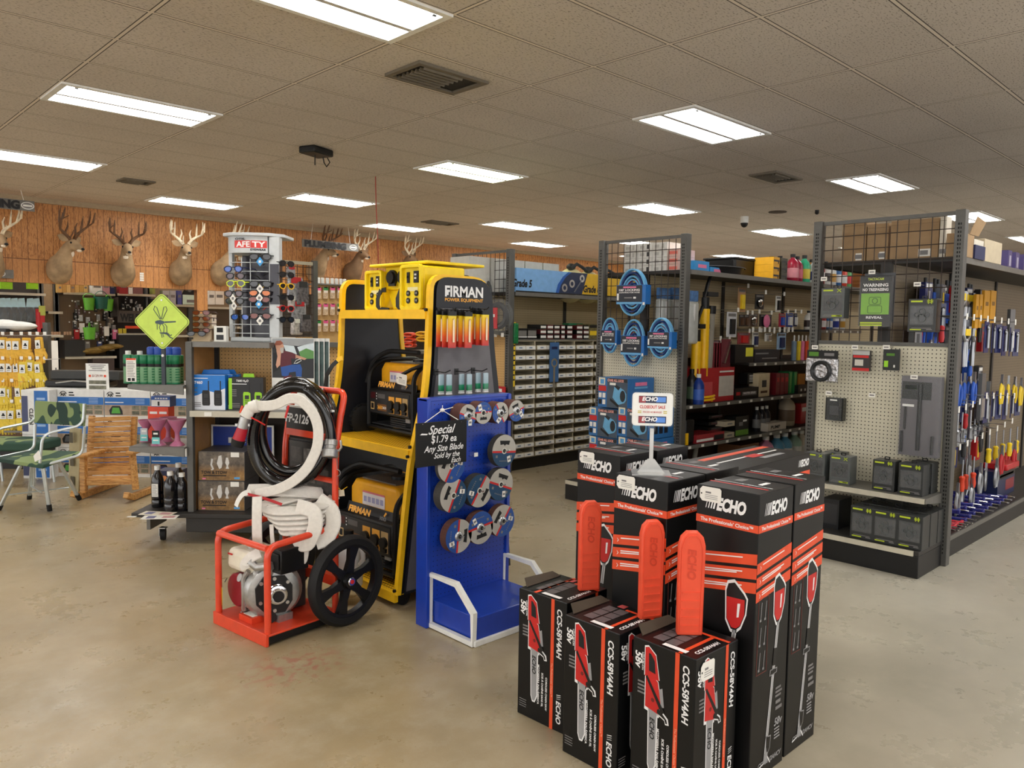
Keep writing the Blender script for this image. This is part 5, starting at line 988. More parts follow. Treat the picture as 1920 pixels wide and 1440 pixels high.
# eyewear tower on top of the display
ET = atf(482, 628, 5.46); et = thing('eyewear_tower', 'grey rotating safety eyewear tower on top of the rolling display', 'display tower', (ET.x, ET.y, TOPZ), RZ); eg = M_('tower_grey', S(196, 200, 202), .35); egd = M_('tower_dark_glass', S(52, 50, 58), .15)
m_ = px2m(1, 5.46); HT = px2m(200, 5.46)
MB().box(-50*m_, 52*m_, -.0, .28, .0, .03, eg).build('tower_base', et, bevel=.006)
capo = [(-60*m_, -.02), (-40*m_, -.075), (-5*m_, -.095), (30*m_, -.07), (52*m_, .01), (52*m_, .24), (-60*m_, .26)]
MB().prism(capo, eg, (0, 0, HT-.022), X3, Y3, .022).build('top_cap', et, bevel=.004)
hd = MB(); fr_ = [(-52*m_, -.0), (-36*m_, -.05), (-5*m_, -.07), (25*m_, -.05), (25*m_, .2), (-52*m_, .22)]
hd.prism(fr_, eg, (0, 0, HT-.135), X3, Y3, .113).build('header', et)
ax2 = Vector((30*m_, .02, 0)).normalized(); ho = Vector((10*m_, -.061, HT-.1)); b = MB()
axh = Vector((31*m_, -.02, 0)).normalized(); axr = Vector((30*m_, .02, 0)).normalized()
b.quad((10*m_, -.0605, HT-.077), axr, Z3, 29*m_, .05, M_('eyewear_red', S(214, 60, 56), .4), .001).text('TY', wprint, (10*m_, -.0605, HT-.077), axr, Z3, .036, w=24*m_, bold=.03, d=.002)
b.quad((-20*m_, -.0605, HT-.077), axh, Z3, 31*m_, .05, M_('eyewear_red', (0, 0, 0)), .001).text('AFE', wprint, (-19*m_, -.0605, HT-.077), axh, Z3, .036, w=27*m_, bold=.03, d=.002)
b.text('EYEWEAR', ink, (9*m_, -.0605, HT-.114), axr, Z3, .013, w=28*m_, bold=.04, d=.002).text('OTIS.', ink, (-24*m_, -.0605, HT-.042), axh, Z3, .014, w=20*m_, bold=.03, d=.002); b.build('header_lettering', et, smooth=False)
MB().box(27*m_, 46*m_, -.05, .03, .03, HT-.022, eg).build('side_column', et, bevel=.006); MB().box(29*m_, 45.8*m_, -.051, -.049, HT*.35, HT*.72, egd).box(46*m_, 46.4*m_, -.045, .025, HT*.35, HT*.72, egd).build('column_inset', et, smooth=False)
MB().box(-52*m_, -45*m_, -.0, .05, .03, HT-.1, eg).build('side_column', et, bevel=.004); MB().box(-45*m_, 27*m_, .20, .22, .03, HT-.13, egd).build('back_panel', et, smooth=False)
for k in range(9): z = .06+k*(HT-.26)/8; MB().tube([(-48*m_, 0, z), (-36*m_, -.045, z), (-5*m_, -.055, z), (26*m_, -.045, z)], .0028, eg, 6).build('rack_rod', et)
for x in (-23, -7): MB().cyl((x*m_, -.05, .03), (x*m_, -.05, HT-.17), .003, eg, seg=6).build('rack_upright', et)
# sunglasses
def glasses(label, p, frame, lens, rz=RZ, s=1., tagc=None, grp='safety glasses on the tower'):
    g = thing('safety_glasses', label, 'glasses', p, rz, grp); g.scale = (s, s, s)
    for sx in (-1, 1):
        o = [(sx*x, z) for x, z in [(.010, .010), (.024, .017), (.046, .016), (.062, .006), (.060, -.010), (.042, -.021), (.022, -.018), (.010, -.006)]]; i_ = [(sx*x, z) for x, z in [(.014, .007), (.025, .012), (.045, .011), (.057, .003), (.055, -.008), (.041, -.016), (.024, -.014), (.014, -.004)]]
        rmo = MB().ring(o, i_, frame, (0, .004, 0), X3, Z3, .006).build('rim', g, smooth=False); MB().prism(i_, lens, (0, .002, 0), X3, Z3, .002).build('lens', rmo, smooth=False)
        MB().tube([(sx*.061, .002, .004), (sx*.066, .02, .006), (sx*.068, .10, .004), (sx*.066, .13, -.012)], .003, frame, 6).build('temple', g)
    MB().tube([(-.012, 0, .006), (0, -.002, .010), (.012, 0, .006)], .003, frame, 6).build('bridge', g)
    if tagc: MB().prism([(0, -.026), (.02, 0), (0, .026), (-.02, 0)], tagc, (0, -.006, -.028), X3, Z3, .001).quad((0, -.0072, -.028), X3, Z3, .014, .014, white if tagc is not paper else gprint, .0004).build('hang_tag', g, smooth=False)
    return g
amb = M_('lens_amber', S(214, 110, 20), .1, coat=.6); rst = M_('lens_rust', S(120, 46, 26), .1, coat=.6); smk = M_('lens_smoke', S(34, 34, 38), .08, coat=.8); bll = M_('lens_blue', S(40, 90, 190), .1, coat=.8); yfr = M_('frame_lime', S(214, 230, 60), .35); mrn = M_('lens_maroon', S(74, 40, 48), .1, coat=.8); tgb = M_('hang_tag_blue', S(60, 150, 214), .45)
gl = [(488, 481, black, smk, tgb, 'black smoke glasses at the very top of the tower with a blue tag'), (488, 532, black, smk, paper, 'black glasses in the middle of the tower front with a white tag'), (487, 549, black, amb, paper, 'amber lens glasses below the black ones on the tower'), (486, 561, black, rst, tgb, 'rust lens glasses above a blue tag on the tower'), (488, 592, black, rst, paper, 'lowest orange lens glasses on the tower front'),
  (437, 504, navy, bll, None, 'blue framed glasses at the outer edge of the tower'), (441, 517, black, mrn, None, 'maroon lens glasses above the lime framed pair'), (442, 531, yfr, smk, None, 'lime yellow framed glasses on the tower'), (438, 550, black, mrn, paper, 'dark glasses just under the lime framed pair'), (440, 564, black, smk, paper, 'black glasses with red temples on the outer tower side'), (450, 594, black, bll, None, 'mirrored blue lens glasses low on the tower')]
for i, (x, y, f, l, t, lab) in enumerate(gl):
    D = 5.385 if x > 470 else 5.40; glasses(lab, atf(x, y, D), f, l, RZ if x > 470 else RZ-.35, 1.25, t)
for i in range(6):
    y = 494+21*i; glasses(f'{ORD[i]} pair from the top on the shaded far side of the tower', atf(538, y, 5.47), [black, black, yel, black, red, black][i], smk, RZ+1.1, 1.15)
r = thing('glasses_card_stand', 'tan card stand holding four rust lens glasses on the display top', 'stand', (atf(376, 630, 5.40)).xyz, RZ); r.location.z = TOPZ; MB().box(-.05, .075, .0, .01, 0, .19, M_('stand_tan', S(190, 168, 140), .6)).box(-.05, .075, -.03, .03, 0, .012, M_('stand_tan', (0, 0, 0))).build('card_back', r, smooth=False)
for i in range(4): glasses(f'{ORD[i]} rust lens pair from the top of the tan card stand', atf(377, 586+11*i, 5.375), M_('frame_brown', S(70, 40, 34), .3), rst, RZ, .98, None, 'rust lens glasses on the card stand')
glasses('dark glasses lying flat on the display top by the card stand', atf(368, 628, 5.35)+Vector((0, 0, .01)), black, smk, RZ+.2, 1., None, 'loose glasses')
carton('phone_box', 'small white box with a dark picture beside the eyewear tower', 401, 424, 603, 632, 5.36, .05, paper, art=lambda b, w, h: b.quad((0, 0, h*.28), X3, Z3, w*.6, h*.32, charcoal, .001).quad((.0, 0, h*.75), X3, Z3, w*.5, h*.3, ink, .001)).location.z = TOPZ
# ---------------------------------------------------------------- left side: chair, rocker, washer boxes, gloves
def m_camo():
    n = Nodes('camo_canvas', .8); a = n.noise(4.5, 1); b = n.noise(5.5, 1, n.comb(n.sep()[0], n.math('ADD', n.sep()[2], 3.3), n.sep()[1]))
    c = n.mix(n.ramp(a, (.50, 0.), (.505, 1.)), S(44, 74, 60), S(128, 146, 96)); c = n.mix(n.ramp(b, (.40, 1.), (.405, 0.)), c, S(30, 56, 48)); return n.done(c)
camo = m_camo(); alf = M_('chair_aluminium', S(206, 214, 216), .3, .6)
def lx(o, x, y, D): p = atf(x, y, D)-o; return Vector((p.dot(RH), p.dot(FH), p.z))
cc = atf(95, 950, 6.1); cc.z = 0; ch = thing('camping_chair', 'camouflage canvas folding chair with aluminium frame and a white tag', 'chair', cc, RZ); q = lambda x, y, D: lx(cc, x, y, D)
MB().prism([(0, 0), (1, 0), (1, 1), (0, 1)], camo, (0, 0, 0), X3, Z3, .001) if False else None
b = MB(); TL, TR, BL, BR = q(68, 751, 6.42), q(163, 757, 6.12), q(66, 793, 6.42), q(160, 799, 6.12); nn = (TR-TL).cross(TL-BL).normalized()*.012
b.add([TL, TR, BR, BL, TL+nn, TR+nn, BR+nn, BL+nn], [(0, 1, 2, 3), (7, 6, 5, 4), (0, 4, 5, 1), (1, 5, 6, 2), (2, 6, 7, 3), (3, 7, 4, 0)], camo); b.build('backrest', ch, bevel=.004)
b = MB(); s1, s2, s3, s4 = q(-12, 858, 6.05), q(80, 872, 5.95), q(155, 846, 6.2), q(62, 843, 6.4); dn_ = Vector((0, 0, -.02))
b.add([s1, s2, s3, s4, s1+dn_*1.6, s2+dn_*1.6, s3+dn_, s4+dn_], [(3, 2, 1, 0), (4, 5, 6, 7), (0, 1, 5, 4), (1, 2, 6, 5), (2, 3, 7, 6), (3, 0, 4, 7)], camo); b.build('seat', ch, bevel=.006)
R1 = .011
MB().tube(fillet([q(158, 757, 6.1), q(156, 797, 6.1), q(80, 814, 5.95), q(75, 868, 5.95)], .07, 5), R1, alf, 8).build('arm_frame', ch); MB().tube(fillet([q(69, 752, 6.42), q(66, 790, 6.42), q(-12, 806, 6.2), q(-14, 855, 6.1)], .07, 5), R1, alf, 8).build('arm_frame', ch)
MB().tube(fillet([q(159, 800, 6.12), q(155, 852, 6.15), q(80, 873, 5.97)], .06, 5), R1, alf, 8).build('seat_rail', ch); MB().tube(fillet([q(66, 795, 6.4), q(64, 843, 6.4), q(-12, 860, 6.1)], .06, 5), R1, alf, 8).build('seat_rail', ch)
for (a, c) in (((80, 873, 5.97), (93, 955, 6.02)), ((110, 866, 6.1), (148, 934, 6.32)), ((60, 873, 6.25), (55, 934, 6.45)), ((38, 874, 6.0), (-2, 955, 6.05))):
    l = MB().bar(q(*a), q(*c), .028, .018, alf).build('leg', ch, bevel=.004); e = q(*c); d = (q(*c)-q(*a)).normalized(); MB().cyl(e-d*.04, e+d*.012, .019, rubber, seg=12).build('rubber_foot', l)
MB().tube([q(15, 928, 6.1), q(130, 914, 6.3)], .006, alf, 6).tube([q(56, 910, 6.4), q(78, 924, 6.1)], .006, alf, 6).tube([q(38, 874, 6.0), q(20, 915, 6.2), q(5, 945, 6.2)], .008, alf, 6).build('cross_brace', ch)
MB().prism([(-.02, -.045), (.03, -.02), (.012, .045), (-.03, .0)], paper, q(70, 855, 5.9), X3, Z3, .001).build('paper_tag', ch)
o2 = atf(30, 840, 7.0); o2.z = 0; r = thing('folded_camp_chair', 'second camouflage seat cushion standing behind the folding chair', 'chair', o2, RZ); a = lx(o2, 30, 833, 7.0)
MB().box(a.x-.3, a.x+.3, -.15, .2, a.z-.045, a.z+.045, camo).build('seat', r, bevel=.02); MB().box(a.x-.3, a.x+.25, -.12, .18, a.z-.075, a.z-.045, black).build('seat_base', r)
for x in (-.26, .22): MB().tube([(a.x+x, -.1, a.z-.06), (a.x+x-.04, -.05, .0)], .012, alf, 8).build('leg', r); MB().tube([(a.x+x, .15, a.z-.06), (a.x+x+.03, .15, .0)], .012, alf, 8).build('leg', r)
p = atf(137, 925, 6.62); p.z = 0; r = thing('cardboard_sheet', 'flat printed cardboard package leaning between chair and wooden rocker', 'package', p, RZ-.5); hh = px2m(128, 6.6)
b = MB(); b.prism([(-.07, 0), (.075, 0), (.075, hh), (-.07, hh)], M_('package_sand', S(172, 160, 124), .6), (0, .02, 0), X3, Vector((0, .05, 1)), .02)
for z in (.12, .3, .5): b.quad((0, -.0, z), X3, Z3, .05, .09, M_('package_ink', S(84, 78, 62), .6), .004)
b.build('sheet', r, smooth=False)
# wooden rocker
wd = Nodes('cedar_wood', .5); x = wd.sep(); wv = wd.noise(2.2, 4, wd.comb(x[0], wd.math('MULTIPLY', x[1], 9.), wd.math('MULTIPLY', x[2], 9.)), .6); wd.done(wd.ramp(wd.math('FRACT', wd.math('MULTIPLY', wv, 6.)), (0, S(190, 134, 68)), (.6, S(214, 164, 98)), (.95, S(158, 104, 50)), (1, S(186, 130, 66)))); cedar = wd.m
ro = atf(205, 925, 6.62); ro.z = 0; rk = thing('wooden_rocker', 'slatted cedar wood rocking chair beside the washer boxes', 'chair', ro, RZ-.04); q = lambda x, y, D: lx(ro, x, y, D)
for k in range(10):
    y = 785+9.6*k; a, c = q(163, y+2, 6.86-.006*k), q(243, y-1, 6.86-.006*k); MB().bar(a, c, .02, px2m(8.2, 6.8), cedar).build('back_slat', rk, bevel=.003)
for k, (y, D) in enumerate(((878, 6.75), (886, 6.66), (896, 6.56))): a, c = q(163, y+1, D), q(251, y-1, D); MB().bar(a, c, .085, .026, cedar).build('seat_slat', rk, bevel=.003)
MB().bar(q(163, 905, 6.52), q(253, 902, 6.52), .022, .05, cedar).build('front_apron', rk, bevel=.003)
for s, (xt, yt, xb, yb) in enumerate(((156, 857, 158, 930), (250, 850, 257, 918))):
    MB().bar(q(xt, yt, 6.55), q(xb, yb, 6.5), .045, .05, cedar).build('arm_post', rk, bevel=.004)
    e = q(xb, yb, 6.5); MB().bar((e.x, e.y-.06, .035), (e.x, e.y+.55, .035), .045, .055, cedar).bar((e.x, e.y-.06, .035), (e.x, e.y-.16, .075), .045, .05, cedar).build('rocker_runner', rk, bevel=.006)
    e = q(xt, yt-2, 6.5); MB().bar((e.x, e.y-.05, e.z), (e.x, e.y+.4, e.z), .075, .028, cedar).build('armrest', rk, bevel=.008)
    e = q(xt+(6 if s == 0 else -6), 880, 6.85); MB().bar((e.x, e.y, .08), (e.x, e.y+.08, q(200, 782, 6.85).z), .04, .04, cedar).build('back_post', rk)
# pressure washer boxes
wblue = M_('washer_blue', S(40, 104, 178), .45); wwhite = M_('washer_white', S(222, 222, 220), .5); scene_t = M_('washer_scene', S(170, 150, 130), .5, noise=.25, scale=12)
def washer_art(col):
    def f(b, w, h):
        P = A(b, w, h); b.quad(P(0, .62), X3, Z3, w*.995, h*.26, wblue, .001); b.quad(P(0, .31), X3, Z3, w*.995, h*.36, scene_t, .001); b.text('AR', ink, P(-.37, .83), X3, Z3, h*.10, bold=.04, d=.0016); b.tube([P(-.37, .83)+Vector((.03*math.cos(t), -.002, .03*math.sin(t))) for t in [0.2+.25*k for k in range(12)]], .004, ink, 4)
        b.quad(P(-.2, .9), X3, Z3, w*.1, h*.04, ink, .0016).quad(P(-.19, .81), X3, Z3, w*.12, h*.04, ink, .0016); b.quad(P(-.28, .58), X3, Z3, w*.4, h*.03, white, .0016)
        for k in range(4): b.quad(P(.28, .7-.05*k), X3, Z3, w*.2, h*.018, M_('washer_pale', S(150, 180, 220), .5), .0016)
        b.poly([(-.38*w, .16*h), (-.1*w, .16*h), (-.11*w, .3*h), (-.16*w, .46*h), (-.33*w, .46*h), (-.4*w, .3*h)], black, F0, X3, Z3, .0018); b.poly([(-.35*w, .2*h), (-.15*w, .2*h), (-.18*w, .40*h), (-.32*w, .40*h)], col, F0, X3, Z3, .0024)
        for i in range(2):
            for j in range(2): b.quad(P(.18+.2*i, .4-.17*j), X3, Z3, w*.16, h*.13, M_('washer_thumb', S(112, 112, 96), .5, noise=.5, scale=25), .0018)
    return f
DW = 7.42; WBX = 'washer boxes'; cols = [M_('washer_navy', S(60, 60, 110), .4), M_('washer_green', S(80, 160, 60), .4), M_('washer_grey', S(90, 92, 96), .4)]
rows = [('bottom', 0), ('middle', 1), ('top', 2)]; hpx = (884-718)/3
ca = {}
for i, (x0, x1) in enumerate(((108, 195), (196, 282), (283, 369))):
    for rn, j in rows:
        y1 = 884-hpx*j; nm = ['first', 'second', 'third'][i]
        r = carton('pressure_washer_box', f'blue and white washer box, {rn} of the {nm} stack beside the gloves' if i == 0 else f'blue and white washer box, {rn} of the {nm} stack behind the rocker', x0, x1, y1-hpx+.6, y1, DW, .3, wwhite, group=WBX, art=washer_art(cols[(i+j+1) % 3])); r.location.z = .001+px2m(hpx, DW)*j
for j in range(2):
    a = atf(70, 884, 7.30); hj = px2m(hpx*1.5, DW); r = thing('pressure_washer_box', ['lower turned washer box behind the folding chair', 'upper turned washer box with blue side next to the gloves'][j], 'box', (a.x, a.y, .001+hj*j), RZ, WBX); w_ = px2m(53, 7.3)
    MB().box(-w_/2, w_/2, 0, .45, 0, hj*.995, wwhite).build('carton', r, bevel=.002, smooth=False); b = MB(); b.quad((w_*.2, 0, hj*.5), X3, Z3, w_*.48, hj*.96, wblue, .001).quad((-w_*.38, 0, hj*.46), X3, Z3, w_*.22, hj*.8, M_('washer_dusk', S(70, 76, 110), .5), .001)
    for k in range(5): b.quad((w_*.2, 0, hj*(.2+.15*k)), X3, Z3, w_*.3, hj*.05, M_('washer_pale', (0, 0, 0)), .0016)
    b.text('CLEAN', ink, (-w_*.15, 0, hj*.4), -Z3, X3, .035, bold=.03, d=.0016); b.build('printing', r, smooth=False)
WZ = .001+px2m(hpx, DW)*3
r = thing('offer_sheet', 'white offer sheet standing on top of the washer boxes', 'sign', atf(183, 716, 7.44), RZ); r.location.z = WZ; w_ = px2m(43, 7.44)/2; h_ = px2m(49, 7.44); b = MB(); b.prism([(-w_, 0), (w_, 0), (w_*.95, h_), (-w_*1.02, h_)], white, (0, .004, 0), X3, Z3, .003); b.build('sheet', r, smooth=False)
b = MB(); b.text('$129.99', M_('print_rust', (0, 0, 0)), (0, 0, h_*.53), X3, Z3, .022, bold=.02, d=.002)
for sx in (-1, 1): b.quad((sx*w_*.66, 0, h_*.52), X3, Z3, .022, .022, orange, .0016)
for k in range(4): b.quad((0, 0, h_*(.94-.07*k)), X3, Z3, w_*(1.5-.3*(k % 3)), .007, gprint, .0016)
for k in range(2): b.quad((0, 0, h_*(.28-.2*k)), X3, Z3, w_*1.5, h_*.14, M_('washer_thumb', (0, 0, 0)), .0016)
b.build('printing', r, smooth=False)
r = thing('black_cargo_box', 'long black case lying on top of the washer boxes', 'case', atf(140, 716, 7.6), RZ); r.location.z = WZ; w_ = px2m(115, 7.6)/2
MB().box(-w_, w_, 0, .25, 0, .07, black).build('case', r, bevel=.02); MB().box(-w_, w_*1.3, .1, .25, .07, .16, M_('lid_dark', S(52, 52, 50), .5)).build('lid', r, bevel=.01); MB().tube([(-w_*.6, -.01, .045), (0, -.03, .07), (w_*.6, -.02, .06)], .008, steel, 6).build('handle', r)
# glove rack
DG = 7.9; gr = atf(30, 884, DG); gr.z = 0; rack = thing('glove_rack', 'pegboard rack of yellow work gloves with price tickets', 'rack', gr, RZ); q = lambda x, y, D: lx(gr, x, y, D)
zt = q(30, 622, DG+.15).z; x0, x1 = q(-60, 700, DG+.15).x, q(88, 700, DG+.15).x; pgl = m_peg('walnut_pegboard', S(132, 96, 60), S(50, 34, 20))
MB().box(x0, x1, .15, .18, .1, zt, pgl).build('pegboard', rack, smooth=False); MB().box(x1-.02, x1+.03, .13, .19, 0, zt+.1, uns).build('upright', rack); MB().box(x0, x1-.25, -.1, .18, zt, zt+.03, charcoal).build('top_shelf', rack); MB().box(x0, x1, -.15, .2, 0, .12, black).build('base', rack)
MB().box(x0, x1, -.1, .15, .36, .38, shg).build('shelf', rack)
for row, y in enumerate((625, 671, 713, 752)):
    xs = (5, 22, 40, 56, 70, 84)
    for x in xs:
        e = q(x, y, DG-.1); MB().tube([(e.x, .15, e.z-.02), (e.x, e.y, e.z-.02)], .003, steel, 6).build('peg_hook', rack); MB().box(e.x-.016, e.x+.016, e.y-.002, e.y, e.z-.016, e.z+.016, paper).build('price_ticket', rack, smooth=False)
r = thing('white_bag', 'white plastic bag lying on top of the glove rack', 'bag', atf(25, 618, DG+.05), RZ); r.location.z = zt+.03; MB().ell((0, 0, .03), .24, .12, .05, white, 16, 8).ell((-.1, 0, .04), .18, .1, .055, white).build('bag', r)
gly = M_('glove_leather', S(222, 172, 58), .6, noise=.12, scale=30); glf = M_('glove_fabric', S(226, 198, 70), .7, noise=.1, scale=40)
def glove_proto(label, m):
    r = thing('work_glove', label, 'glove', group='yellow work gloves on the rack'); b = MB(); b.box(-.045, .045, -.018, .012, -.12, -.0, m, .92); b.build('cuff', r, bevel=.012)
    b = MB(); b.box(-.05, .05, -.022, .014, -.20, -.115, m)
    for k in range(4): b.tube([(-.036+.024*k, -.004, -.195), (-.039+.026*k, -.008, -.25), (-.040+.027*k, -.008, -.265-.012*(k in (1, 2)))], [.014, .0125, .007], m, 8)
    b.tube([(.045, -.004, -.15), (.072, -.01, -.19), (.075, -.012, -.225)], [.018, .015, .008], m, 8); b.build('hand', r, bevel=.004)
    t = MB(); t.box(-.028, .028, -.027, -.025, -.115, -.03, white); t.poly([(-.018, -.085), (.02, -.085), (.012, -.07), (.006, -.055), (-.006, -.055), (-.01, -.072)], ink, (0, -.027, 0), X3, Z3, .001).quad((0, -.027, -.1), X3, Z3, .03, .006, gprint, .001); t.build('brand_tag', r, smooth=False); return r
pa = None; pb_ = None
gs = [(6, 632, 0), (19, 634, 0), (30, 634, 0), (50, 633, 0), (73, 632, 0), (4, 676, 0), (19, 676, 0), (31, 676, 0), (44, 678, 1), (57, 674, 1), (72, 677, 1), (5, 722, 1), (14, 724, 1), (35, 722, 1), (7, 764, 1), (22, 764, 1), (38, 762, 1)]
for i, (x, y, k) in enumerate(gs):
    row = ['top', 'second', 'third', 'lowest'][0 if y < 650 else 1 if y < 700 else 2 if y < 750 else 3]; n_ = i-(0, 5, 11, 14)[['top', 'second', 'third', 'lowest'].index(row)]
    lab = f'{"tan leather" if not k else "yellow fabric"} work glove, {ORD[n_]} along the {row} row of the rack'; loc = atf(x, y, DG-.06-.012*(i % 3))
    if not k and pa is None: pa = glove_proto(lab, gly); pa.location = loc; pa.rotation_euler = (0, 0, RZ)
    elif k and pb_ is None: pb_ = glove_proto(lab, glf); pb_.location = loc; pb_.rotation_euler = (0, 0, RZ)
    else: g = copy_thing(pb_ if k else pa, lab, loc, RZ+[.15, -.2, .3][i % 3]); g.rotation_euler.y = [.06, -.08, 0][i % 3]
for i, (x, y) in enumerate(((18, 800), (34, 806))):
    r = thing('bagged_glove', ['clear bag of gloves on the low rack shelf', 'yellow striped bag of gloves on the low rack shelf'][i], 'package', atf(x, y+16, DG-.05), RZ); r.location.z = .38; MB().box(-.06, .06, -.03, .05, 0, .12, [M_('bag_pale', S(200, 190, 160), .4), M_('bag_olive', S(150, 130, 50), .5, noise=.4)][i], .8).build('bag', r, bevel=.02)
# ---------------------------------------------------------------- gondola shelving
GXX = 5.5; RE = -PI/2
pegc = m_peg('cream_pegboard', S(206, 201, 180), S(40, 34, 26), .0254, .0040); pego = m_peg('ochre_pegboard', S(204, 164, 104), S(80, 56, 30), .0254, .0034); pegs = m_peg('side_pegboard', S(196, 178, 140), S(70, 58, 40), .0254, .0034)
wire = M_('grid_wire', S(60, 50, 44), .45, .3); slot = M_('slot_dark', S(14, 13, 12), .8)
def pkg(name, label, cat, p, rz, w, h, d, m, pr=(), grp=None, hang=False, win=None, bev=.0, tab=None, text=None):
    r = thing(name, label, cat, p, rz, grp); z0 = -h if hang else 0
    MB().box(-w/2, w/2, 0, d, z0, z0+h, m).build('package', r, smooth=False, bevel=bev)
    if pr or text:
        b = MB()
        for u, v, a, c, mm in pr: b.quad((u*w, 0, z0+v*h), X3, Z3, a*w, c*h, mm, .0012)
        for t in (text or ()): b.text(t[0], t[4], (t[1]*w, 0, z0+t[2]*h), X3, Z3, t[3]*h, w=(t[5]*w if len(t) > 5 else None), bold=.03, d=.0022)
        b.build('printing', r, smooth=False)
    if win: MB().box(-w*.42, w*.42, -.002, d*.6, z0+h*win[0], z0+h*win[1], clear).build('window', r, smooth=False)
    if tab: MB().ring(rrect(-tab, tab, 0, tab*1.1, .006), rrect(-tab*.6, tab*.6, tab*.25, tab*.8, .003), black, (0, d*.5, z0+h), X3, Z3, .003).build('hang_tab', r, smooth=False)
    return r
def endcap(label, yc, half, zgrid, pm, shelves, zb=.17, depth=.45, grid=True):
    g = thing('endcap_fixture', label, 'shelf fixture', (GXX, yc, 0), RE, 'store shelving'); H = 2.285
    for sx in (-1, 1):
        x = sx*half
        MB().box(x-.03, x+.03, -.035, .035, 0, H, uns).build('upright', g, bevel=.004)
        b = MB()
        for k in range(84): z = .08+k*.0254; b.box(x-.010, x-.002, -.0362, -.0345, z, z+.014, slot).box(x+.004, x+.010, -.0362, -.0345, z, z+.014, slot)
        b.build('slot_row', g, smooth=False)
    MB().box(-half+.03, half-.03, -.012, .012, H-.03, H-.005, uns).build('top_rail', g, smooth=False)
    MB().box(-half+.03, half-.03, -.004, .008, zb, zgrid, pm).build('pegboard', g, smooth=False)
    MB().box(-half+.03, half-.03, -.014, .012, zgrid-.012, zgrid+.012, uns).build('mid_rail', g, smooth=False)
    if grid:
        b = MB(); w_ = 2*half-.06; n = 12; m = 9
        for k in range(n+1): x = -half+.03+w_*k/n; b.cyl((x, 0, zgrid), (x, 0, H-.02), .0032, wire, seg=6, cap=False)
        for k in range(1, m): z = zgrid+(H-.02-zgrid)*k/m; b.cyl((-half+.03, .003, z), (half-.03, .003, z), .0032, wire, seg=6, cap=False)
        b.build('wire_grid', g)
    b = MB(); b.box(-half+.0, half-.0, -depth, .0, .0, zb-.03, black).box(-half, half, -depth, 0, zb-.03, zb, shd); b.build('base', g, bevel=.004); MB().box(-half+.01, half-.03, -depth-.012, -depth, zb-.032, zb, molding).build('price_channel', g, smooth=False)
    for z, d in shelves:
        so_ = MB().box(-half+.02, half-.02, -d, -.005, z-.025, z, shg).build('shelf', g, bevel=.002)
        for sx in (-1, 1): MB().prism([(-d, -.0), (0, 0), (0, -.07), (-d, -.03)], shg, (sx*(half-.022), 0, z), Y3, Z3, .004).build('shelf_bracket', so_, smooth=False)
        MB().box(-half+.025, half-.025, -d-.012, -d, z-.032, z-.0, molding).build('price_channel', so_, smooth=False)
    return g
ERx, EMx, ELx = 2.097, 4.115, 6.19
eR = endcap('endcap rack with wire grid and cream pegboard holding trail cameras', ERx, .46, 1.43, pegc, [(.475, .32)])
eM = endcap('endcap rack with wire grid holding coiled air hoses', EMx, .435, 1.40, pegc, [])
eL = endcap('endcap rack with ochre pegboard beside the bolt bins', ELx, .43, 1.43, pego, [(1.46, .2)], depth=.1)
def run(label, yc, x1, shelves, side, tops=(2.0,), pm=pegs, y0=-.43):    # side -1: goods face -Y
    g = thing('gondola_shelving', label, 'shelf fixture', (GXX+.05, yc, 0), 0, 'store shelving'); L = x1-GXX-.05
    MB().box(0, L, -.02, .02, .1, min(2.0, tops[0]-.03), pm).build('back_panel', g, smooth=False)
    n = int(L/1.22)+1
    for k in range(n+1): MB().box(min(k*1.22, L)-.02, min(k*1.22, L)+.02, -.035, .035, 0, tops[0]-.001, shd).build('upright', g, smooth=False)
    MB().box(0, L, y0, .43, 0, .13, black).box(0, L, y0-.005, .435, .13, .155, shd).build('base', g, smooth=False)
    for s in (-1, 1) if y0 < 0 else (1,): MB().box(0, L, s*.436-.004, s*.436+.004, .118, .15, shg).build('price_channel', g, smooth=False)
    for z in tops:
        MB().box(0, L, -.45, .45, z-.03, z, shd).build('top_shelf', g, smooth=False)
        for s in (-1, 1): MB().box(0, L, s*.455-.005, s*.455+.005, z-.04, z-.002, shg).build('price_channel', g, smooth=False)
    for z, a, b_, d, s in shelves:
        MB().box(a, b_, (s*.02), s*d, z-.022, z, shd).build('shelf', g, smooth=False); MB().box(a, b_, s*d-.005, s*d+.005, z-.032, z, shg).build('price_channel', g, smooth=False)
        for k in range(int((b_-a)/.2)): MB().box(a+.08+.2*k, a+.12+.2*k, s*(d+.006)-.0015, s*(d+.006)+.0015, z-.028, z-.006, paper).build('price_ticket', g, smooth=False)
    return g
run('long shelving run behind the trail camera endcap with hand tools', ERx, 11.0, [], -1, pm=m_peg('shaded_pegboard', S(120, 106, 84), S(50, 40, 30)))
gm = run('long shelving run behind the air hose endcap with automotive goods', EMx, 11.0, [(.865, .0, 3.6, .43, -1), (.52, .0, 3.6, .43, -1), (1.2, 1.1, 3.6, .40, -1), (1.52, 2.4, 3.6, .40, -1)], -1)
MB().box(0, 5.4, -.026, -.02, .15, 1.24, M_('back_shade_umber', S(58, 40, 30), .7)).build('lower_back_panel', gm, smooth=False)  # dark sheet over the pegboard: shade under the shelves put into its colour
run('shelving run behind the bolt bins with the grade sign', ELx, 11.0, [], -1, tops=(1.86,), y0=.01)
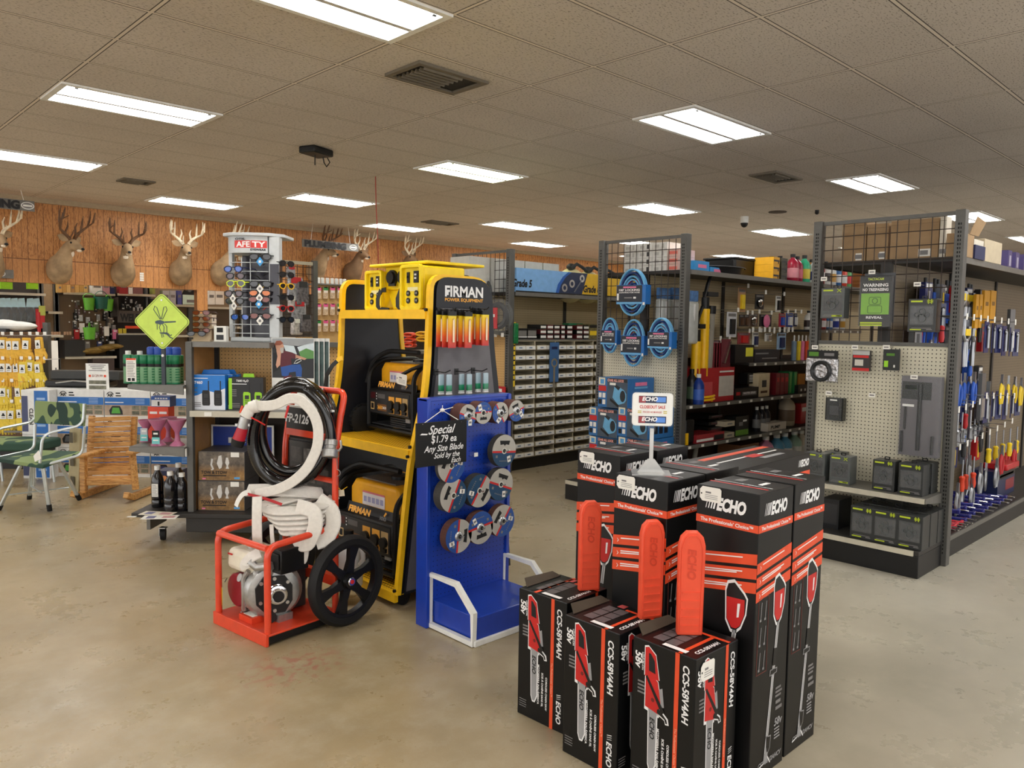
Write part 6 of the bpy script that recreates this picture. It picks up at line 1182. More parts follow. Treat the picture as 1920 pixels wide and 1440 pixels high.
# ---- right endcap goods ------------------------------------------------------------
xl = M_('camera_box_dark', S(46, 48, 48), .35); xg = M_('camera_box_grey', S(86, 90, 90), .35); xlime = M_('camera_lime', S(190, 210, 50), .45); cw = M_('camera_window', S(70, 70, 70), .25, noise=.3, scale=40)
def cam_box(label, p, w, h, d, m, hang=False, x=False):
    pr = [(0, .5, .8, .52, cw), (-.2, .92, .42, .05, xlime), (.0, .12, .7, .02, gprint), (-.2, .075, .4, .035, xlime if not x else gprint), (.28, .08, .2, .03, white if x else gprint)]
    if x: pr += [(.2, .08, .45, .05, xlime)]
    r = pkg('trail_camera_box', label, 'box', p, RE, w, h, d, m, pr, 'trail camera boxes', hang, (.22, .80), .003, .018)
    b = MB(); z0 = -h if hang else 0
    for a in (-.7, .7) if x else (-.9, -.3, .3, .9): b.rbox((w*.27, -.0016, z0+h*.915), w*.22, .001, h*.022, Matrix.Rotation(a, 3, 'Y'), xlime)
    b.build('emblem', r, smooth=False); c = MB()
    for u, v, q_ in ((0, .42, .16), (-.18, .52, .10), (.18, .52, .10), (0, .62, .13)): c.ring([(a*1, e) for a, e in arc(u*w, z0+v*h, q_*w, 0, 330, 11)], arc(u*w, z0+v*h, q_*w*.7, 0, 330, 11), xg, (0, -.0035, 0), X3, Z3, .003)
    c.build('camera_outline', r, smooth=False); return r
def ex(px, py, X=GXX): return atx(px, py, X)
for i, (px, py, w, h, X, m, xx, lab) in enumerate([(1527, 897, .135, .19, 5.24, xg, True, 'grey trail camera box at the outer end of the endcap shelf'), (1573, 906, .14, .19, 5.24, xg, True, 'grey trail camera box second on the endcap shelf'), (1655, 917, .14, .20, 5.24, xl, False, 'dark trail camera box third on the endcap shelf'), (1706, 924, .15, .20, 5.23, xl, False, 'dark trail camera box at the aisle end of the endcap shelf'), (1726, 920, .13, .20, 5.37, xl, False, 'dark trail camera box tucked behind at the aisle end of the endcap shelf'), (1560, 900, .13, .19, 5.38, xg, True, 'grey trail camera box tucked behind the second one on the endcap shelf')]):
    p = atx(px, py, X); p.z = .475; cam_box(lab, p, w, h, .11, m, False, xx)
k = 0
for j, X in enumerate((5.08, 5.22, 5.36)):
    for i, px in enumerate((1614, 1658, 1704)):
        p = atx(px, 1020, 5.08); p = Vector((X, p.y, .17)); cam_box(f'dark trail camera box, {ORD[i]} of the {["front", "middle", "back"][j]} row on the endcap base', p, .15, .21, .125, xl); k += 1
p = atx(1560, 1000, 5.2); pkg('trail_camera_box', 'plain black trail camera box alone at the outer end of the endcap base', 'box', (5.2, p.y+.02, .17), RE, .12, .2, .2, M_('camera_box_black', S(30, 31, 33), .4), [(.0, .5, .8, .7, charcoal)], 'trail camera boxes')
cam_box('grey trail camera box hanging at the outer edge of the wire grid', ex(1562, 540, 5.40), .165, .21, .09, xg, True, True); cam_box('dark trail camera box hanging at the aisle side of the wire grid', ex(1730, 560, 5.40), .17, .215, .09, xl, True)
r = pkg('warning_sign', 'green and black no trespassing warning sign bagged on the wire grid', 'sign', ex(1643, 517, 5.40), RE, .205, .335, .03, charcoal, [(0, .94, 1., .12, black), (0, .77, .92, .2, black), (0, .44, .9, .42, M_('sign_green', S(124, 180, 56), .4)), (0, .15, .92, .14, charcoal), (-.1, .06, .7, .03, xlime), (-.1, .015, .7, .03, xlime)], None, True, None, 0, None,
  [('TACTACAM', 0, .935, .045, xlime, .5), ('WARNING', 0, .815, .06, wprint, .8), ('NO TRESPASSING', 0, .725, .055, wprint, .82), ('REVEAL', 0, .17, .045, wprint, .52)])
b = MB(); w_, h_ = .205, .335
for v, a in ((.5, .15), (.33, .18)): b.ring(rrect(-a*w_*1.3, a*w_*1.3, -h_+(v-.08)*h_, -h_+(v+.08)*h_, .012), rrect(-a*w_*1.3+.004, a*w_*1.3-.004, -h_+(v-.08)*h_+.004, -h_+(v+.08)*h_-.004, .008), M_('sign_green_dark', S(70, 110, 30), .5), (0, -.0014, 0), X3, Z3, .001)
b.ring(arc(0, -h_+.5*h_, .02, 0, 330, 11), arc(0, -h_+.5*h_, .015, 0, 330, 11), MATS['sign_green_dark'], (0, -.0014, 0), X3, Z3, .001); b.build('camera_drawing', r, smooth=False); MB().box(-w_*.52, w_*.52, -.006, .032, -h_*1.02, -.005, clear).build('clear_bag', r, smooth=False)
r = pkg('trail_camera_mount', 'second bagged sign hanging directly behind the warning sign', 'package', ex(1650, 512, 5.45), RE, .2, .33, .012, M_('bag_dark', S(60, 62, 66), .3), (), None, True)
tickets = [(1545, 523, 5.38), (1635, 510, 5.38), (1720, 533, 5.38)]
foil = M_('foil_bag', S(190, 190, 192), .18, .7, noise=.45, scale=40, bump=.6)
r = thing('cable_pack', 'silver bagged cable coil under a black header card on the endcap', 'package', ex(1542, 657, 5.36), RE); MB().box(-.11, .11, 0, .008, -.055, 0, black).quad((-.06, 0, -.027), X3, Z3, .07, .03, M_('header_green', S(80, 130, 40), .5), .001).quad((.05, 0, -.027), X3, Z3, .07, .02, gprint, .001).build('header_card', r, smooth=False)
MB().box(-.115, .115, -.005, .02, -.22, -.055, foil, 1.0).build('bag', r, bevel=.008); MB().tube([(.062*math.cos(a*.35), -.014, -.145+.062*math.sin(a*.35)) for a in range(18)], .014, M_('cable_black', S(34, 36, 38), .3), 8, closed=True).build('cable_coil', r)
def ticket(p, lab, rz=RE):
    r = thing('price_hook', lab, 'hook', p, rz, 'price ticket hooks'); MB().tube([(0, GXX-p[0] if rz == RE else .15, .0), (0, .0, 0)], .0025, steel, 6).build('wire', r); MB().box(-.022, .022, -.002, .0, -.014, .014, paper).quad((0, -.002, 0), X3, Z3, .03, .008, gprint, .0006).build('ticket', r, smooth=False)
pkg('battery_pack', 'red and silver battery pack hanging on the endcap pegboard', 'package', ex(1615, 657, 5.42), RE, .115, .14, .03, M_('pack_charcoal', S(50, 46, 46), .4), [(0, .88, 1, .2, M_('pack_silver', S(170, 170, 166), .3, .5)), (0, .7, .9, .12, red), (-.1, .4, .5, .3, M_('pack_pale', S(200, 196, 186), .4)), (0, .07, 1, .14, red)], None, True)
pkg('memory_card_pack', 'small black card pack with a lime sticker on the endcap pegboard', 'package', ex(1672, 655, 5.42), RE, .105, .14, .012, M_('pack_black', S(36, 38, 36), .4), [(-.05, .75, .5, .12, M_('header_green', (0, 0, 0))), (-.3, .3, .25, .3, lime), (.2, .2, .1, .12, white)], None, True)
pkg('camera_case_pack', 'black blister pack hanging low on the endcap pegboard', 'package', ex(1565, 746, 5.42), RE, .125, .16, .05, M_('pack_black2', S(30, 32, 30), .25), [(-.05, .9, .4, .06, white), (0, .45, .5, .4, charcoal)], None, True, (.0, 1.02))
r = pkg('camera_pole_pack', 'tall clear pack with a black telescopic pole on the endcap', 'package', ex(1728, 706, 5.40), RE, .24, .52, .05, M_('pole_pack_grey', S(98, 94, 98), .3), [(-.1, .82, .75, .22, M_('pack_black', (0, 0, 0))), (-.25, .86, .3, .05, M_('header_green', (0, 0, 0))), (-.3, .63, .3, .03, white)], None, True)
for x, zt_, zb_, rr_ in ((.0, -.05, -.48, .012), (-.085, -.2, -.35, .006), (.085, -.38, -.5, .008), (-.1, -.36, -.5, .008)): MB().cyl((x, -.012, zb_), (x, -.012, zt_), rr_, black, seg=10).build('pole', r)
MB().box(-.125, .125, -.03, .052, -.525, .005, clear).build('clear_shell', r, bevel=.01)
for i, (px, py, X) in enumerate(tickets+[(1528, 651, 5.33), (1603, 651, 5.38), (1662, 651, 5.38), (1554, 737, 5.38), (1635, 741, 5.36), (1714, 707, 5.37)]):
    ticket(ex(px, py, X), ['white price ticket beside the upper trail camera box', 'white price ticket above the warning sign', 'white price ticket above the dark hanging camera box', 'white price ticket above the silver cable pack', 'white price ticket above the red battery pack', 'white price ticket above the lime stickered pack', 'white price ticket above the low blister pack', 'white price ticket on the empty hook of the endcap', 'white price ticket above the telescopic pole pack'][i])
# ---- cartons on top of the right run --------------------------------------------------
ctn = M_('carton_tan', S(158, 130, 96), .75, noise=.08); ctw = M_('carton_white', S(206, 200, 186), .6)
def top_box(lab, x0, x1, y0, y1, X, zf=2.0, m=ctn, d=.4, flap=False):
    a = atx((x0+x1)/2, y1, X); w_ = abs(atx(x0, y1, X).y-atx(x1, y1, X).y); h_ = atx(x1, y0, X).z-zf
    r = thing('cardboard_box', lab, 'box', (X, a.y, zf), RE, 'cartons on top shelves'); MB().box(-w_/2, w_/2, 0, d, 0, h_, m).build('carton', r, bevel=.003, smooth=False)
    MB().box(-w_/2, w_/2, -.001, .0, h_-.03, h_-.028, M_('carton_seam', S(110, 86, 60), .8)).box(w_*.1, w_*.35, -.001, 0, .02, .07, paper).quad((w_*.22, -.001, .045), X3, Z3, .05, .03, gprint, .001).build('carton_label', r, smooth=False)
    if flap: MB().prism([(0, 0), (w_*.4, 0), (w_*.3, .12), (.03, .1)], m, (-w_*.2, .1, h_+.001), X3, Vector((0, .3, 1)), .004).build('flap', r, smooth=False)
    return r
top_box('tan cardboard box behind the wire grid, outer one of two', 1577, 1622, 414, 486, 5.72); top_box('tan cardboard box behind the middle of the wire grid', 1624, 1664, 418, 484, 5.70); top_box('widest tan cardboard box behind the wire grid', 1667, 1757, 408, 482, 5.66, d=.1); top_box('white sided box beside the widest tan box behind the grid', 1760, 1772, 405, 474, 5.64, m=ctw, d=.1)
for i, (x0, x1, y0, Y, m, lab) in enumerate(((1774, 1822, 440, 1.64, ctn, 'open tan carton just behind the endcap upright'), (1824, 1843, 452, 1.64, ctw, 'stack of white foam trays beside the open carton'), (1845, 1878, 456, 1.64, M_('carton_pale', S(190, 176, 150), .7), 'large pale carton at the edge of the tool shelf top'))):
    a = aty(x0, 480, Y); c = aty(x1, 480, Y); a.x = max(a.x, 5.56); c.x = max(c.x, a.x+.22); h_ = aty(x1, y0, Y).z-2.0; r = thing('cardboard_box', lab, 'box', ((a.x+c.x)/2, Y, 2.0), 0, 'cartons on top shelves'); w_ = c.x-a.x; MB().box(-w_/2, w_/2, 0, .1, 0, h_, m).build('carton', r, bevel=.003, smooth=False)
    if i == 0: MB().prism([(0, 0), (.18, .0), (.26, .10), (.06, .12)], m, (0, 0, h_), X3, Vector((0, -.2, 1)), .004).build('flap', r, smooth=False)
    if i == 1: MB().box(-w_/2, w_/2, -.012, 0, .0, .09, navy).build('navy_wrap', r, smooth=False)
for i, px in enumerate((1893, 1907, 1922)): pkg('clear_pack', f'{ORD[i]} purple and clear pack on top of the tool shelf', 'package', (aty(px, 500, 1.75).x, 1.75, 2.0), 0, .1, .16, .08, M_('pack_violet', S(90, 80, 130), .3), [(0, .5, .5, .5, M_('pack_lilac', S(190, 186, 210), .3))], 'purple packs on the tool shelf')
# ---- hanging hand tools on the side of the right run ------------------------------------
TY_ = 1.78; toolst = M_('tool_steel', S(150, 152, 156), .3, .85); tblue = M_('tool_blue', S(36, 88, 190), .4); torg = M_('tool_orange_red', S(220, 70, 40), .4); tyel = M_('tool_yellow', S(240, 206, 40), .4); tred = M_('tool_red', S(186, 34, 40), .4)
TO = {}
def tool(kind, lab, p, rz=0., grp=None, hm=None):
    r = thing(kind, lab, kind.replace('_', ' '), p, rz, grp); r.scale = (1.35, 1.35, 1.2)
    if kind == 'pliers':
        for sx in (-1, 1): MB().tube([(sx*.006, 0, -.06), (sx*.022, 0, -.10), (sx*.026, 0, -.15), (sx*.018, 0, -.20)], [.008, .009, .009, .006], hm or tblue, 6).build('handle', r)
        MB().cyl((0, -.008, -.06), (0, .008, -.06), .014, toolst, seg=10).prism([(-.012, -.06), (.012, -.06), (.006, 0), (-.006, 0)], toolst, (0, .006, 0), X3, Z3, .012).build('jaw', r)
    elif kind == 'screwdriver':
        MB().lathe([(0, 0), (.012, .004), (.016, .03), (.012, .07), (.016, .09), (.008, .10), (0, .10)], hm or torg, (0, 0, -.2), 10).build('handle', r); MB().cyl((0, 0, -.1), (0, 0, -.0), .004, toolst, seg=8).build('shaft', r)
    elif kind == 'locking_clamp':
        MB().tube([(-.045, 0, .0), (-.05, 0, -.05), (-.015, 0, -.085), (.015, 0, -.085), (.05, 0, -.05), (.045, 0, 0)], .011, toolst, 8).build('jaw', r)
        for sx in (-1, 1): MB().tube([(sx*.012, 0, -.085), (sx*.02, 0, -.15), (sx*.015, 0, -.24)], .010, toolst, 8).build('handle', r)
        MB().box(-.04, .04, -.012, 0, -.055, -.015, tyel).build('yellow_card', r)
    elif kind == 'wrench_card':
        MB().box(-.04, .04, 0, .004, -.2, 0, M_('card_navy', S(30, 36, 90), .4)).build('card', r); MB().cyl((0, -.008, -.17), (0, -.008, -.04), .007, toolst, seg=8).ell((0, -.008, -.04), .018, .006, .018, toolst, 10, 6).build('wrench', r)
    elif kind == 'saw_blade_pack':
        MB().box(-.035, .035, 0, .02, -.3, 0, M_('sleeve_grey', S(90, 92, 94), .3)).build('sleeve', r); MB().box(-.03, .03, -.004, 0, -.28, -.16, steel).build('blade', r)
    return r
def sy(px, py, Y=TY_): return aty(px, py, Y)
cnt = {}
def lab_row(kind, desc, row, i): return f'{desc}, {ORD[i]} from the endcap in the {row} tool row'
rowsT = [('locking_clamp', 'dark locking clamp', 'topmost', [(1803+8*k, 545+2*k) for k in range(3)], None), ('wrench_card', 'carded wrench on navy', 'upper', [(1852+11*k, 602+3*k) for k in range(6)], None), ('locking_clamp', 'steel locking clamp with yellow card', 'clamp', [(1812, 612), (1826, 614)], None), ('pliers', 'blue handled pliers', 'middle', [(1801+9*k, 700-1*k) for k in range(5)], tblue),
   ('pliers', 'yellow and black pliers', 'yellow', [(1880+12*k, 702+2*k) for k in range(4)], tyel), ('screwdriver', 'clear bagged steel driver', 'bagged', [(1797+8*k, 775-2*k) for k in range(6)], toolst), ('screwdriver', 'orange red handled driver', 'low orange', [(1806+7*k, 862-2*k) for k in range(4)], torg), ('pliers', 'red handled cutter', 'low red', [(1880+8*k, 835-3*k) for k in range(4)], tred), ('saw_blade_pack', 'grey blade sleeve', 'blade', [(1846, 700), (1858, 715), (1900, 580)], None),
   ('wrench_card', 'carded blue driver set', 'lower', [(1850+12*k, 735-1*k) for k in range(6)], None), ('screwdriver', 'yellow handled driver', 'yellow band', [(1856+13*k, 812-3*k) for k in range(5)], tyel), ('pliers', 'bagged steel snips', 'lowest', [(1797+9*k, 905-3*k) for k in range(4)], toolst), ('pliers', 'dark steel cutter', 'second lowest', [(1840+10*k, 868-3*k) for k in range(5)], toolst)]
for kind, desc, row, pts, hm in rowsT:
    for i, (px, py) in enumerate(pts):
        p = sy(px, py, TY_+.06*(i % 3)); tool(kind, lab_row(kind, desc, row, i), p, [0, .2, -.15][i % 3], f'{desc} on the tool wall', hm)
    a = sy(pts[0][0], pts[0][1]); b_ = sy(pts[-1][0], pts[-1][1])
for i, px in enumerate((1834, 1841, 1852, 1864)):
    pkg('yellow_blade_pack', f'yellow blade pack, {ORD[i]} from the clamps under the tool shelf top', 'package', sy(px, 545 if i > 1 else 552, 1.8), 0, .14 if i > 1 else .07, .25, .02, M_('pack_amber', S(196, 140, 20), .4), [(0, .6, .5, .12, M_('pack_amber_dark', S(120, 84, 10), .5))], 'yellow blade packs', True)
for i in range(9):
    p = sy(1800+13*i, 592+1.5*i, 1.70); r = thing('price_hook', f'price ticket hook, {ORD[i]} along the upper tool row', 'hook', p, 0, 'price ticket hooks'); MB().tube([(0, .36, 0), (0, 0, 0)], .003, steel, 6).build('wire', r); MB().box(-.016, .016, -.002, 0, -.022, .022, paper).build('ticket', r)
for i in range(9):
    p = sy(1798+13*i, 768-5*i if i < 4 else 742, 1.70); r = thing('price_hook', f'price ticket hook, {ORD[i]} along the middle tool row', 'hook', p, 0, 'price ticket hooks'); MB().tube([(0, .36, 0), (0, 0, 0)], .003, steel, 6).build('wire', r); MB().box(-.016, .016, -.002, 0, -.022, .022, paper).build('ticket', r)
for i in range(8):
    p = sy(1800+14*i, 838-7*i, 1.70); r = thing('price_hook', f'price ticket hook, {ORD[i]} along the lower tool row', 'hook', p, 0, 'price ticket hooks'); MB().tube([(0, .36, 0), (0, 0, 0)], .003, steel, 6).build('wire', r); MB().box(-.016, .016, -.002, 0, -.022, .022, paper).build('ticket', r)
kinds_ = [('pliers', 'blue handled pliers', tblue), ('screwdriver', 'dark handled driver', charcoal), ('wrench_card', 'carded wrench on navy', None), ('pliers', 'black handled pliers', black), ('screwdriver', 'blue handled driver', tblue), ('pliers', 'steel snips', toolst), ('screwdriver', 'red handled driver', tred)]
for row, (nm, z, x0, n) in enumerate((('fourth from top', 1.42, 5.75, 9), ('sixth from top', 1.02, 5.72, 10), ('eighth from top', .80, 5.72, 10), ('second from top', 1.68, 5.95, 8), ('ninth from top', .56, 5.9, 8))):
    for i in range(n):
        kind, desc, hm = kinds_[(i*3+row*2) % 7]; tool(kind, f'{desc}, {ORD[i]} from the endcap in the tool row {nm}', (x0+.145*i, 1.86+.05*(i % 3), z+.02*((i*5) % 3)), [.1, -.2, .3][i % 3], f'{desc} on the tool wall', hm)
dk_ = [M_('card_navy', (0, 0, 0)), charcoal, tblue, M_('sleeve_grey', (0, 0, 0)), M_('blister_brown', S(92, 76, 66), .4), black, navy, tred, M_('blister_steel', S(130, 136, 146), .25, .3)]
for row, (nm, z, x0) in enumerate((('just under the shelf top', 1.86, 5.9), ('below the yellow packs', 1.56, 5.74), ('at the middle', 1.24, 5.7), ('under the middle', .96, 5.74), ('above the clamps', .66, 5.76))):
    for i in range(12): pkg('tool_pack', f'dark carded tool pack, {ORD[i]} from the endcap, deep row {nm}', 'package', (x0+.15*i, 1.94+.04*(i % 2), z), .1*((i % 3)-1), .11, .2, .04, dk_[(i*4+row*3) % 9], [(0, .88, .8, .14, [white, yel, gprint][(i+row) % 3]), (0, .4, .35, .6, [toolst, charcoal, tyel, toolst][(i*3+row) % 4])], 'dark carded tool packs on the tool wall', True)
# bar clamps lying on the base shelf
def bar_clamp(lab, p, m, L=.36, rz=0.):
    r = thing('bar_clamp', lab, 'clamp', p, rz, 'clamps lying on the low tool shelf'); MB().bar((0, 0, .02), (0, L, .02), .028, .032, m).build('frame', r, bevel=.006); MB().bar((-.02, 0, .02), (.06, 0, .02), .02, .03, m).build('jaw', r, bevel=.004)
    MB().cyl((.05, -.06, .025), (.05, L*.5, .025), .006, chrome, seg=8).build('screw_rod', r); MB().cyl((.02, -.06, .03), (.08, -.06, .02), .005, chrome, seg=8).build('slide_bar', r)
nvy = M_('clamp_navy', S(34, 38, 120), .35); crd = M_('clamp_red', S(200, 30, 50), .35)
for i in range(5): bar_clamp(f'red and white clamp, {ORD[i]} from the endcap on the low tool shelf', (5.72+.075*i, 1.69+.01*(i % 2), .156+.0*i), crd, .3, .1)
for i in range(9): bar_clamp(f'navy clamp with chrome rod, {ORD[i]} from the red clamps on the low shelf', (6.14+.14*i, 1.70+.012*(i % 3), .156), nvy, .32, .12)
for i in range(6): bar_clamp(f'navy clamp, {ORD[i]} of the upper layer on the low tool shelf', (6.2+.15*i, 1.76, .20), nvy, .26, .2)
r = pkg('tool_case_box', 'red and dark blue tool case box on the low tool shelf', 'box', (7.5, 1.78, .156), 0, .5, .22, .2, M_('case_navy', S(30, 40, 80), .4), [(0, .85, 1, .3, black), (0, .8, .8, .08, white), (.2, .4, .5, .4, M_('case_maroon', S(140, 40, 50), .4))]); MB().box(-.12, .25, -.03, .15, .22, .27, tred).build('red_handle', r, bevel=.01)
# ---- left of the right run: bottles seen through the grid -----------------------------------
bt = [(S(230, 230, 236), S(40, 60, 150)), (S(150, 30, 40), S(226, 220, 220)), (S(226, 224, 220), S(60, 50, 50)), (S(220, 220, 216), S(200, 150, 60)), (S(60, 110, 170), S(226, 226, 226)), (S(220, 70, 50), S(230, 230, 226)), (S(110, 190, 120), S(220, 60, 60))]
def bottle(lab, p, h, rad, c1, c2, grp, cap=None, rz=0):
    r = thing('bottle', lab, 'bottle', p, rz, grp); m1 = M_('bottle_%02d%02d%02d' % tuple(int(v*99) for v in c1), c1, .3); m2 = M_('bottle_%02d%02d%02d' % tuple(int(v*99) for v in c2), c2, .4)
    MB().lathe([(0, 0), (rad*.95, 0), (rad, .006), (rad, h*.62), (rad*.8, h*.74), (rad*.38, h*.84), (rad*.36, h*.9), (0, h*.9)], m1, seg=14).build('body', r); MB().cyl((0, 0, h*.88), (0, 0, h), rad*.42, cap or black, seg=12).build('cap', r); MB().cyl((0, 0, h*.15), (0, 0, h*.5), rad*1.02, m2, seg=14).build('label', r); return r
for i in range(7): bottle(f'{ORD[i]} upright bottle on the far top shelf seen through the wire grid', (7.98+.14*i, 3.76, 2.0), .25, .055, *bt[i], 'bottles seen through the wire grid')
for i in range(6): bottle(f'{ORD[i]} bottle on the lower far shelf seen through the wire grid', (8.0+.16*i, 3.8, 1.52), .2, .045, *bt[(i*3+2) % 7], 'bottles seen through the wire grid')
for i in range(9):
    p = Vector((6.0+.13*i, 2.0-.02*(i % 2), 1.88)); r = thing('blue_sleeve_tool', f'{ORD[i]} blue sleeved tool hanging behind the wire grid', 'tool', (p.x, p.y, 1.80), 0, 'blue sleeved tools'); MB().box(-.04, .04, -.01, .01, -.22, 0, tblue).build('sleeve', r); MB().cyl((0, 0, 0), (0, 0, .10), .012, black, seg=8).build('grip', r)
for i in range(9): tool('pliers', f'{ORD[i]} blue pliers in the row behind the lower wire grid', (5.75+.12*i, 1.98, 1.6), 0, 'blue pliers behind the grid', tblue)
# ---------------------------------------------------------------- air hose endcap goods
hb_ = M_('hose_sky', S(104, 170, 214), .35); hr_ = M_('hose_red', S(196, 50, 70), .35); hn_ = M_('hose_navy', S(30, 52, 110), .4); sl = M_('sleeve_blue', S(30, 108, 186), .4); sk = M_('sleeve_black', S(28, 32, 44), .4)
def hose_coil(lab, p, w, h, n, feet):
    r = thing('air_hose_coil', lab, 'hose', p, RE+.12, 'coiled air hoses on the endcap'); b1 = MB(); b2 = MB()
    for k in range(n):
        for c in range(5):
            f = 1-.15*c; y = .022*k+.003*c; m = [hb_, hn_, hb_, hr_ if k % 2 else hb_, hn_][c]
            b1.tube([(w/2*f*math.cos(a*.2618), y, -h/2+h/2*f*math.sin(a*.2618)) for a in range(24)], .0075, m, 6, closed=True)
    b1.build('hose', r); d = .022*n+.01
    s = MB(); s.box(-w*.56, w*.56, -.012, d, -h*.76, -h*.34, sl); s.quad((-w*.06, -.012, -h*.53), X3, Z3, w*.98, h*.36, sk, .001); s.quad((-w*.06, -.012, -h*.735), X3, Z3, w*.98, h*.04, hb_, .001); s.build('sleeve', r, smooth=False)
    t = MB(); t.text(feet+' LOCKING', wprint, (-w*.06, -.012, -h*.45), X3, Z3, h*.045, w=w*.8, bold=.03, d=.002).text('CONTRACTOR HOSE', wprint, (-w*.06, -.012, -h*.505), X3, Z3, h*.03, w=w*.8, bold=.02, d=.002).quad((-w*.05, -.012, -h*.39), X3, Z3, w*.5, h*.035, pink, .002).quad((-w*.1, -.012, -h*.62), X3, Z3, w*.3, h*.03, gprint, .002).quad((.15*w, -.012, -h*.62), X3, Z3, w*.1, h*.04, wprint, .002).quad((-w*.5, -.012, -h*.6), X3, Z3, w*.07, h*.15, white, .002).quad((w*.5, -.012, -h*.75), X3, Z3, w*.08, h*.06, white, .002); t.build('sleeve_print', r, smooth=False); return r
for lab, x0, x1, y0, y1, n, f in (('largest coil of blue and red air hose high on the wire grid', 1163, 1208, 505, 591, 3, '100\u2019'), ('narrow air hose coil at the outer end of the lower row', 1131, 1156, 597, 661, 2, '25\u2019'), ('middle air hose coil of the lower row', 1170, 1206, 600, 686, 2, '100\u2019'), ('air hose coil at the shelf end of the lower row', 1220, 1258, 597, 671, 3, '50\u2019')):
    X = 5.36; p = atx((x0+x1)/2, y0, X); w_ = abs(atx(x0, y0, X).y-atx(x1, y0, X).y); h_ = p.z-atx((x0+x1)/2, y1, X).z; hose_coil(lab, p, w_, h_, n, f)
def fan_art(b, w, h):
    P = A(b, w, h); dk = M_('fan_dark', S(30, 34, 40), .4)
    b.quad(P(.15, .5), X3, Z3, w*.68, h*.98, M_('fan_backdrop', S(70, 84, 100), .45, noise=.2, scale=8), .001); b.quad(P(.18, .93), X3, Z3, w*.6, h*.12, dk, .0014); b.text('CHAR ALL LOCK', M_('print_salmon2', S(240, 170, 160), .5), P(.1, .92), X3, Z3, h*.08, w=w*.55, bold=.04, d=.002); b.quad(P(0, .8), X3, Z3, w*.2, h*.08, white, .0016)
    b.quad(P(-.37, .87), X3, Z3, w*.22, h*.24, cream, .0014).quad(P(-.36, .86), X3, Z3, w*.13, h*.16, sky, .002).quad(P(-.35, .63), X3, Z3, w*.26, h*.18, red, .0016).quad(P(-.42, .4), X3, Z3, w*.1, h*.16, white, .0016).quad(P(-.29, .4), X3, Z3, w*.1, h*.16, white, .0016).quad(P(-.42, .18), X3, Z3, w*.1, h*.16, ink, .0016).quad(P(-.29, .18), X3, Z3, w*.1, h*.16, white, .0016)
    b.poly([(0, .35*h), (.06*w, .72*h), (.12*w, .78*h), (.25*w, .70*h), (.38*w, .62*h), (.46*w, .5*h), (.46*w, .3*h), (.4*w, .2*h), (.2*w, .12*h)], hb_, F0, X3, Z3, .002); b.poly([(a*.09*w+.34*w, c*.19*h+.42*h) for a, c in arc(0, 0, 1, 0, 345, 15)], dk, F0, X3, Z3, .0026)
    b.poly([(-.08*w, .24*h), (-.07*w, .32*h), (.22*w, .12*h), (.2*w, .03*h)], black, F0, X3, Z3, .0028); b.poly([(.06*w, .72*h), (.12*w, .78*h), (.26*w, .70*h), (.2*w, .6*h)], dk, F0, X3, Z3, .0026)
fb = M_('fan_box_blue', S(44, 106, 168), .45)
FX = 5.12
for lab, x0, x1, y0, y1 in (('top air mover fan box of the blue stack', 1120, 1176, 708, 765), ('blue fan box at the bin end of the second layer', 1103, 1157, 765, 819), ('blue fan box behind the sale sign in the second layer', 1157, 1214, 765, 821), ('blue fan box at the bin end of the third layer', 1103, 1156, 819.5, 873), ('blue fan box in the third layer behind the trimmer boxes', 1157, 1214, 821.5, 875), ('bottom blue fan box at the bin end', 1103, 1156, 873.5, 927), ('bottom blue fan box behind the trimmer boxes', 1157, 1214, 875.5, 930)):
    p = atx((x0+x1)/2, y1, FX); w_ = abs(atx(x0, y1, FX).y-atx(x1, y1, FX).y)*.99; h_ = atx((x0+x1)/2, y0, FX).z-p.z
    if p.z < .171: h_ -= .171-p.z; p.z = .171
    r = thing('fan_box', lab, 'box', p, RE, 'blue air mover fan boxes'); MB().box(-w_/2, w_/2, 0, .36, 0, h_*.99, fb).build('carton', r, bevel=.002, smooth=False); b = MB(); fan_art(b, w_, h_*.99); b.build('printing', r, smooth=False)
    b = MB(); o = Vector((w_/2, .18, h_*.5)); b.quad(o+Vector((0, .0, h_*.3)), Y3, Z3, .16, .03, pink, .001).quad(o+Vector((0, 0, h_*.18)), Y3, Z3, .18, .015, hb_, .001); [b.quad(o+Vector((0, -.07+.07*k, -.04)), Y3, Z3, .05, .09, sk, .001) for k in range(3)]; b.build('side_printing', r, smooth=False)
# white boxes on the top shelf behind the grid
wb = M_('fixture_box_white', S(214, 212, 206), .6); wbk = 0
for j in range(4):
    for i in range(3):
        X = 5.72; y = 4.415-.16*i; r = pkg('white_box', f'white box, {ORD[i]} from the bins in the {["bottom", "second", "third", "top"][j]} layer behind the hose grid', 'box', (X, y, 2.001+.066*j), RE, .155, .064, .3, wb if i < 2 or j % 2 else wb, [(-.2, .5, .3, .4, M_('print_pale_grey', S(180, 178, 172), .6)), (.2, .5, .15, .6, charcoal if i == 1 else M_('print_pale_grey', (0, 0, 0)))], 'white boxes behind the hose grid')
for j in range(3): pkg('pink_box', f'pink striped box, {ORD[j]} from the bottom beside the white boxes', 'box', (5.72, 3.955, 2.001+.066*j), RE, .11, .064, .25, M_('box_pinkish', S(214, 176, 164), .6), [(0, .5, .8, .4, M_('box_coral', S(222, 110, 96), .6))], 'pink boxes beside the white ones')
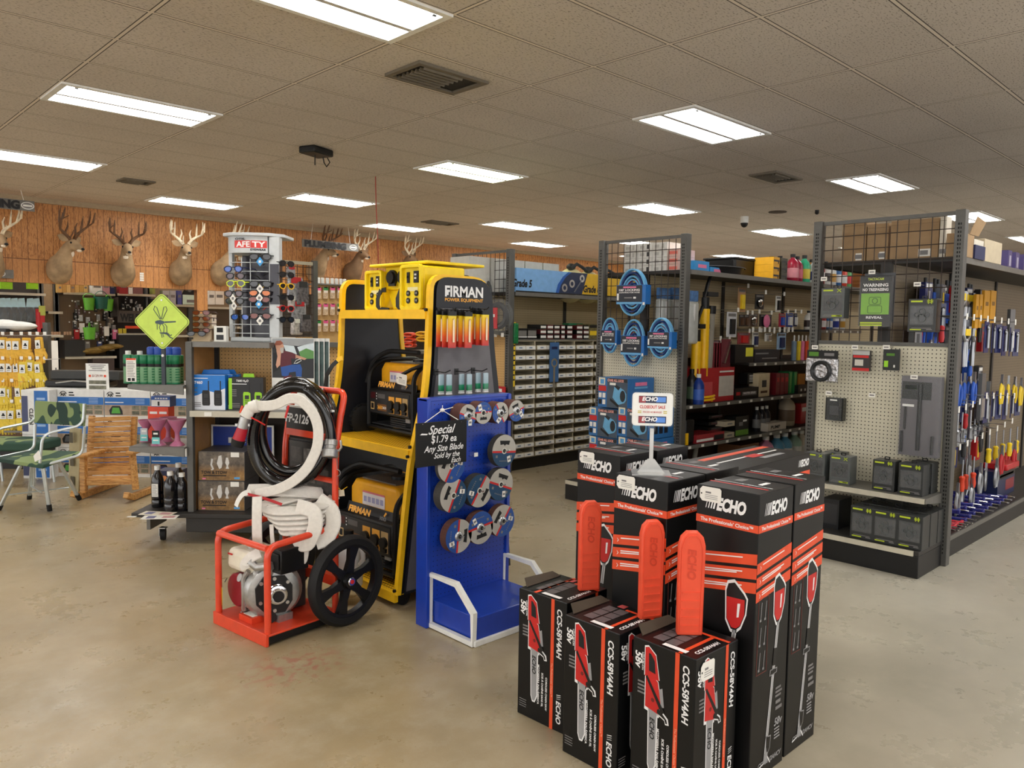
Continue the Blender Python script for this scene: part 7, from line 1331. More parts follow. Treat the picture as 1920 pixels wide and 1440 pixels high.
# goods on the automotive run (faces the aisle)
AY = 3.74
def am(px, py, Y=AY): return aty(px, py, Y)
def onshelf(name, lab, px0, px1, py0, zs, Y, d, m, pr=(), grp=None, text=None, rz=0.):
    a, c = am(px0, 700, Y), am(px1, 700, Y); w_ = c.x-a.x; h_ = aty((px0+px1)/2, py0, Y).z-zs; return pkg(name, lab, 'box', ((a.x+c.x)/2, Y, zs+.001), rz, w_, max(h_, .03), d, m, pr, grp, text=text)
onshelf('blue_box', 'bright blue box on the top shelf beside the endcap upright', 1297, 1323, 489, 2.0, 3.8, .2, M_('box_sky', S(40, 140, 206), .45), [(0, .55, .6, .3, pink)]); onshelf('blue_box', 'low blue box with pink print on the top shelf', 1325, 1348, 501, 2.0, 3.8, .2, M_('box_sky', (0, 0, 0)), [(.1, .5, .6, .5, pink)])
def pan(lab, x0, x1, y0, Y, rim):
    a, c = am(x0, 500, Y), am(x1, 500, Y); h_ = aty(x0, y0, Y).z-2.0; w_ = (c.x-a.x)/2; r = thing('drain_pan', lab, 'pan', ((a.x+c.x)/2, Y+.15, 2.0), 0, 'black drain pans'); r.scale = (1, .55, 1); MB().lathe([(0, 0), (w_*.84, 0), (w_*.97, h_*.9), (w_*1.03, h_*.9), (w_*1.03, h_), (w_*.93, h_), (w_*.8, .02), (0, .02)], black, seg=28).build('pan', r); MB().lathe([(w_*1.03, h_*.86), (w_*1.06, h_*.88), (w_*1.06, h_*.96), (w_*1.03, h_), (w_*1.03, h_*.86)], charcoal, seg=28).build('rim', r)
pan('round black drain pan in front on the top shelf', 1348, 1412, 496, 3.75, 1); 
a = am(1375, 500, 3.95); c = am(1448, 500, 3.95); r = thing('storage_tray', 'squared black tray behind the round drain pan', 'tray', ((a.x+c.x)/2, 4.05, 2.0), 0); w_ = (c.x-a.x)/2; MB().box(-w_, w_, -.12, .2, 0, .19, black, 1.06).build('tray', r, bevel=.02); MB().box(-w_*1.08, w_*1.08, -.14, .22, .18, .2, charcoal).build('rim', r, bevel=.008)
for j in range(3):
    for i in range(2): r = pkg('filter_box', f'{"yellow fronted" if i == 0 else "dark sided"} filter box, {ORD[j]} from the bottom of its stack on the top shelf', 'box', (am(1455+15*i, 520, 3.72).x, 3.72, 2.001+.071*j), 0, .12, .07, .2, M_('filter_yellow', S(230, 170, 40), .45) if i == 0 else M_('filter_olive', S(70, 68, 56), .45), [(0, .5, .9, .25, charcoal), (.3, .25, .15, .3, ink)], 'filter boxes on the top shelf')
for i, (px, h, c1, c2) in enumerate(((1446, .34, S(150, 30, 46), S(180, 60, 70)), (1462, .36, S(220, 216, 210), S(160, 40, 60)), (1486, .36, S(168, 34, 60), S(220, 140, 150)), (1494, .34, S(150, 30, 60), S(200, 90, 110)), (1508, .37, S(60, 176, 130), S(220, 200, 60)), (1522, .33, S(226, 160, 90), S(210, 206, 200)), (1535, .3, S(230, 220, 210), S(180, 60, 60)))):
    bottle(['red jug at the back of the filter boxes', 'white jug with black cap above the filter boxes', 'red fluid bottle beside the filter boxes', 'second red fluid bottle beside the filter boxes', 'green cleaner jug with a yellow label on the top shelf', 'orange fluid jug at the end of the top shelf', 'pale jug beside the wire grid upright'][i], (am(px, 500, 3.8 if i > 1 else 4.0).x, 3.8 if i > 1 else 4.0, 2.0), h*.78, .062, c1, c2, 'fluid jugs on the top shelf')
BZ = {1: .865, 2: .52, 0: .155, 3: 1.2}
onshelf('battery_charger_box', 'large red and white box on the second shelf of the automotive run', 1308, 1377, 690, .865, 3.72, .35, M_('box_crimson', S(176, 36, 44), .4), [(.28, .45, .42, .6, M_('box_off_white', S(206, 200, 192), .5)), (-.25, .4, .3, .4, M_('box_rose', S(206, 80, 84), .5)), (.28, .88, .4, .05, white)])
bottle('blue bottle with white cap in front of the red box', (am(1311, 740, 3.69).x, 3.70, .865), .26, .05, S(30, 60, 140), S(60, 100, 190), 'bottles on the automotive run', white); bottle('black spray bottle at the upright beside the red box', (am(1298, 740, 3.75).x, 3.76, .865), .30, .05, S(24, 26, 26), S(70, 90, 70), 'bottles on the automotive run')
r = thing('tow_strap', 'coiled yellow strap in front of the red box', 'strap', (am(1330, 745, 3.69).x, 3.71, .866), 0); MB().tube([(.09*math.cos(a*.35), .04*math.sin(a*.35), .012+.0015*a) for a in range(36)], .010, yel, 6).build('webbing', r)
onshelf('booster_box', 'black box with a white banner beside the red box', 1379, 1424, 727, .865, 3.74, .25, black, [(.1, .45, .6, .35, gprint), (-.36, .5, .16, .3, tred)], None, [('MASTER SERIES', .1, .5, .18, wprint, .5)]); onshelf('parts_box', 'black box with white text lines standing on the booster box', 1402, 1422, 700, .99, 3.8, .1, black, [(0, .8-.14*k, .7, .06, white) for k in range(5)]); onshelf('cream_box', 'cream box with a round picture on the second automotive shelf', 1423, 1444, 700, .865, 3.74, .1, M_('box_cream', S(216, 200, 164), .5), [(0, .55, .4, .3, charcoal), (0, .2, .6, .1, brown)])
for i, px in enumerate((1456, 1464, 1472)): onshelf('red_sleeve', f'{ORD[i]} dark red pack on the second automotive shelf', px, px+7, 700, .865, 3.75, .12, M_('pack_dark_red', S(120, 30, 40), .4), [(0, .7, .6, .2, tred)], 'dark red packs')
for i, px in enumerate((1480, 1489)): onshelf('green_sleeve', f'{ORD[i]} green upright pack on the second automotive shelf', px, px+6, 697, .865, 3.75, .12, M_('pack_green', S(40, 130, 70), .4), [(0, .5, .3, .9, M_('pack_lime', S(110, 180, 90), .4))], 'green upright packs')
onshelf('amber_box', 'amber box at the far end of the second automotive shelf', 1497, 1510, 701, .865, 3.8, .12, M_('box_amber', S(190, 120, 30), .5)); onshelf('black_box', 'black box with two white marks at the end of the second shelf', 1498, 1516, 722, .865, 3.71, .06, black, [(-.2, .4, .15, .3, white), (.2, .4, .15, .3, white)])
onshelf('flat_red_box', 'flat red and white box on the third automotive shelf', 1310, 1362, 812, .52, 3.70, .2, M_('box_scarlet', S(150, 40, 46), .45), [(-.2, .3, .6, .3, white), (.3, .4, .35, .6, ink)])
for j in range(3): onshelf('black_carton', f'{ORD[j]} black carton with white stripes stacked on the third shelf', 1332, 1357, 800, .58+.06*j, 3.8, .2, black, [(.1, .7, .8, .12, gprint), (.1, .4, .8, .12, M_('stripe_rose', S(150, 90, 96), .5))], 'striped black cartons')
for j in range(2): r = onshelf('ivory_box', f'{["lower", "upper"][j]} ivory box of two on the third automotive shelf', 1363, 1381, 803, .52, 3.72, .1, M_('box_ivory', S(190, 180, 156), .5), [(0, .5, .5, .3, gprint)], 'ivory boxes'); r.scale.z = .55; r.location.z = .521+.105*j
onshelf('green_black_box', 'black and green box on the third automotive shelf', 1383, 1407, 780, .52, 3.74, .12, black, [(0, .15, 1, .28, M_('box_moss', S(110, 160, 60), .5)), (-.1, .6, .3, .2, gprint), (.2, .75, .3, .1, white)])
for i, px in enumerate((1418, 1428, 1436)): bottle(f'{ORD[i]} dark bottle in the shade of the third automotive shelf', (am(px, 800, 3.8).x, 3.8, .52), .24, .04, S(30, 30, 36), S(120, 120, 120), 'dark bottles on the third shelf', white)
onshelf('pump_box', 'white box marked PUMP on the third automotive shelf', 1444, 1478, 792, .52, 3.70, .12, M_('box_white_warm', S(200, 192, 178), .5), [(.0, .02, 1, .05, gprint)], None, [('PUMP', -.1, .5, .38, ink, .5)])
bottle('big ivory oil jug behind the pump box', (am(1474, 790, 3.86).x, 3.86, .52), .33, .085, S(200, 186, 160), S(120, 100, 80), 'oil jugs', cream); onshelf('red_pack', 'bright red pack at the far upright of the third shelf', 1505, 1516, 756, .52, 3.8, .08, tred, [(0, .7, .7, .2, white)])
r = thing('yellow_tip_tool', 'yellow tipped dark tool case beside the endcap upright', 'tool case', (am(1290, 830, 3.72).x, 3.74, .521), 0); MB().box(-.04, .1, -.02, .2, 0, .22, black).build('case', r, bevel=.02); MB().box(-.045, -.01, -.03, .02, .0, .1, yel).build('tip', r)
for i, (px, c) in enumerate(((1435, S(206, 140, 170)), (1455, S(90, 150, 180)), (1470, S(96, 156, 186)), (1488, S(150, 180, 160)), (1500, S(210, 200, 180)))): bottle(['pink bottle on the lowest automotive shelf', 'clear blue washer fluid jug, first', 'clear blue washer fluid jug beside its twin', 'pale green jug on the lowest shelf', 'cream jug on the lowest shelf'][i], (am(px, 850, 3.8).x, 3.8, .155), .3, .08, c, S(206, 206, 200), 'jugs on the lowest automotive shelf', white)
onshelf('amber_carton', 'brown carton with an orange label on the lowest automotive shelf', 1395, 1428, 832, .155, 3.75, .25, M_('carton_umber', S(110, 70, 40), .6), [(.15, .6, .55, .5, M_('label_amber', S(226, 140, 30), .5))])
r = thing('grey_pipe', 'grey plastic pipe leaning on the lowest automotive shelf', 'pipe', (am(1308, 862, 3.66).x, 3.72, .16), 0); MB().cyl((0, 0, 0), (.30, .15, .30), .022, M_('pvc_grey', S(150, 146, 136), .5), seg=12).build('pipe', r)
# peg goods above the automotive shelves
for i, (px, y0, y1) in enumerate(((1303, 640, 720), (1318, 579, 705))): p = am(px, y1, 3.76); h_ = am(px, y0, 3.76).z-p.z; r = thing('yellow_pump_tube', ['short yellow tube beside the endcap upright', 'tall yellow tube pump with black handle'][i], 'pump', p, 0, 'yellow tube pumps'); MB().cyl((0, 0, 0), (0, 0, h_), .042, yel, seg=16).build('tube', r); MB().cyl((0, 0, h_), (.0, 0, h_+.1), .035, black, seg=12).tube([(-.02, 0, h_+.1), (.03, 0, h_+.22), (.08, 0, h_+.3)], .016, black, 8).box(.0, .16, -.03, .03, h_+.11, h_+.15, black).build('handle', r)
p = am(1327, 705, 3.78); r = thing('grey_hose_tube', 'grey ribbed tube hanging beside the yellow tube pump', 'tube', p, 0); MB().cyl((0, 0, 0), (.02, 0, .55), .035, M_('pvc_grey', (0, 0, 0)), seg=14).build('tube', r); MB().cyl((.02, 0, .55), (.022, 0, .62), .042, black, seg=14).build('cap', r)
cb = M_('clear_bag_pale', S(206, 210, 206), .2, alpha=.55)
for i, (px, y0, y1) in enumerate(((1247, 540, 640), (1272, 540, 645), (1300, 545, 645))): p = aty(px, y0, 3.72 if i == 2 else 3.95); h_ = p.z-aty(px, y1, 3.72 if i == 2 else 3.95).z; r = thing('bagged_funnel', [f'bagged white tube behind the wire grid, near the bins', 'bagged white tube behind the wire grid, near the upright', 'bagged white tube just past the endcap upright'][i], 'package', p, 0, 'bagged white tubes'); MB().box(-.08, .08, 0, .03, -h_*.2, 0, M_('header_blue', S(70, 110, 160), .4, noise=.4, scale=30)).build('header_card', r, smooth=False); MB().box(-.075, .075, -.02, .05, -h_, -h_*.2, cb).build('bag', r, bevel=.02); MB().cyl((0, .015, -h_*.95), (0, .015, -h_*.25), .03, M_('tube_white', S(222, 222, 222), .4), r2=.04, seg=14).build('tube', r)
pegs_ = [('carded_brush', 'tan carded brush', 1392, 540, 585, 14, M_('card_tan', S(170, 130, 96), .6), tyel), ('carded_mirror', 'black carded round mirror', 1425, 552, 580, 16, M_('card_black', S(30, 30, 32), .4), chrome), ('carded_gauge', 'white carded gauge', 1460, 555, 585, 9, paper, black), ('carded_wiper', 'white carded black tool', 1373, 585, 632, 18, M_('card_white', S(216, 216, 220), .5), black), ('dark_card', 'dark carded part', 1391, 590, 612, 8, M_('card_brown', S(64, 52, 46), .5), brown), ('dark_card', 'dark carded part beside the round lamp', 1400, 590, 612, 8, M_('card_brown', (0, 0, 0)), brown), ('lamp_card', 'round lamp on a dark card', 1413, 588, 612, 17, M_('card_umber', S(100, 80, 66), .5), chrome), ('pink_card', 'black and pink printed card', 1436, 590, 612, 22, M_('card_black', (0, 0, 0)), pink),
  ('red_blue_pack', 'red and blue upright pack', 1467, 588, 613, 11, M_('card_red_blue', S(180, 40, 60), .4), tblue), ('blue_pack', 'blue and white upright pack', 1481, 587, 613, 12, M_('card_blue', S(40, 70, 160), .4), white), ('navy_pack', 'navy upright pack', 1492, 588, 612, 6, navy, white), ('red_bulb_card', 'clear pack of red bulbs', 1395, 624, 645, 22, M_('card_clear_red', S(150, 60, 64), .4), red), ('navy_card', 'navy and white carded plug', 1417, 623, 650, 11, paper, navy), ('white_card', 'white carded adapter', 1441, 625, 640, 13, paper, steel), ('pale_blue_card', 'pale blue carded blade', 1466, 624, 655, 16, M_('card_pale_blue', S(160, 190, 220), .4), navy),
  ('maroon_pack', 'maroon boxed kit', 1340, 638, 650, 22, M_('card_maroon', S(110, 40, 50), .4), white), ('grey_pack', 'clear pack beside the maroon kit', 1357, 638, 650, 12, paper, gprint)]
for i, (nm, lab, px, y0, y1, wpx, m, pm) in enumerate(pegs_):
    p = aty(px, y0, 3.86); q2 = aty(px, y1, 3.86); w_ = aty(px+wpx/2, y0, 3.86).x-aty(px-wpx/2, y0, 3.86).x; h_ = p.z-q2.z; r = thing(nm, lab+' hanging above the automotive shelves', 'package', p, 0, 'carded auto parts'); MB().box(-w_/2, w_/2, 0, .006, -h_, 0, m).quad((0, 0, -h_*.12), X3, Z3, w_*.8, h_*.12, gprint, .001).build('card', r, smooth=False)
    b = MB(); (b.ell((0, -.012, -h_*.55), w_*.28, .014, w_*.28, pm, 12, 6) if pm is chrome or pm is pink else b.box(-w_*.22, w_*.22, -.02, 0, -h_*.88, -h_*.28, pm)); b.build('product', r, smooth=pm is chrome)
    h = thing('price_hook', f'price ticket hook in front of the {lab}', 'hook', (p.x, 3.80, p.z+.02), 0, 'price ticket hooks'); MB().tube([(0, .29, 0), (0, 0, 0)], .003, steel, 6).build('wire', h); MB().box(-.018, .018, -.002, 0, -.02, .02, paper).build('ticket', h)
for i, px in enumerate((1412, 1424, 1434, 1443, 1452, 1462, 1471, 1479, 1486)):
    h = thing('price_hook', f'{ORD[i]} white ticket in the hook row above the pale blue card', 'hook', aty(px, 618, 3.78), 0, 'price ticket hooks'); MB().tube([(0, .3, 0), (0, 0, 0)], .003, steel, 6).build('wire', h); MB().box(-.02, .02, -.002, 0, -.024, .024, paper).build('ticket', h)
for i, (px, m) in enumerate(((1488, M_('tube_steel', S(120, 140, 160), .4)), (1496, tyel), (1503, pink), (1510, orange), (1516, tyel))): p = aty(px, 668, 3.8); r = thing('sealant_tube', f'{ORD[i]} upright tube on the small shelf beside the wire grid upright', 'tube', (p.x, 3.8, 1.2), 0, 'upright tubes on the small shelf'); MB().cyl((0, 0, 0), (0, 0, .2), .026, m, seg=12).build('tube', r); MB().cyl((0, 0, .2), (0, 0, .26), .008, white, seg=8).build('nozzle', r)
onshelf('black_kit_box', 'black box with a yellow sticker on the small automotive shelf', 1377, 1412, 647, 1.2, 3.74, .2, black, [(.25, .6, .4, .5, M_('sticker_yellow', S(226, 220, 60), .5))]); r = onshelf('long_kit_box', 'long dark box beside the yellow stickered box', 1413, 1460, 656, 1.2, 3.74, .2, M_('box_ink', S(30, 32, 40), .4), [(-.2, .7, .5, .12, gprint), (.1, .3, .6, .1, gprint)])
for i, px in enumerate((1336, 1341, 1346)): p = aty(px, 690, 3.8); r = thing('red_bag_pack', f'{ORD[i]} dark red bag hanging above the large red box', 'package', (p.x, 3.8, p.z+.23), 0, 'dark red bags'); MB().box(-.02, .06, 0, .03, -.25, 0, M_('bag_wine', S(120, 30, 44), .4)).build('bag', r, bevel=.008)
r = thing('chrome_wrench_pack', 'bagged chrome tool above the large red box', 'package', aty(1365, 640, 3.78), 0); MB().bar((.04, 0, 0), (-.06, 0, -.2), .025, .02, chrome).build('wrench', r); MB().box(-.09, .07, .01, .014, -.24, .02, M_('card_maroon', (0, 0, 0))).build('card', r)
# ---- bolt bins -----------------------------------------------------------------------
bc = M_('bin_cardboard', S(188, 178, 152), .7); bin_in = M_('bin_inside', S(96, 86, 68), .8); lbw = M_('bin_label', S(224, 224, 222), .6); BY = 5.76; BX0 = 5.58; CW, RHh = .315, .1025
fr = thing('bin_shelving', 'tall cubby shelving of parts bins between the endcaps', 'shelf fixture', (BX0, BY, 0), 0); b = MB(); NC, NR = 7, 12
for i in range(NC+1): MB().box(i*CW-.006, i*CW+.006, .02, .42, .125, .13+NR*RHh, bc).build('divider', fr, smooth=False)
for j in range(NR+1): MB().box(0, NC*CW, .02, .42, .125+j*RHh-.003, .125+j*RHh+.003, bc).build('shelf_board', fr, smooth=False)
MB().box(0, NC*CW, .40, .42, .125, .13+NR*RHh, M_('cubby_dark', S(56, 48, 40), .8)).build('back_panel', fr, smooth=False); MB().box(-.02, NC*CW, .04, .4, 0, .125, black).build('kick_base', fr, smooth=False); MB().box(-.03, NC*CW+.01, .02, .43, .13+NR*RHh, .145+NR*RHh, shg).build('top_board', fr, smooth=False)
pb2 = None
for j in range(NR):
    for i in range(NC):
        lab = f'parts bin, {ORD[i]} from the yellow ruler in the {ORD[NR-1-j]} row from the top'; loc = (BX0+CW*(i+.5), BY, .132+RHh*j)
        if pb2 is None:
            pb2 = thing('parts_bin', lab, 'bin', loc, 0, 'cardboard parts bins'); w_ = CW-.02; h_ = .052
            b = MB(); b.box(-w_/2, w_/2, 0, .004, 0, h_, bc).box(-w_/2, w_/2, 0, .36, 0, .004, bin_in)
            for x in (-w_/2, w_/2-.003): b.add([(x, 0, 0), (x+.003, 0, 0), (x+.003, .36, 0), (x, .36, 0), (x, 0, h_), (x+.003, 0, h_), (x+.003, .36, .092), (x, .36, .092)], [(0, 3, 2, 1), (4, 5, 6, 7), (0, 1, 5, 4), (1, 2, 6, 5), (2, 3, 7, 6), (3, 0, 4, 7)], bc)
            b.build('tray', pb2, smooth=False); MB().add([(-.0015, .004, .004), (.0015, .004, .004), (.0015, .3, .004), (-.0015, .3, .004), (-.0015, .004, h_), (.0015, .004, h_), (.0015, .15, .09), (-.0015, .15, .09)], [(4, 5, 6, 7), (0, 1, 5, 4), (1, 2, 6, 5), (2, 3, 7, 6), (3, 0, 4, 7)], bc).build('divider', pb2, smooth=False)
            for sx in (-1, 1): MB().quad((sx*w_*.25, 0, h_*.55), X3, Vector((0, .12, 1)), w_*.47, h_*.85, lbw, .002).quad((sx*w_*.25, 0, h_*.5), X3, Vector((0, .12, 1)), w_*.16, h_*.25, M_('label_slate', S(120, 136, 160), .6), .003).build('label', pb2, smooth=False)
        else: copy_thing(pb2, lab, loc)
r = thing('bolt_sign_panel', 'narrow blue bolt picture panel hanging before the bins', 'sign', aty(1040, 642, BY-.02), 0); h_ = aty(1040, 642, BY).z-aty(1040, 716, BY).z; w_ = .145
MB().box(-w_/2, w_/2, 0, .004, -h_, 0, M_('panel_denim', S(60, 100, 150), .4)).build('panel', r, smooth=False); b = MB(); b.ring(arc(0, -.22, .05, 0, 330, 11), arc(0, -.22, .03, 0, 330, 11), steel, (0, -.001, 0), X3, Z3, .001).quad((0, -.0, -.38), X3, Z3, .03, .26, steel, .001).quad((0, 0, -.06), X3, Z3, .09, .03, navy, .001).cyl((0, -.002, -.56), (0, -.004, -.56), .012, steel, seg=10); b.build('bolt_picture', r, smooth=False)
# boxes on the bins
BT = .145+.13+NR*RHh-.13
def onbin(name, lab, x0, x1, y0, m, pr=(), Y=5.82, z=BT, grp=None): a, c = aty(x0, 630, Y), aty(x1, 630, Y); return pkg(name, lab, 'box', ((a.x+c.x)/2, Y, z+.001), 0, c.x-a.x, max(.03, aty((x0+x1)/2, y0, Y).z-z), .2, m, pr, grp)
for i in range(2): onbin('lamp_box', f'{ORD[i]} black and white lamp box on top of the bins', 971+18*i, 988+18*i, 616, black, [(0, .55, .9, .5, M_('box_smoke', S(120, 118, 114), .5)), (0, .2, 1, .12, white)], grp='lamp boxes on the bins')
n_ = 0
for c, (x, wcol) in enumerate(((1013, 11), (1026, 11), (1039, 10), (1052, 7), (1063, 10), (1081, 11), (1094, 10))):
    for j in range(3): a, e = aty(x, 630, 5.82), aty(x+wcol, 630, 5.82); pkg('fuse_box_pack', f'small carton, {ORD[j]} from the bottom of the {ORD[c]} stack on the bins', 'box', ((a.x+e.x)/2, 5.82, BT+.001+.052*j), 0, e.x-a.x, .05, .2, [black, M_('carton_wine', S(90, 30, 36), .5)][(c+j) % 2], [(0, .5, .9, .5, white)], 'small cartons on the bins')
for i, (x0, x1, y0) in enumerate(((1066, 1092, 606), (1093, 1103, 612))): a, e = aty(x0, 630, 6.0), aty(x1, 630, 6.0); pkg('green_carton', ['larger green carton behind the small cartons on the bins', 'smaller green carton behind the small cartons on the bins'][i], 'box', ((a.x+e.x)/2, 6.0, BT+.001), 0, e.x-a.x, aty(x0, y0, 6.0).z-BT, .1, M_('carton_green', S(30, 110, 70), .45), [(.1, .8, .4, .15, white)], 'green cartons on the bins')
onbin('hook_display', 'black and yellow packet rack at the end of the bins', 1103, 1121, 608, M_('rack_olive', S(110, 100, 60), .5, noise=.5, scale=40), [(0, .85, .8, .2, black), (0, .4, .7, .3, tyel)])
r = thing('bolt_ruler', 'tall yellow bolt gauge ruler hung at the endcap edge', 'ruler', aty(962, 604, 5.74), 0); h_ = .66
b = MB(); b.box(-.035, .035, -.004, .0, -h_, 0, M_('ruler_yellow', S(228, 196, 50), .45))
for k in range(10): b.quad((.01, -.004, -.14-.05*k), X3, Z3, .04, .014, ink, .001)
b.build('gauge', r, smooth=False); MB().box(-.005, .055, -.03, .02, -.22, -.01, M_('bead_green', S(20, 110, 60), .35, noise=.4, scale=60)).build('green_beads', r, bevel=.01)
# grade sign, boxes and tanks above
SG = thing('grade_sign', 'long blue and yellow header sign reading grade 5 and grade 8', 'sign', (5.27, 5.80, 1.865), 0); L_ = 3.0
MB().box(.35, L_, 0, .03, 0, .245, M_('sign_azure', S(124, 174, 226), .4)).build('sign_board', SG, smooth=False); b = MB(); b.box(.35, L_, -.004, 0, -.035, .012, ink); dkn = M_('sign_navy', S(30, 44, 76), .4); sgy = M_('sign_gold', S(222, 178, 20), .4)
b.poly([(.95, .012), (.98, .10), (1.06, .19), (1.15, .245), (1.45, .245), (1.36, .012)], M_('sign_cobalt', S(30, 90, 176), .4), F0, X3, Z3, .001).poly([(1.0, .012), (1.03, .10), (1.11, .19), (1.2, .245), (1.47, .245), (1.38, .012)], dkn, F0, X3, Z3, .0014).poly([(1.38, .012), (1.47, .245), (L_, .245), (L_, .012)], sgy, F0, X3, Z3, .0016)
for x, z in ((1.09, .07), (1.21, .12)): b.ring(arc(x, z, .045, 0, 330, 11), arc(x, z, .024, 0, 330, 11), steel, (0, -.003, 0), X3, Z3, .001)
b.bar((1.24, -.003, .03), (1.36, -.003, .17), .002, .035, steel, up=(0, -1, 0)).ring(arc(1.375, .185, .042, 0, 330, 11), arc(1.375, .185, .02, 0, 330, 11), steel, (0, -.004, 0), X3, Z3, .001); b.build('sign_print', SG, smooth=False)
b = MB(); b.text('Grade 5', ink, (.44, 0, .09), X3, Z3, .075, bold=.04, shear=.18, squash=.8, d=.003).text('Grade 8', ink, (1.545, 0, .075), X3, Z3, .075, bold=.04, shear=.18, squash=.8, d=.003).text('HILLMAN', wprint, (1.33, -.004, -.012), X3, Z3, .022, bold=.04, d=.002); b.build('lettering', SG, smooth=False)
for i, (x0, x1) in enumerate(((880, 918), (921, 983), (985, 1017), (1019, 1048))): a, e = aty(x0, 500, 6.0), aty(x1, 500, 6.0); pkg('white_carton', f'{ORD[i]} plain white carton on top above the grade sign', 'box', ((a.x+e.x)/2, 6.0, 1.861), 0, e.x-a.x, .345, .3, M_('carton_bone', S(200, 198, 190), .6), (), 'white cartons above the grade sign')
tk = M_('tank_cream', S(236, 224, 170), .4)
for i, (px, s) in enumerate(((1070, 1.), (1102, .95), (1128, .9))):
    p = aty(px, 505, 6.05); r = thing('spot_sprayer_tank', f'{ORD[i]} cream sprayer tank above the grade sign', 'tank', (p.x, 6.05, 1.861), 0, 'cream sprayer tanks'); MB().ell((0, 0, .12*s), .155, .2, .2*s, tk, 18, 9).box(-.14, .14, -.18, .18, 0, .15*s, tk).build('tank', r, bevel=.03); MB().tube([(-.1, -.1, .31*s), (-.03, -.12, .36*s), (.06, -.12, .33*s), (.13, -.12, .30*s)], .02, charcoal, 8).ell((-.05, -.05, .33*s), .06, .05, .04, charcoal).build('spray_hose', r)
r = thing('cable_disc_pack', 'clear round pack of black cable hanging high on the ochre endcap', 'package', atx(900, 545, 5.40), RE+.2, 'clear round cable packs'); MB().cyl((0, -.03, 0), (0, .03, 0), .17, clear, seg=28).build('shell', r); MB().tube([(.12*math.cos(a*.3), 0, .12*math.sin(a*.3)) for a in range(21)], .03, charcoal, 8, closed=True).build('cable', r)
r = thing('cable_disc_pack', 'clear round pack with a red label lower on the ochre endcap', 'package', atx(933, 592, 5.36), RE+.2, 'clear round cable packs'); MB().cyl((0, -.03, 0), (0, .03, 0), .17, clear, seg=28).build('shell', r); MB().tube([(.11*math.cos(a*.3), 0, .11*math.sin(a*.3)) for a in range(21)], .03, charcoal, 8, closed=True).build('cable', r); MB().box(-.14, .02, -.036, -.03, -.13, .08, tred).quad((-.06, -.036, .0), X3, Z3, .1, .03, white, .001).build('label', r)
pkg('red_sale_card', 'red sale card low on the ochre endcap', 'card', atx(928, 738, 5.42), RE, .3, .08, .01, tred, [(0, .5, .7, .4, white)])
for i in range(4): h = thing('price_hook', f'{ORD[i]} empty hook with ticket on the ochre endcap', 'hook', atx(903+13*i, 628, 5.38), RE, 'price ticket hooks'); MB().tube([(0, .12, 0), (0, 0, 0)], .003, steel, 6).build('wire', h); MB().box(-.02, .02, -.002, 0, -.02, .02, paper).build('ticket', h)
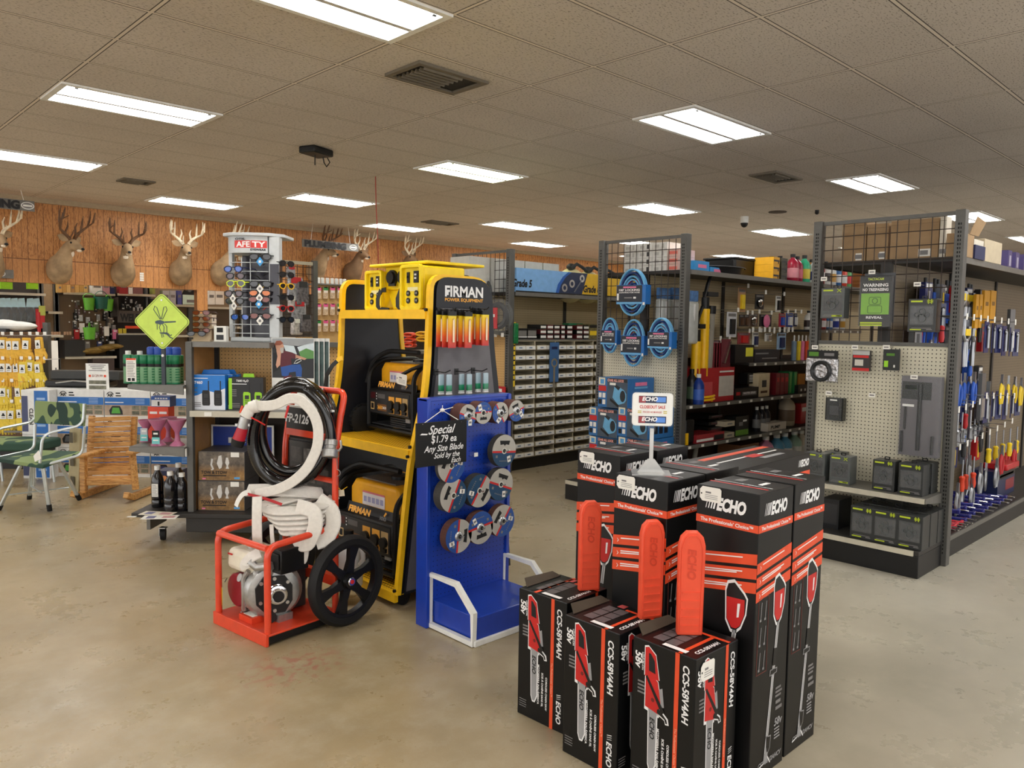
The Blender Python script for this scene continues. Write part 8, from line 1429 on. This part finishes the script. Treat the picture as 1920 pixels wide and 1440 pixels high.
# ---------------------------------------------------------------- deer mounts and signs on the wooden wall
hide = M_('deer_hide', S(160, 134, 102), .9, noise=.3, scale=7); hide_d = M_('deer_hide_dark', S(128, 100, 74), .9, noise=.2, scale=7); pale = M_('deer_throat', S(226, 214, 196), .9); ant_p = M_('antler_pale', S(226, 212, 184), .5, noise=.2); ant_d = M_('antler_dark', S(104, 74, 50), .55, noise=.35, scale=12)
def deer(lab, x, z, turn, am_, spread=1., hm=hide, tall=1., rz=0.):
    r = thing('deer_mount', lab, 'deer', (x, WY-.002, z), rz, 'deer heads on the wooden wall'); piv = Vector((0, -.18, 0))
    def rot(p, f): p = Vector(p)-piv; a = math.radians(turn)*f; return Vector((p.x*math.cos(a)-p.y*math.sin(a), p.x*math.sin(a)+p.y*math.cos(a), p.z))+piv
    sec = [((0, 0, -.04), .165, .20, (0, -1, 0), 0), ((0, -.06, -.04), .185, .225, (0, -1, 0), 0), ((0, -.14, -.02), .175, .215, (0, -.95, .3), .1), ((0, -.21, .05), .14, .175, (0, -.8, .6), .25), ((0, -.27, .14), .105, .135, (0, -.6, .8), .5), ((0, -.31, .23), .082, .105, (0, -.6, .8), .75), ((0, -.345, .295), .074, .092, (0, -.85, .5), 1), ((0, -.40, .325), .078, .088, (0, -1, .05), 1), ((0, -.44, .318), .074, .082, (0, -1, -.25), 1), ((0, -.49, .288), .054, .060, (0, -1, -.4), 1), ((0, -.54, .262), .042, .046, (0, -1, -.3), 1), ((0, -.565, .25), .036, .038, (0, -1, -.2), 1), ((0, -.58, .245), .018, .020, (0, -1, 0), 1)]
    vs, fs = [], []; n = 16
    for c, rx, ry, d, f in sec:
        d = Vector(d).normalized(); U = d.cross(X3).normalized()
        for k in range(n): t = 2*PI*k/n; vs.append(rot(Vector(c)+X3*rx*math.cos(t)+U*ry*math.sin(t), f))
    for i in range(len(sec)-1): fs += [(i*n+k, i*n+(k+1) % n, (i+1)*n+(k+1) % n, (i+1)*n+k) for k in range(n)]
    fs += [tuple(range(n))[::-1], tuple(range((len(sec)-1)*n, len(sec)*n))]
    b = MB().add(vs, fs, hm); o = b.build('body', r, sub=1, angle=180)
    H = lambda *p: rot(p, 1.)
    MB().ell(H(0, -.345, .20), .062, .05, .07, pale, 12, 8).build('throat_patch', r); MB().ell(H(0, -.525, .235), .040, .055, .024, pale, 12, 8).build('chin_patch', r); MB().ell(H(0, -.582, .255), .026, .018, .02, ink, 12, 6).build('nose', r)
    for s in (-1, 1):
        MB().ell(H(s*.068, -.44, .345), .014, .018, .016, ink, 10, 6).build('eye', r)
        e0, e1 = H(s*.06, -.375, .385), H(s*.20, -.34, .44); MB().tube([e0, e0*.6+e1*.4, e0*.25+e1*.75, e1], [.024, .055, .045, .005], hm, 8, flat=.014, up=(0, -1, .2)).build('ear', r)
        sp = spread; bp = [(.035, -.40, .395), (.085*sp, -.36, .47), (.16*sp, -.37, .53), (.22*sp, -.43, .585*tall), (.235*sp, -.51, .63*tall), (.20*sp, -.58, .67*tall)]
        a = MB(); P = [H(s*q[0], q[1], q[2]) for q in bp]; a.tube(fillet(P, .05, 3), [.026-.0012*k for k in range(len(fillet(P, .05, 3)))], am_, 8)
        for i, h, lean in ((1, .17, -.03), (2, .22, .0), (3, .22, .02), (4, .15, .0)): q = bp[i]; a.tube([H(s*q[0], q[1], q[2]), H(s*(q[0]+lean), q[1]-.03, q[2]+h*.6*tall), H(s*(q[0]+lean*.4), q[1]-.05, q[2]+h*tall)], [.017, .013, .004], am_, 7)
        a.tube([H(s*.05, -.41, .42), H(s*.06, -.47, .48), H(s*.055, -.48, .53)], [.014, .010, .003], am_, 6); a.build('antler', r)
    return r
deer('deer head mount cut by the picture edge under the hanging sign', 2.36, 2.26, 15, ant_p)
deer('dark antlered deer mount turned sideways, muzzle toward the camera facing deer', 3.22, 2.27, 30, ant_d, 1.15, hide, 1.05)
deer('dark antlered deer mount looking straight into the shop', 4.10, 2.27, -8, ant_d, 1.05, hide, .95)
deer('pale antlered deer mount between the dark antlered one and the eyewear tower', 4.98, 2.33, -6, ant_p, 1.05, hide, .95)
deer('deer mount half hidden behind the eyewear tower', 5.66, 2.36, 50, ant_p, .95)
deer('deer mount looking out from beneath the plumbing sign', 7.44, 2.50, 30, ant_d, 1., hide)
deer('dark brown deer mount behind the yellow power box', 8.22, 2.50, 10, ant_p, 1.05, hide_d)
deer('deer mount showing one antler tip above the yellow power box', 9.35, 2.50, 10, ant_p, .9, hide_d)
slate = M_('sign_slate', S(118, 116, 112), .6, noise=.15); letd = M_('sign_letter', S(30, 30, 34), .6)
def hang_sign(lab, x0, x1, y0, y1, Y, txt, tw, off=0.):
    a, c = aty(x0, y0, Y), aty(x1, y1, Y); w_ = c.x-a.x; h_ = abs(aty(x0, y0, Y).z-aty(x0, y1, Y).z)*.92; zc = (a.z+c.z)/2
    r = thing('department_sign', lab, 'sign', ((a.x+c.x)/2, Y, zc), 0, 'hanging department signs'); MB().box(-w_/2, w_/2, 0, .02, -h_/2, h_/2, slate).build('board', r, smooth=False)
    if txt: MB().text(txt, letd, (off*w_, -.001, 0), X3, Z3, h_*.74, w=w_*tw, bold=.06, d=.012).build('lettering', r, smooth=False)
    e = w_*.44 if txt else 0; q = h_*.36; MB().prism([(e-.0+p[0]*q*1.6-(w_*.04 if txt else 0), p[1]*q) for p in arc(0, 0, 1, 0, 345, 23)], white, (0, -.002, 0), X3, Z3, .003).prism([(e+p[0]*q*1.35-(w_*.04 if txt else 0), p[1]*q*.78) for p in arc(0, 0, 1, 0, 345, 23)], gprint, (0, -.004, 0), X3, Z3, .002).prism([(e+p[0]*q*1.1-(w_*.04 if txt else 0), p[1]*q*.25) for p in ((-1, -1), (1, -1), (1, 1), (-1, 1))], white, (0, -.006, 0), X3, Z3, .002).build('emblem', r, smooth=False)
    if txt:
        for s in (-.35, .35): MB().tube([(s*w_, .01, h_/2), (s*w_*.9, .01, CZ-zc)], .004, paper, 6).build('hanging_string', r)
    return r
hang_sign('grey hanging sign ending in NG above the deer at the picture edge', -75, 65, 369, 391, 12.5, 'PAINTING', .78, -.1)
hang_sign('dark hanging plumbing sign over the deer head', 567, 672, 452, 468, 12.5, 'PLUMBING', .74, -.1)
hang_sign('small grey plaque with an oval emblem low on the wooden wall', -28, 26, 504, 522, WY-.05, '', 0)
r = thing('wall_label', 'small white striped label on the wooden wall between two deer', 'label', aty(266, 520, WY-.004), 0); b = MB()
for k in range(4): b.box(-.03, .03, 0, .003, -.06+.035*k, -.032+.035*k, paper)
b.build('strip', r, smooth=False)
# ---------------------------------------------------------------- stock seen through the openings
SY_ = 14.3
def bk(x, y, Y=SY_): return aty(x, y, Y)
def unit(lab, x0, x1, shelves, pm, Y=SY_, top=2.35):
    a, c = bk(x0, 600, Y).x, bk(x1, 600, Y).x; g = thing('stock_shelving', lab, 'shelf fixture', ((a+c)/2, Y, 0), 0, 'back room shelving'); w_ = c-a
    MB().box(-w_/2, w_/2, .45, .48, .1, top, pm).build('back_panel', g, smooth=False)
    for s in (-1, 1): MB().box(s*w_/2-.03, s*w_/2+.03, .38, .48, 0, top+.05, uns).build('upright', g, smooth=False)
    MB().box(-w_/2, w_/2, 0, .48, 0, .15, shd).build('base', g, smooth=False)
    for y in shelves: z = bk((x0+x1)/2, y, Y).z; MB().box(-w_/2, w_/2, 0, .45, z-.03, z, shd).box(-w_/2, w_/2, -.008, 0, z-.04, z, molding).build('shelf', g, smooth=False)
    return g
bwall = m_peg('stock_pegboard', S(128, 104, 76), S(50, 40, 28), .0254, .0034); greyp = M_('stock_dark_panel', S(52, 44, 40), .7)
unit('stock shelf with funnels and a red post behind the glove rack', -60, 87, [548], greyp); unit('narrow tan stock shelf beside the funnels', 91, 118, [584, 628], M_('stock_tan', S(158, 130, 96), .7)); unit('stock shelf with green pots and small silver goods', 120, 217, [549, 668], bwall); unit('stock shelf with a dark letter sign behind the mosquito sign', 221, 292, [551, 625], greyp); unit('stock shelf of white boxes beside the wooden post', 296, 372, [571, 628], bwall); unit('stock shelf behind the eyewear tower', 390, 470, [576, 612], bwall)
def st(name, lab, cat, x0, x1, y0, y1, m, d=.15, Y=SY_-.02, grp=None, pr=()):
    p = bk((x0+x1)/2, y1, Y); w_ = bk(x1, y1, Y).x-bk(x0, y1, Y).x; h_ = bk((x0+x1)/2, y0, Y).z-p.z; return pkg(name, lab, cat, p, 0, w_, h_, d, m, pr, grp)
cs = [S(206, 164, 96), S(190, 150, 84), S(214, 176, 110), S(170, 130, 80)]
for i in range(7): st('stock_carton', f'tan carton, {ORD[i]} along the stock shelf above the green pots', 'box', 109+8*i, 116.5+8*i, 530, 548.5, M_(f'stock_tan_{i % 4}', cs[i % 4], .6), grp='tan cartons in the back room', pr=[(0, .5, .6, .2, gprint)] if i % 3 == 0 else ())
for i, (x0, x1, m) in enumerate(((173, 192, white), (193, 206, M_('stock_pink_box', S(190, 140, 150), .6)), (207, 215, navy), (224, 240, M_('stock_red', S(150, 40, 46), .5)), (241, 249, white), (250, 268, M_('stock_grey_red', S(130, 90, 92), .6)), (286, 291, M_('stock_olive', S(150, 156, 80), .6)), (306, 318, M_('stock_silver', S(176, 176, 180), .5)), (319, 330, M_('stock_silver', (0, 0, 0))), (333, 341, M_('stock_indigo', S(80, 84, 150), .5)), (391, 403, white), (404, 420, paper))):
    st('stock_box', ['white', 'pink', 'navy', 'red', 'narrow white', 'grey red', 'olive', 'silver', 'second silver', 'indigo', 'first bright white', 'second bright white'][i]+' box high on the stock shelves under the wooden header', 'box', x0, x1, 528 if i < 7 else 545, 551 if i < 7 else 571, m, pr=[(0, .6, .7, .2, gprint)])
for i in range(2): st('green_package', f'{ORD[i]} lime package on the grid behind the funnels', 'package', [2, 52][i], [24, 72][i], 529, 542, lime, .1, grp='lime packages on the grid')
fn = M_('funnel_smoke', S(110, 116, 120), .3, alpha=.6); cap_b = M_('tag_ice', S(176, 214, 230), .5)
for i, x in enumerate((3, 14, 27, 40, 56, 68)):
    p = bk(x, 582, 13.9); r = thing('hanging_funnel', f'grey funnel with a pale blue tag, {ORD[i]} in the hanging row', 'funnel', p, 0, 'grey funnels with blue tags'); MB().lathe([(.02, .10), (.06, .04), (.10, -.10), (.085, -.17), (0, -.19)], fn, seg=16).build('cone', r); MB().prism([(-.06, 0), (.05, 0), (.03, .14), (-.05, .13)], cap_b, (0, -.05, .05), X3, Vector((0, -.15, 1)), .004).build('tag', r)
p = bk(74, 640, 13.8); r = thing('red_post_tool', 'red long handled tool standing behind the glove rack', 'tool', p, 0); MB().cyl((0, 0, -1.0), (0, 0, .45), .025, tred, seg=10).box(-.04, .08, -.01, .01, .2, .5, tred).box(.0, .09, -.015, -.01, .4, .55, M_('card_lime_mix', S(180, 190, 90), .5)).build('pole', r)
gp = M_('pot_green', S(96, 170, 50), .35); gt = M_('pot_teal', S(24, 88, 74), .4)
for i, (x, y, rr, m) in enumerate(((167, 570, .09, gp), (190, 568, .12, gt), (203, 572, .085, gp), (168, 625, .10, gp))):
    r = thing('green_pot', ['lime scoop hanging beside the teal bucket', 'teal bucket hanging among the silver goods', 'lime scoop on the post side of the teal bucket', 'lime pot low under the silver goods'][i], 'pot', bk(x, y, 14.2), .4*i, 'green pots in the back room'); MB().lathe([(0, -.1), (rr*.75, -.1), (rr, .1), (rr*.94, .1), (rr*.7, -.08), (0, -.08)], m, seg=18).build('pot', r); MB().tube([(rr*math.cos(a*.35), 0, .1+rr*.8*math.sin(a*.35)) for a in range(10)], .006, m, 6).build('handle', r)
rs = random.Random(11)
for i in range(46):
    x, y = rs.uniform(131, 212), rs.uniform(562, 634); m = [charcoal, steel, M_('carded_rose', S(120, 96, 96), .5), black][i % 4]
    r = st('carded_hardware', 'small dark carded hardware on the back room pegboard around the green pots', 'package', x, x+rs.uniform(4, 8), y, y+rs.uniform(9, 14), m, .03, 14.62+.03*(i % 4), 'small carded hardware in the back room', [(0, .85, .5, .2, white), (0, .4, .5, .3, steel)])
for i in range(18):
    x, y = rs.uniform(226, 264), rs.uniform(556, 578); st('carded_hardware', 'tiny silver carded fitting on the pegboard above the dark letter sign', 'package', x, x+4, y, y+7, steel if i % 2 else charcoal, .02, 14.62+.02*(i % 4), 'tiny silver fittings in the back room', [(0, .8, .5, .25, white)])
for i in range(34):
    x, y = rs.uniform(128, 213), rs.uniform(560, 650); st('price_ticket', 'tiny white price ticket on a hook among the back room hardware', 'ticket', x, x+2.6, y, y+2.6, white, .01, 14.5, 'white tickets in the back room')
for i, (x, y, m) in enumerate(((140, 618, tred), (150, 606, paper), (176, 604, M_('stock_moss', S(90, 110, 70), .6)), (196, 612, paper), (206, 640, M_('stock_ivory', S(210, 206, 196), .6)), (183, 640, M_('stock_denim', S(60, 70, 110), .6)), (212, 618, pink), (160, 640, M_('stock_dove', S(150, 146, 140), .6)))):
    st('hanging_pack', ['red pack', 'white pack', 'moss green pack', 'second white pack', 'ivory mitt pack', 'denim blue pack', 'pink checked pack', 'dove grey pack'][i]+' hanging among the green pots of the back room', 'package', x, x+9, y, y+18, m, .04, 14.4, 'hanging packs in the back room', [(0, .85, .6, .15, white)])
for i in range(7): r = thing('brown_sack', f'olive brown sack, {ORD[i]} in the pile on the stock shelf', 'sack', bk(170+7*i, 662-1.6*i, 14.35+.04*(i % 2)), .3*i, 'brown sacks in a pile'); MB().ell((0, 0, .03), .22, .14, .045, M_('sack_olive', S(126, 100, 44), .8, noise=.25, scale=14), 14, 7).build('sack', r)
a = st('letter_sign', 'dark sign with big black letters behind the mosquito sign', 'sign', 222, 292, 583, 605, M_('sign_smoke', S(70, 62, 56), .6), .02, 14.1); b = MB(); b.text('WELDING', ink, (0, -.001, .085), X3, Z3, .12, w=.55, bold=.05, d=.006); b.build('lettering', a, smooth=False); MB().box(-.3, -.29, .0, .3, .1, .42, wire).box(.3, .31, .0, .3, .1, .42, wire).build('hanging_wire', a, smooth=False)
st('orange_tube', 'orange tube pack on the shelf below the letter sign', 'package', 236, 268, 611, 616, orange, .05); 
for i in range(2): st('yellow_can', f'{ORD[i]} small yellow can under the letter sign', 'can', 223+8*i, 229+8*i, 616, 625, M_('can_citron', S(190, 170, 40), .5), .05, grp='small yellow cans')
for i in range(2): st('plank_box', f'{["left", "second"][i]} narrow white carton leaning behind the washer boxes' if i else 'narrow white carton leaning nearest the glove rack', 'box', 93+10*i, 103+10*i, 639, 806, paper, .05, 12.6, 'narrow white cartons', [(0, .4, .3, .6, gprint)])
for i in range(8): st('tan_can', f'small tan can, {ORD[i]} on the lower tan stock shelf', 'can', 92+4.5*i if i < 5 else 120+5*(i-5), 96+4.5*i if i < 5 else 124+5*(i-5), 622, 628, M_('can_tan', S(176, 140, 110), .5), .05, grp='small tan cans')
for i, (x0, x1, y0, y1, m) in enumerate(((93, 160, 690-52, 668, M_('stock_black_bin', S(30, 30, 30), .5)), (225, 292, 628, 690, M_('stock_black_cabinet', S(22, 22, 24), .5)), (175, 215, 672, 700, M_('stock_murk', S(60, 48, 44), .7)))): st('stock_bin', ['black bin under the small hardware', 'black cabinet under the dark letter sign', 'dark carton under the brown sacks'][i], 'bin', x0 if i else 122, x1, y0, y1, m, .3, 14.25)
a = st('price_card', 'pale price card on a black stand before the wooden post', 'sign', 343, 372, 553, 571, M_('card_seafoam', S(196, 220, 206), .5), .01, SY_-.02, None, [(0, .35, .5, .3, gprint)]); MB().prism([(-.3, -.05), (-.16, .12), (-.1, .24), (.0, .2), (.08, .26), (.2, .1), (.34, -.06), (.2, -.08), (-.2, -.08)], ink, (0, .05, .02), X3, Z3, .03).build('black_stand', a, smooth=False)
st('headphone_box', 'white box with a headphone picture beside the wooden post', 'box', 391, 406, 590, 612, paper, .1, SY_-.02, None, [(-.15, .6, .12, .3, ink), (.15, .6, .12, .3, ink)])
# bagged goods on a wire rack, pink packages
RG = 9.0; a, c = aty(536, 600, RG), aty(590, 600, RG); g = thing('wire_rack', 'wire grid rack of bagged goods with a grey upright beside the eyewear tower', 'rack', ((a.x+c.x)/2, RG, 0), 0, 'store shelving'); w_ = c.x-a.x; zt = aty(588, 492, RG).z
MB().box(w_/2-.03, w_/2+.03, -.03, .03, 0, zt+.02, uns).build('upright', g, smooth=False); MB().box(-w_/2-.6, w_/2, -.015, .015, zt-.04, zt, M_('rail_pale', S(190, 180, 160), .5)).build('top_rail', g, smooth=False); MB().box(-w_/2-.6, w_/2, .0, .02, .1, 1.33, pego).build('pegboard', g, smooth=False); MB().box(-w_/2-.6, w_/2, -.3, .3, 0, .14, black).build('base', g, smooth=False)
b = MB()
for k in range(14): b.cyl((w_/2-.08*k, 0, 1.33), (w_/2-.08*k, 0, zt), .004, wire, seg=5, cap=False)
for k in range(11): b.cyl((-w_/2-.6, 0, 1.36+.085*k), (w_/2, 0, 1.36+.085*k), .004, wire, seg=5, cap=False)
b.build('wire_grid', g)
bgm = [M_('bag_silver', S(150, 150, 156), .2, .3, noise=.5, scale=30, bump=.5), M_('bag_smoke', S(96, 92, 96), .25, noise=.5, scale=30, bump=.5), M_('bag_clearish', S(186, 180, 178), .2, noise=.4, scale=30, bump=.5)]
for i, (x, y, w, h) in enumerate(((553, 520, .22, .30), (566, 528, .2, .3), (548, 556, .14, .2), (560, 566, .2, .22), (572, 590, .18, .22), (556, 598, .2, .2), (545, 500, .12, .14))):
    r = thing('bagged_part', f'crumpled clear bag, {ORD[i]} down the wire rack beside the tower', 'package', aty(x, y, RG-.1), .2*(i % 3), 'crumpled clear bags on the wire rack'); MB().box(-w/2, w/2, -.03, .03, -h, 0, bgm[i % 3], .9).build('bag', r, bevel=.02); MB().box(-w*.3, w*.3, -.035, .0, -h*.25, .0, [tred, charcoal, paper][i % 3]).build('header_card', r, smooth=False)
PY = 11.4; a, c = aty(588, 600, PY), aty(668, 600, PY); g = thing('peg_display', 'peg display of pink carded packages in front of the wooden wall', 'display', ((a.x+c.x)/2, PY, 0), 0, 'store shelving'); w_ = c.x-a.x; zt = aty(620, 533, PY).z
MB().box(-w_/2, w_/2, .0, .03, .1, zt, pego).build('pegboard', g, smooth=False); MB().box(-w_/2, w_/2, -.12, .2, zt-.02, zt, shg).build('top_shelf', g, smooth=False); MB().box(-w_/2, w_/2, -.4, .2, 0, .15, black).build('base', g, smooth=False); MB().box(-w_/2, w_/2, -.35, 0, 1.0, 1.03, shg).build('shelf', g, smooth=False)
for i, x in enumerate((598, 606, 615, 624, 632, 640, 647)): r = thing('white_canister', f'white canister, {ORD[i]} along the top of the pink package display', 'canister', (aty(x, 533, PY).x, PY+.02, zt+.001), 0, 'white canisters'); MB().lathe([(0, 0), (.027, 0), (.03, .01), (.03, .09), (.02, .1), (0, .1)], white, seg=14).build('canister', r)
for j, y in enumerate((538, 569, 600)):
    for i, x in enumerate((598, 611, 624, 637, 650, 660)):
        k = (i*2+j) % 5; r = pkg('pink_package', f'pink topped carded package, {ORD[i]} of the {["upper", "middle", "lower"][j]} row beside the yellow stand', 'package', aty(x, y, PY-.06), 0, .085, .19, .03, M_('package_sandy', S(196, 170, 140), .45, noise=.35, scale=30), [(0, .85, 1, .28, green if k == 2 else M_('package_pink', S(222, 90, 140), .5)), (0, .95, .6, .08, white), (0, .6, .8, .2, M_('package_pale', S(226, 214, 208), .4))], 'pink carded packages', True)
# hanks of cord seen through the yellow stand
for i, (x, y, m) in enumerate(((747, 632, M_('cord_blue', S(40, 90, 140), .6)), (749, 643, M_('cord_blue', (0, 0, 0))), (768, 628, torg), (769, 638, torg), (768, 647, torg), (792, 626, M_('cord_yellow', S(230, 170, 30), .6)), (793, 636, M_('cord_yellow', (0, 0, 0))))):
    r = thing('cord_hank', ['upper blue cord hank', 'lower blue cord hank', 'top orange cord hank', 'middle orange cord hank', 'bottom orange cord hank', 'upper yellow cord hank', 'lower yellow cord hank'][i]+' seen through the yellow stand', 'cord', atx(x, y, 5.9), RE, 'extension cord hanks'); r.location.z -= .03
    b = MB(); [b.tube([(.10*math.cos(a*.45)*(1-.08*q), .03*q-.02, .022*math.sin(a*.45)+.03) for a in range(14)], .012, m, 6, closed=True) for q in range(3)]; b.build('coil', r)
g = thing('cord_shelf', 'shelf of extension cords and lamps behind the yellow stand', 'shelf fixture', (6.05, 7.35, 0), RE, 'store shelving'); z = atx(770, 654, 6.05).z
MB().box(-.5, .5, -.25, .2, z-.04, z, shg).build('shelf', g, smooth=False); MB().box(-.5, .5, .18, .2, .1, 1.9, M_('peg_shade', S(120, 108, 86), .7)).build('back_panel', g, smooth=False); MB().box(-.5, .5, -.25, .2, 0, .14, black).build('base', g, smooth=False)
for s in (-1, 1): MB().box(s*.5-.03, s*.5+.03, .1, .2, 0, 2.0, uns).build('upright', g, smooth=False)
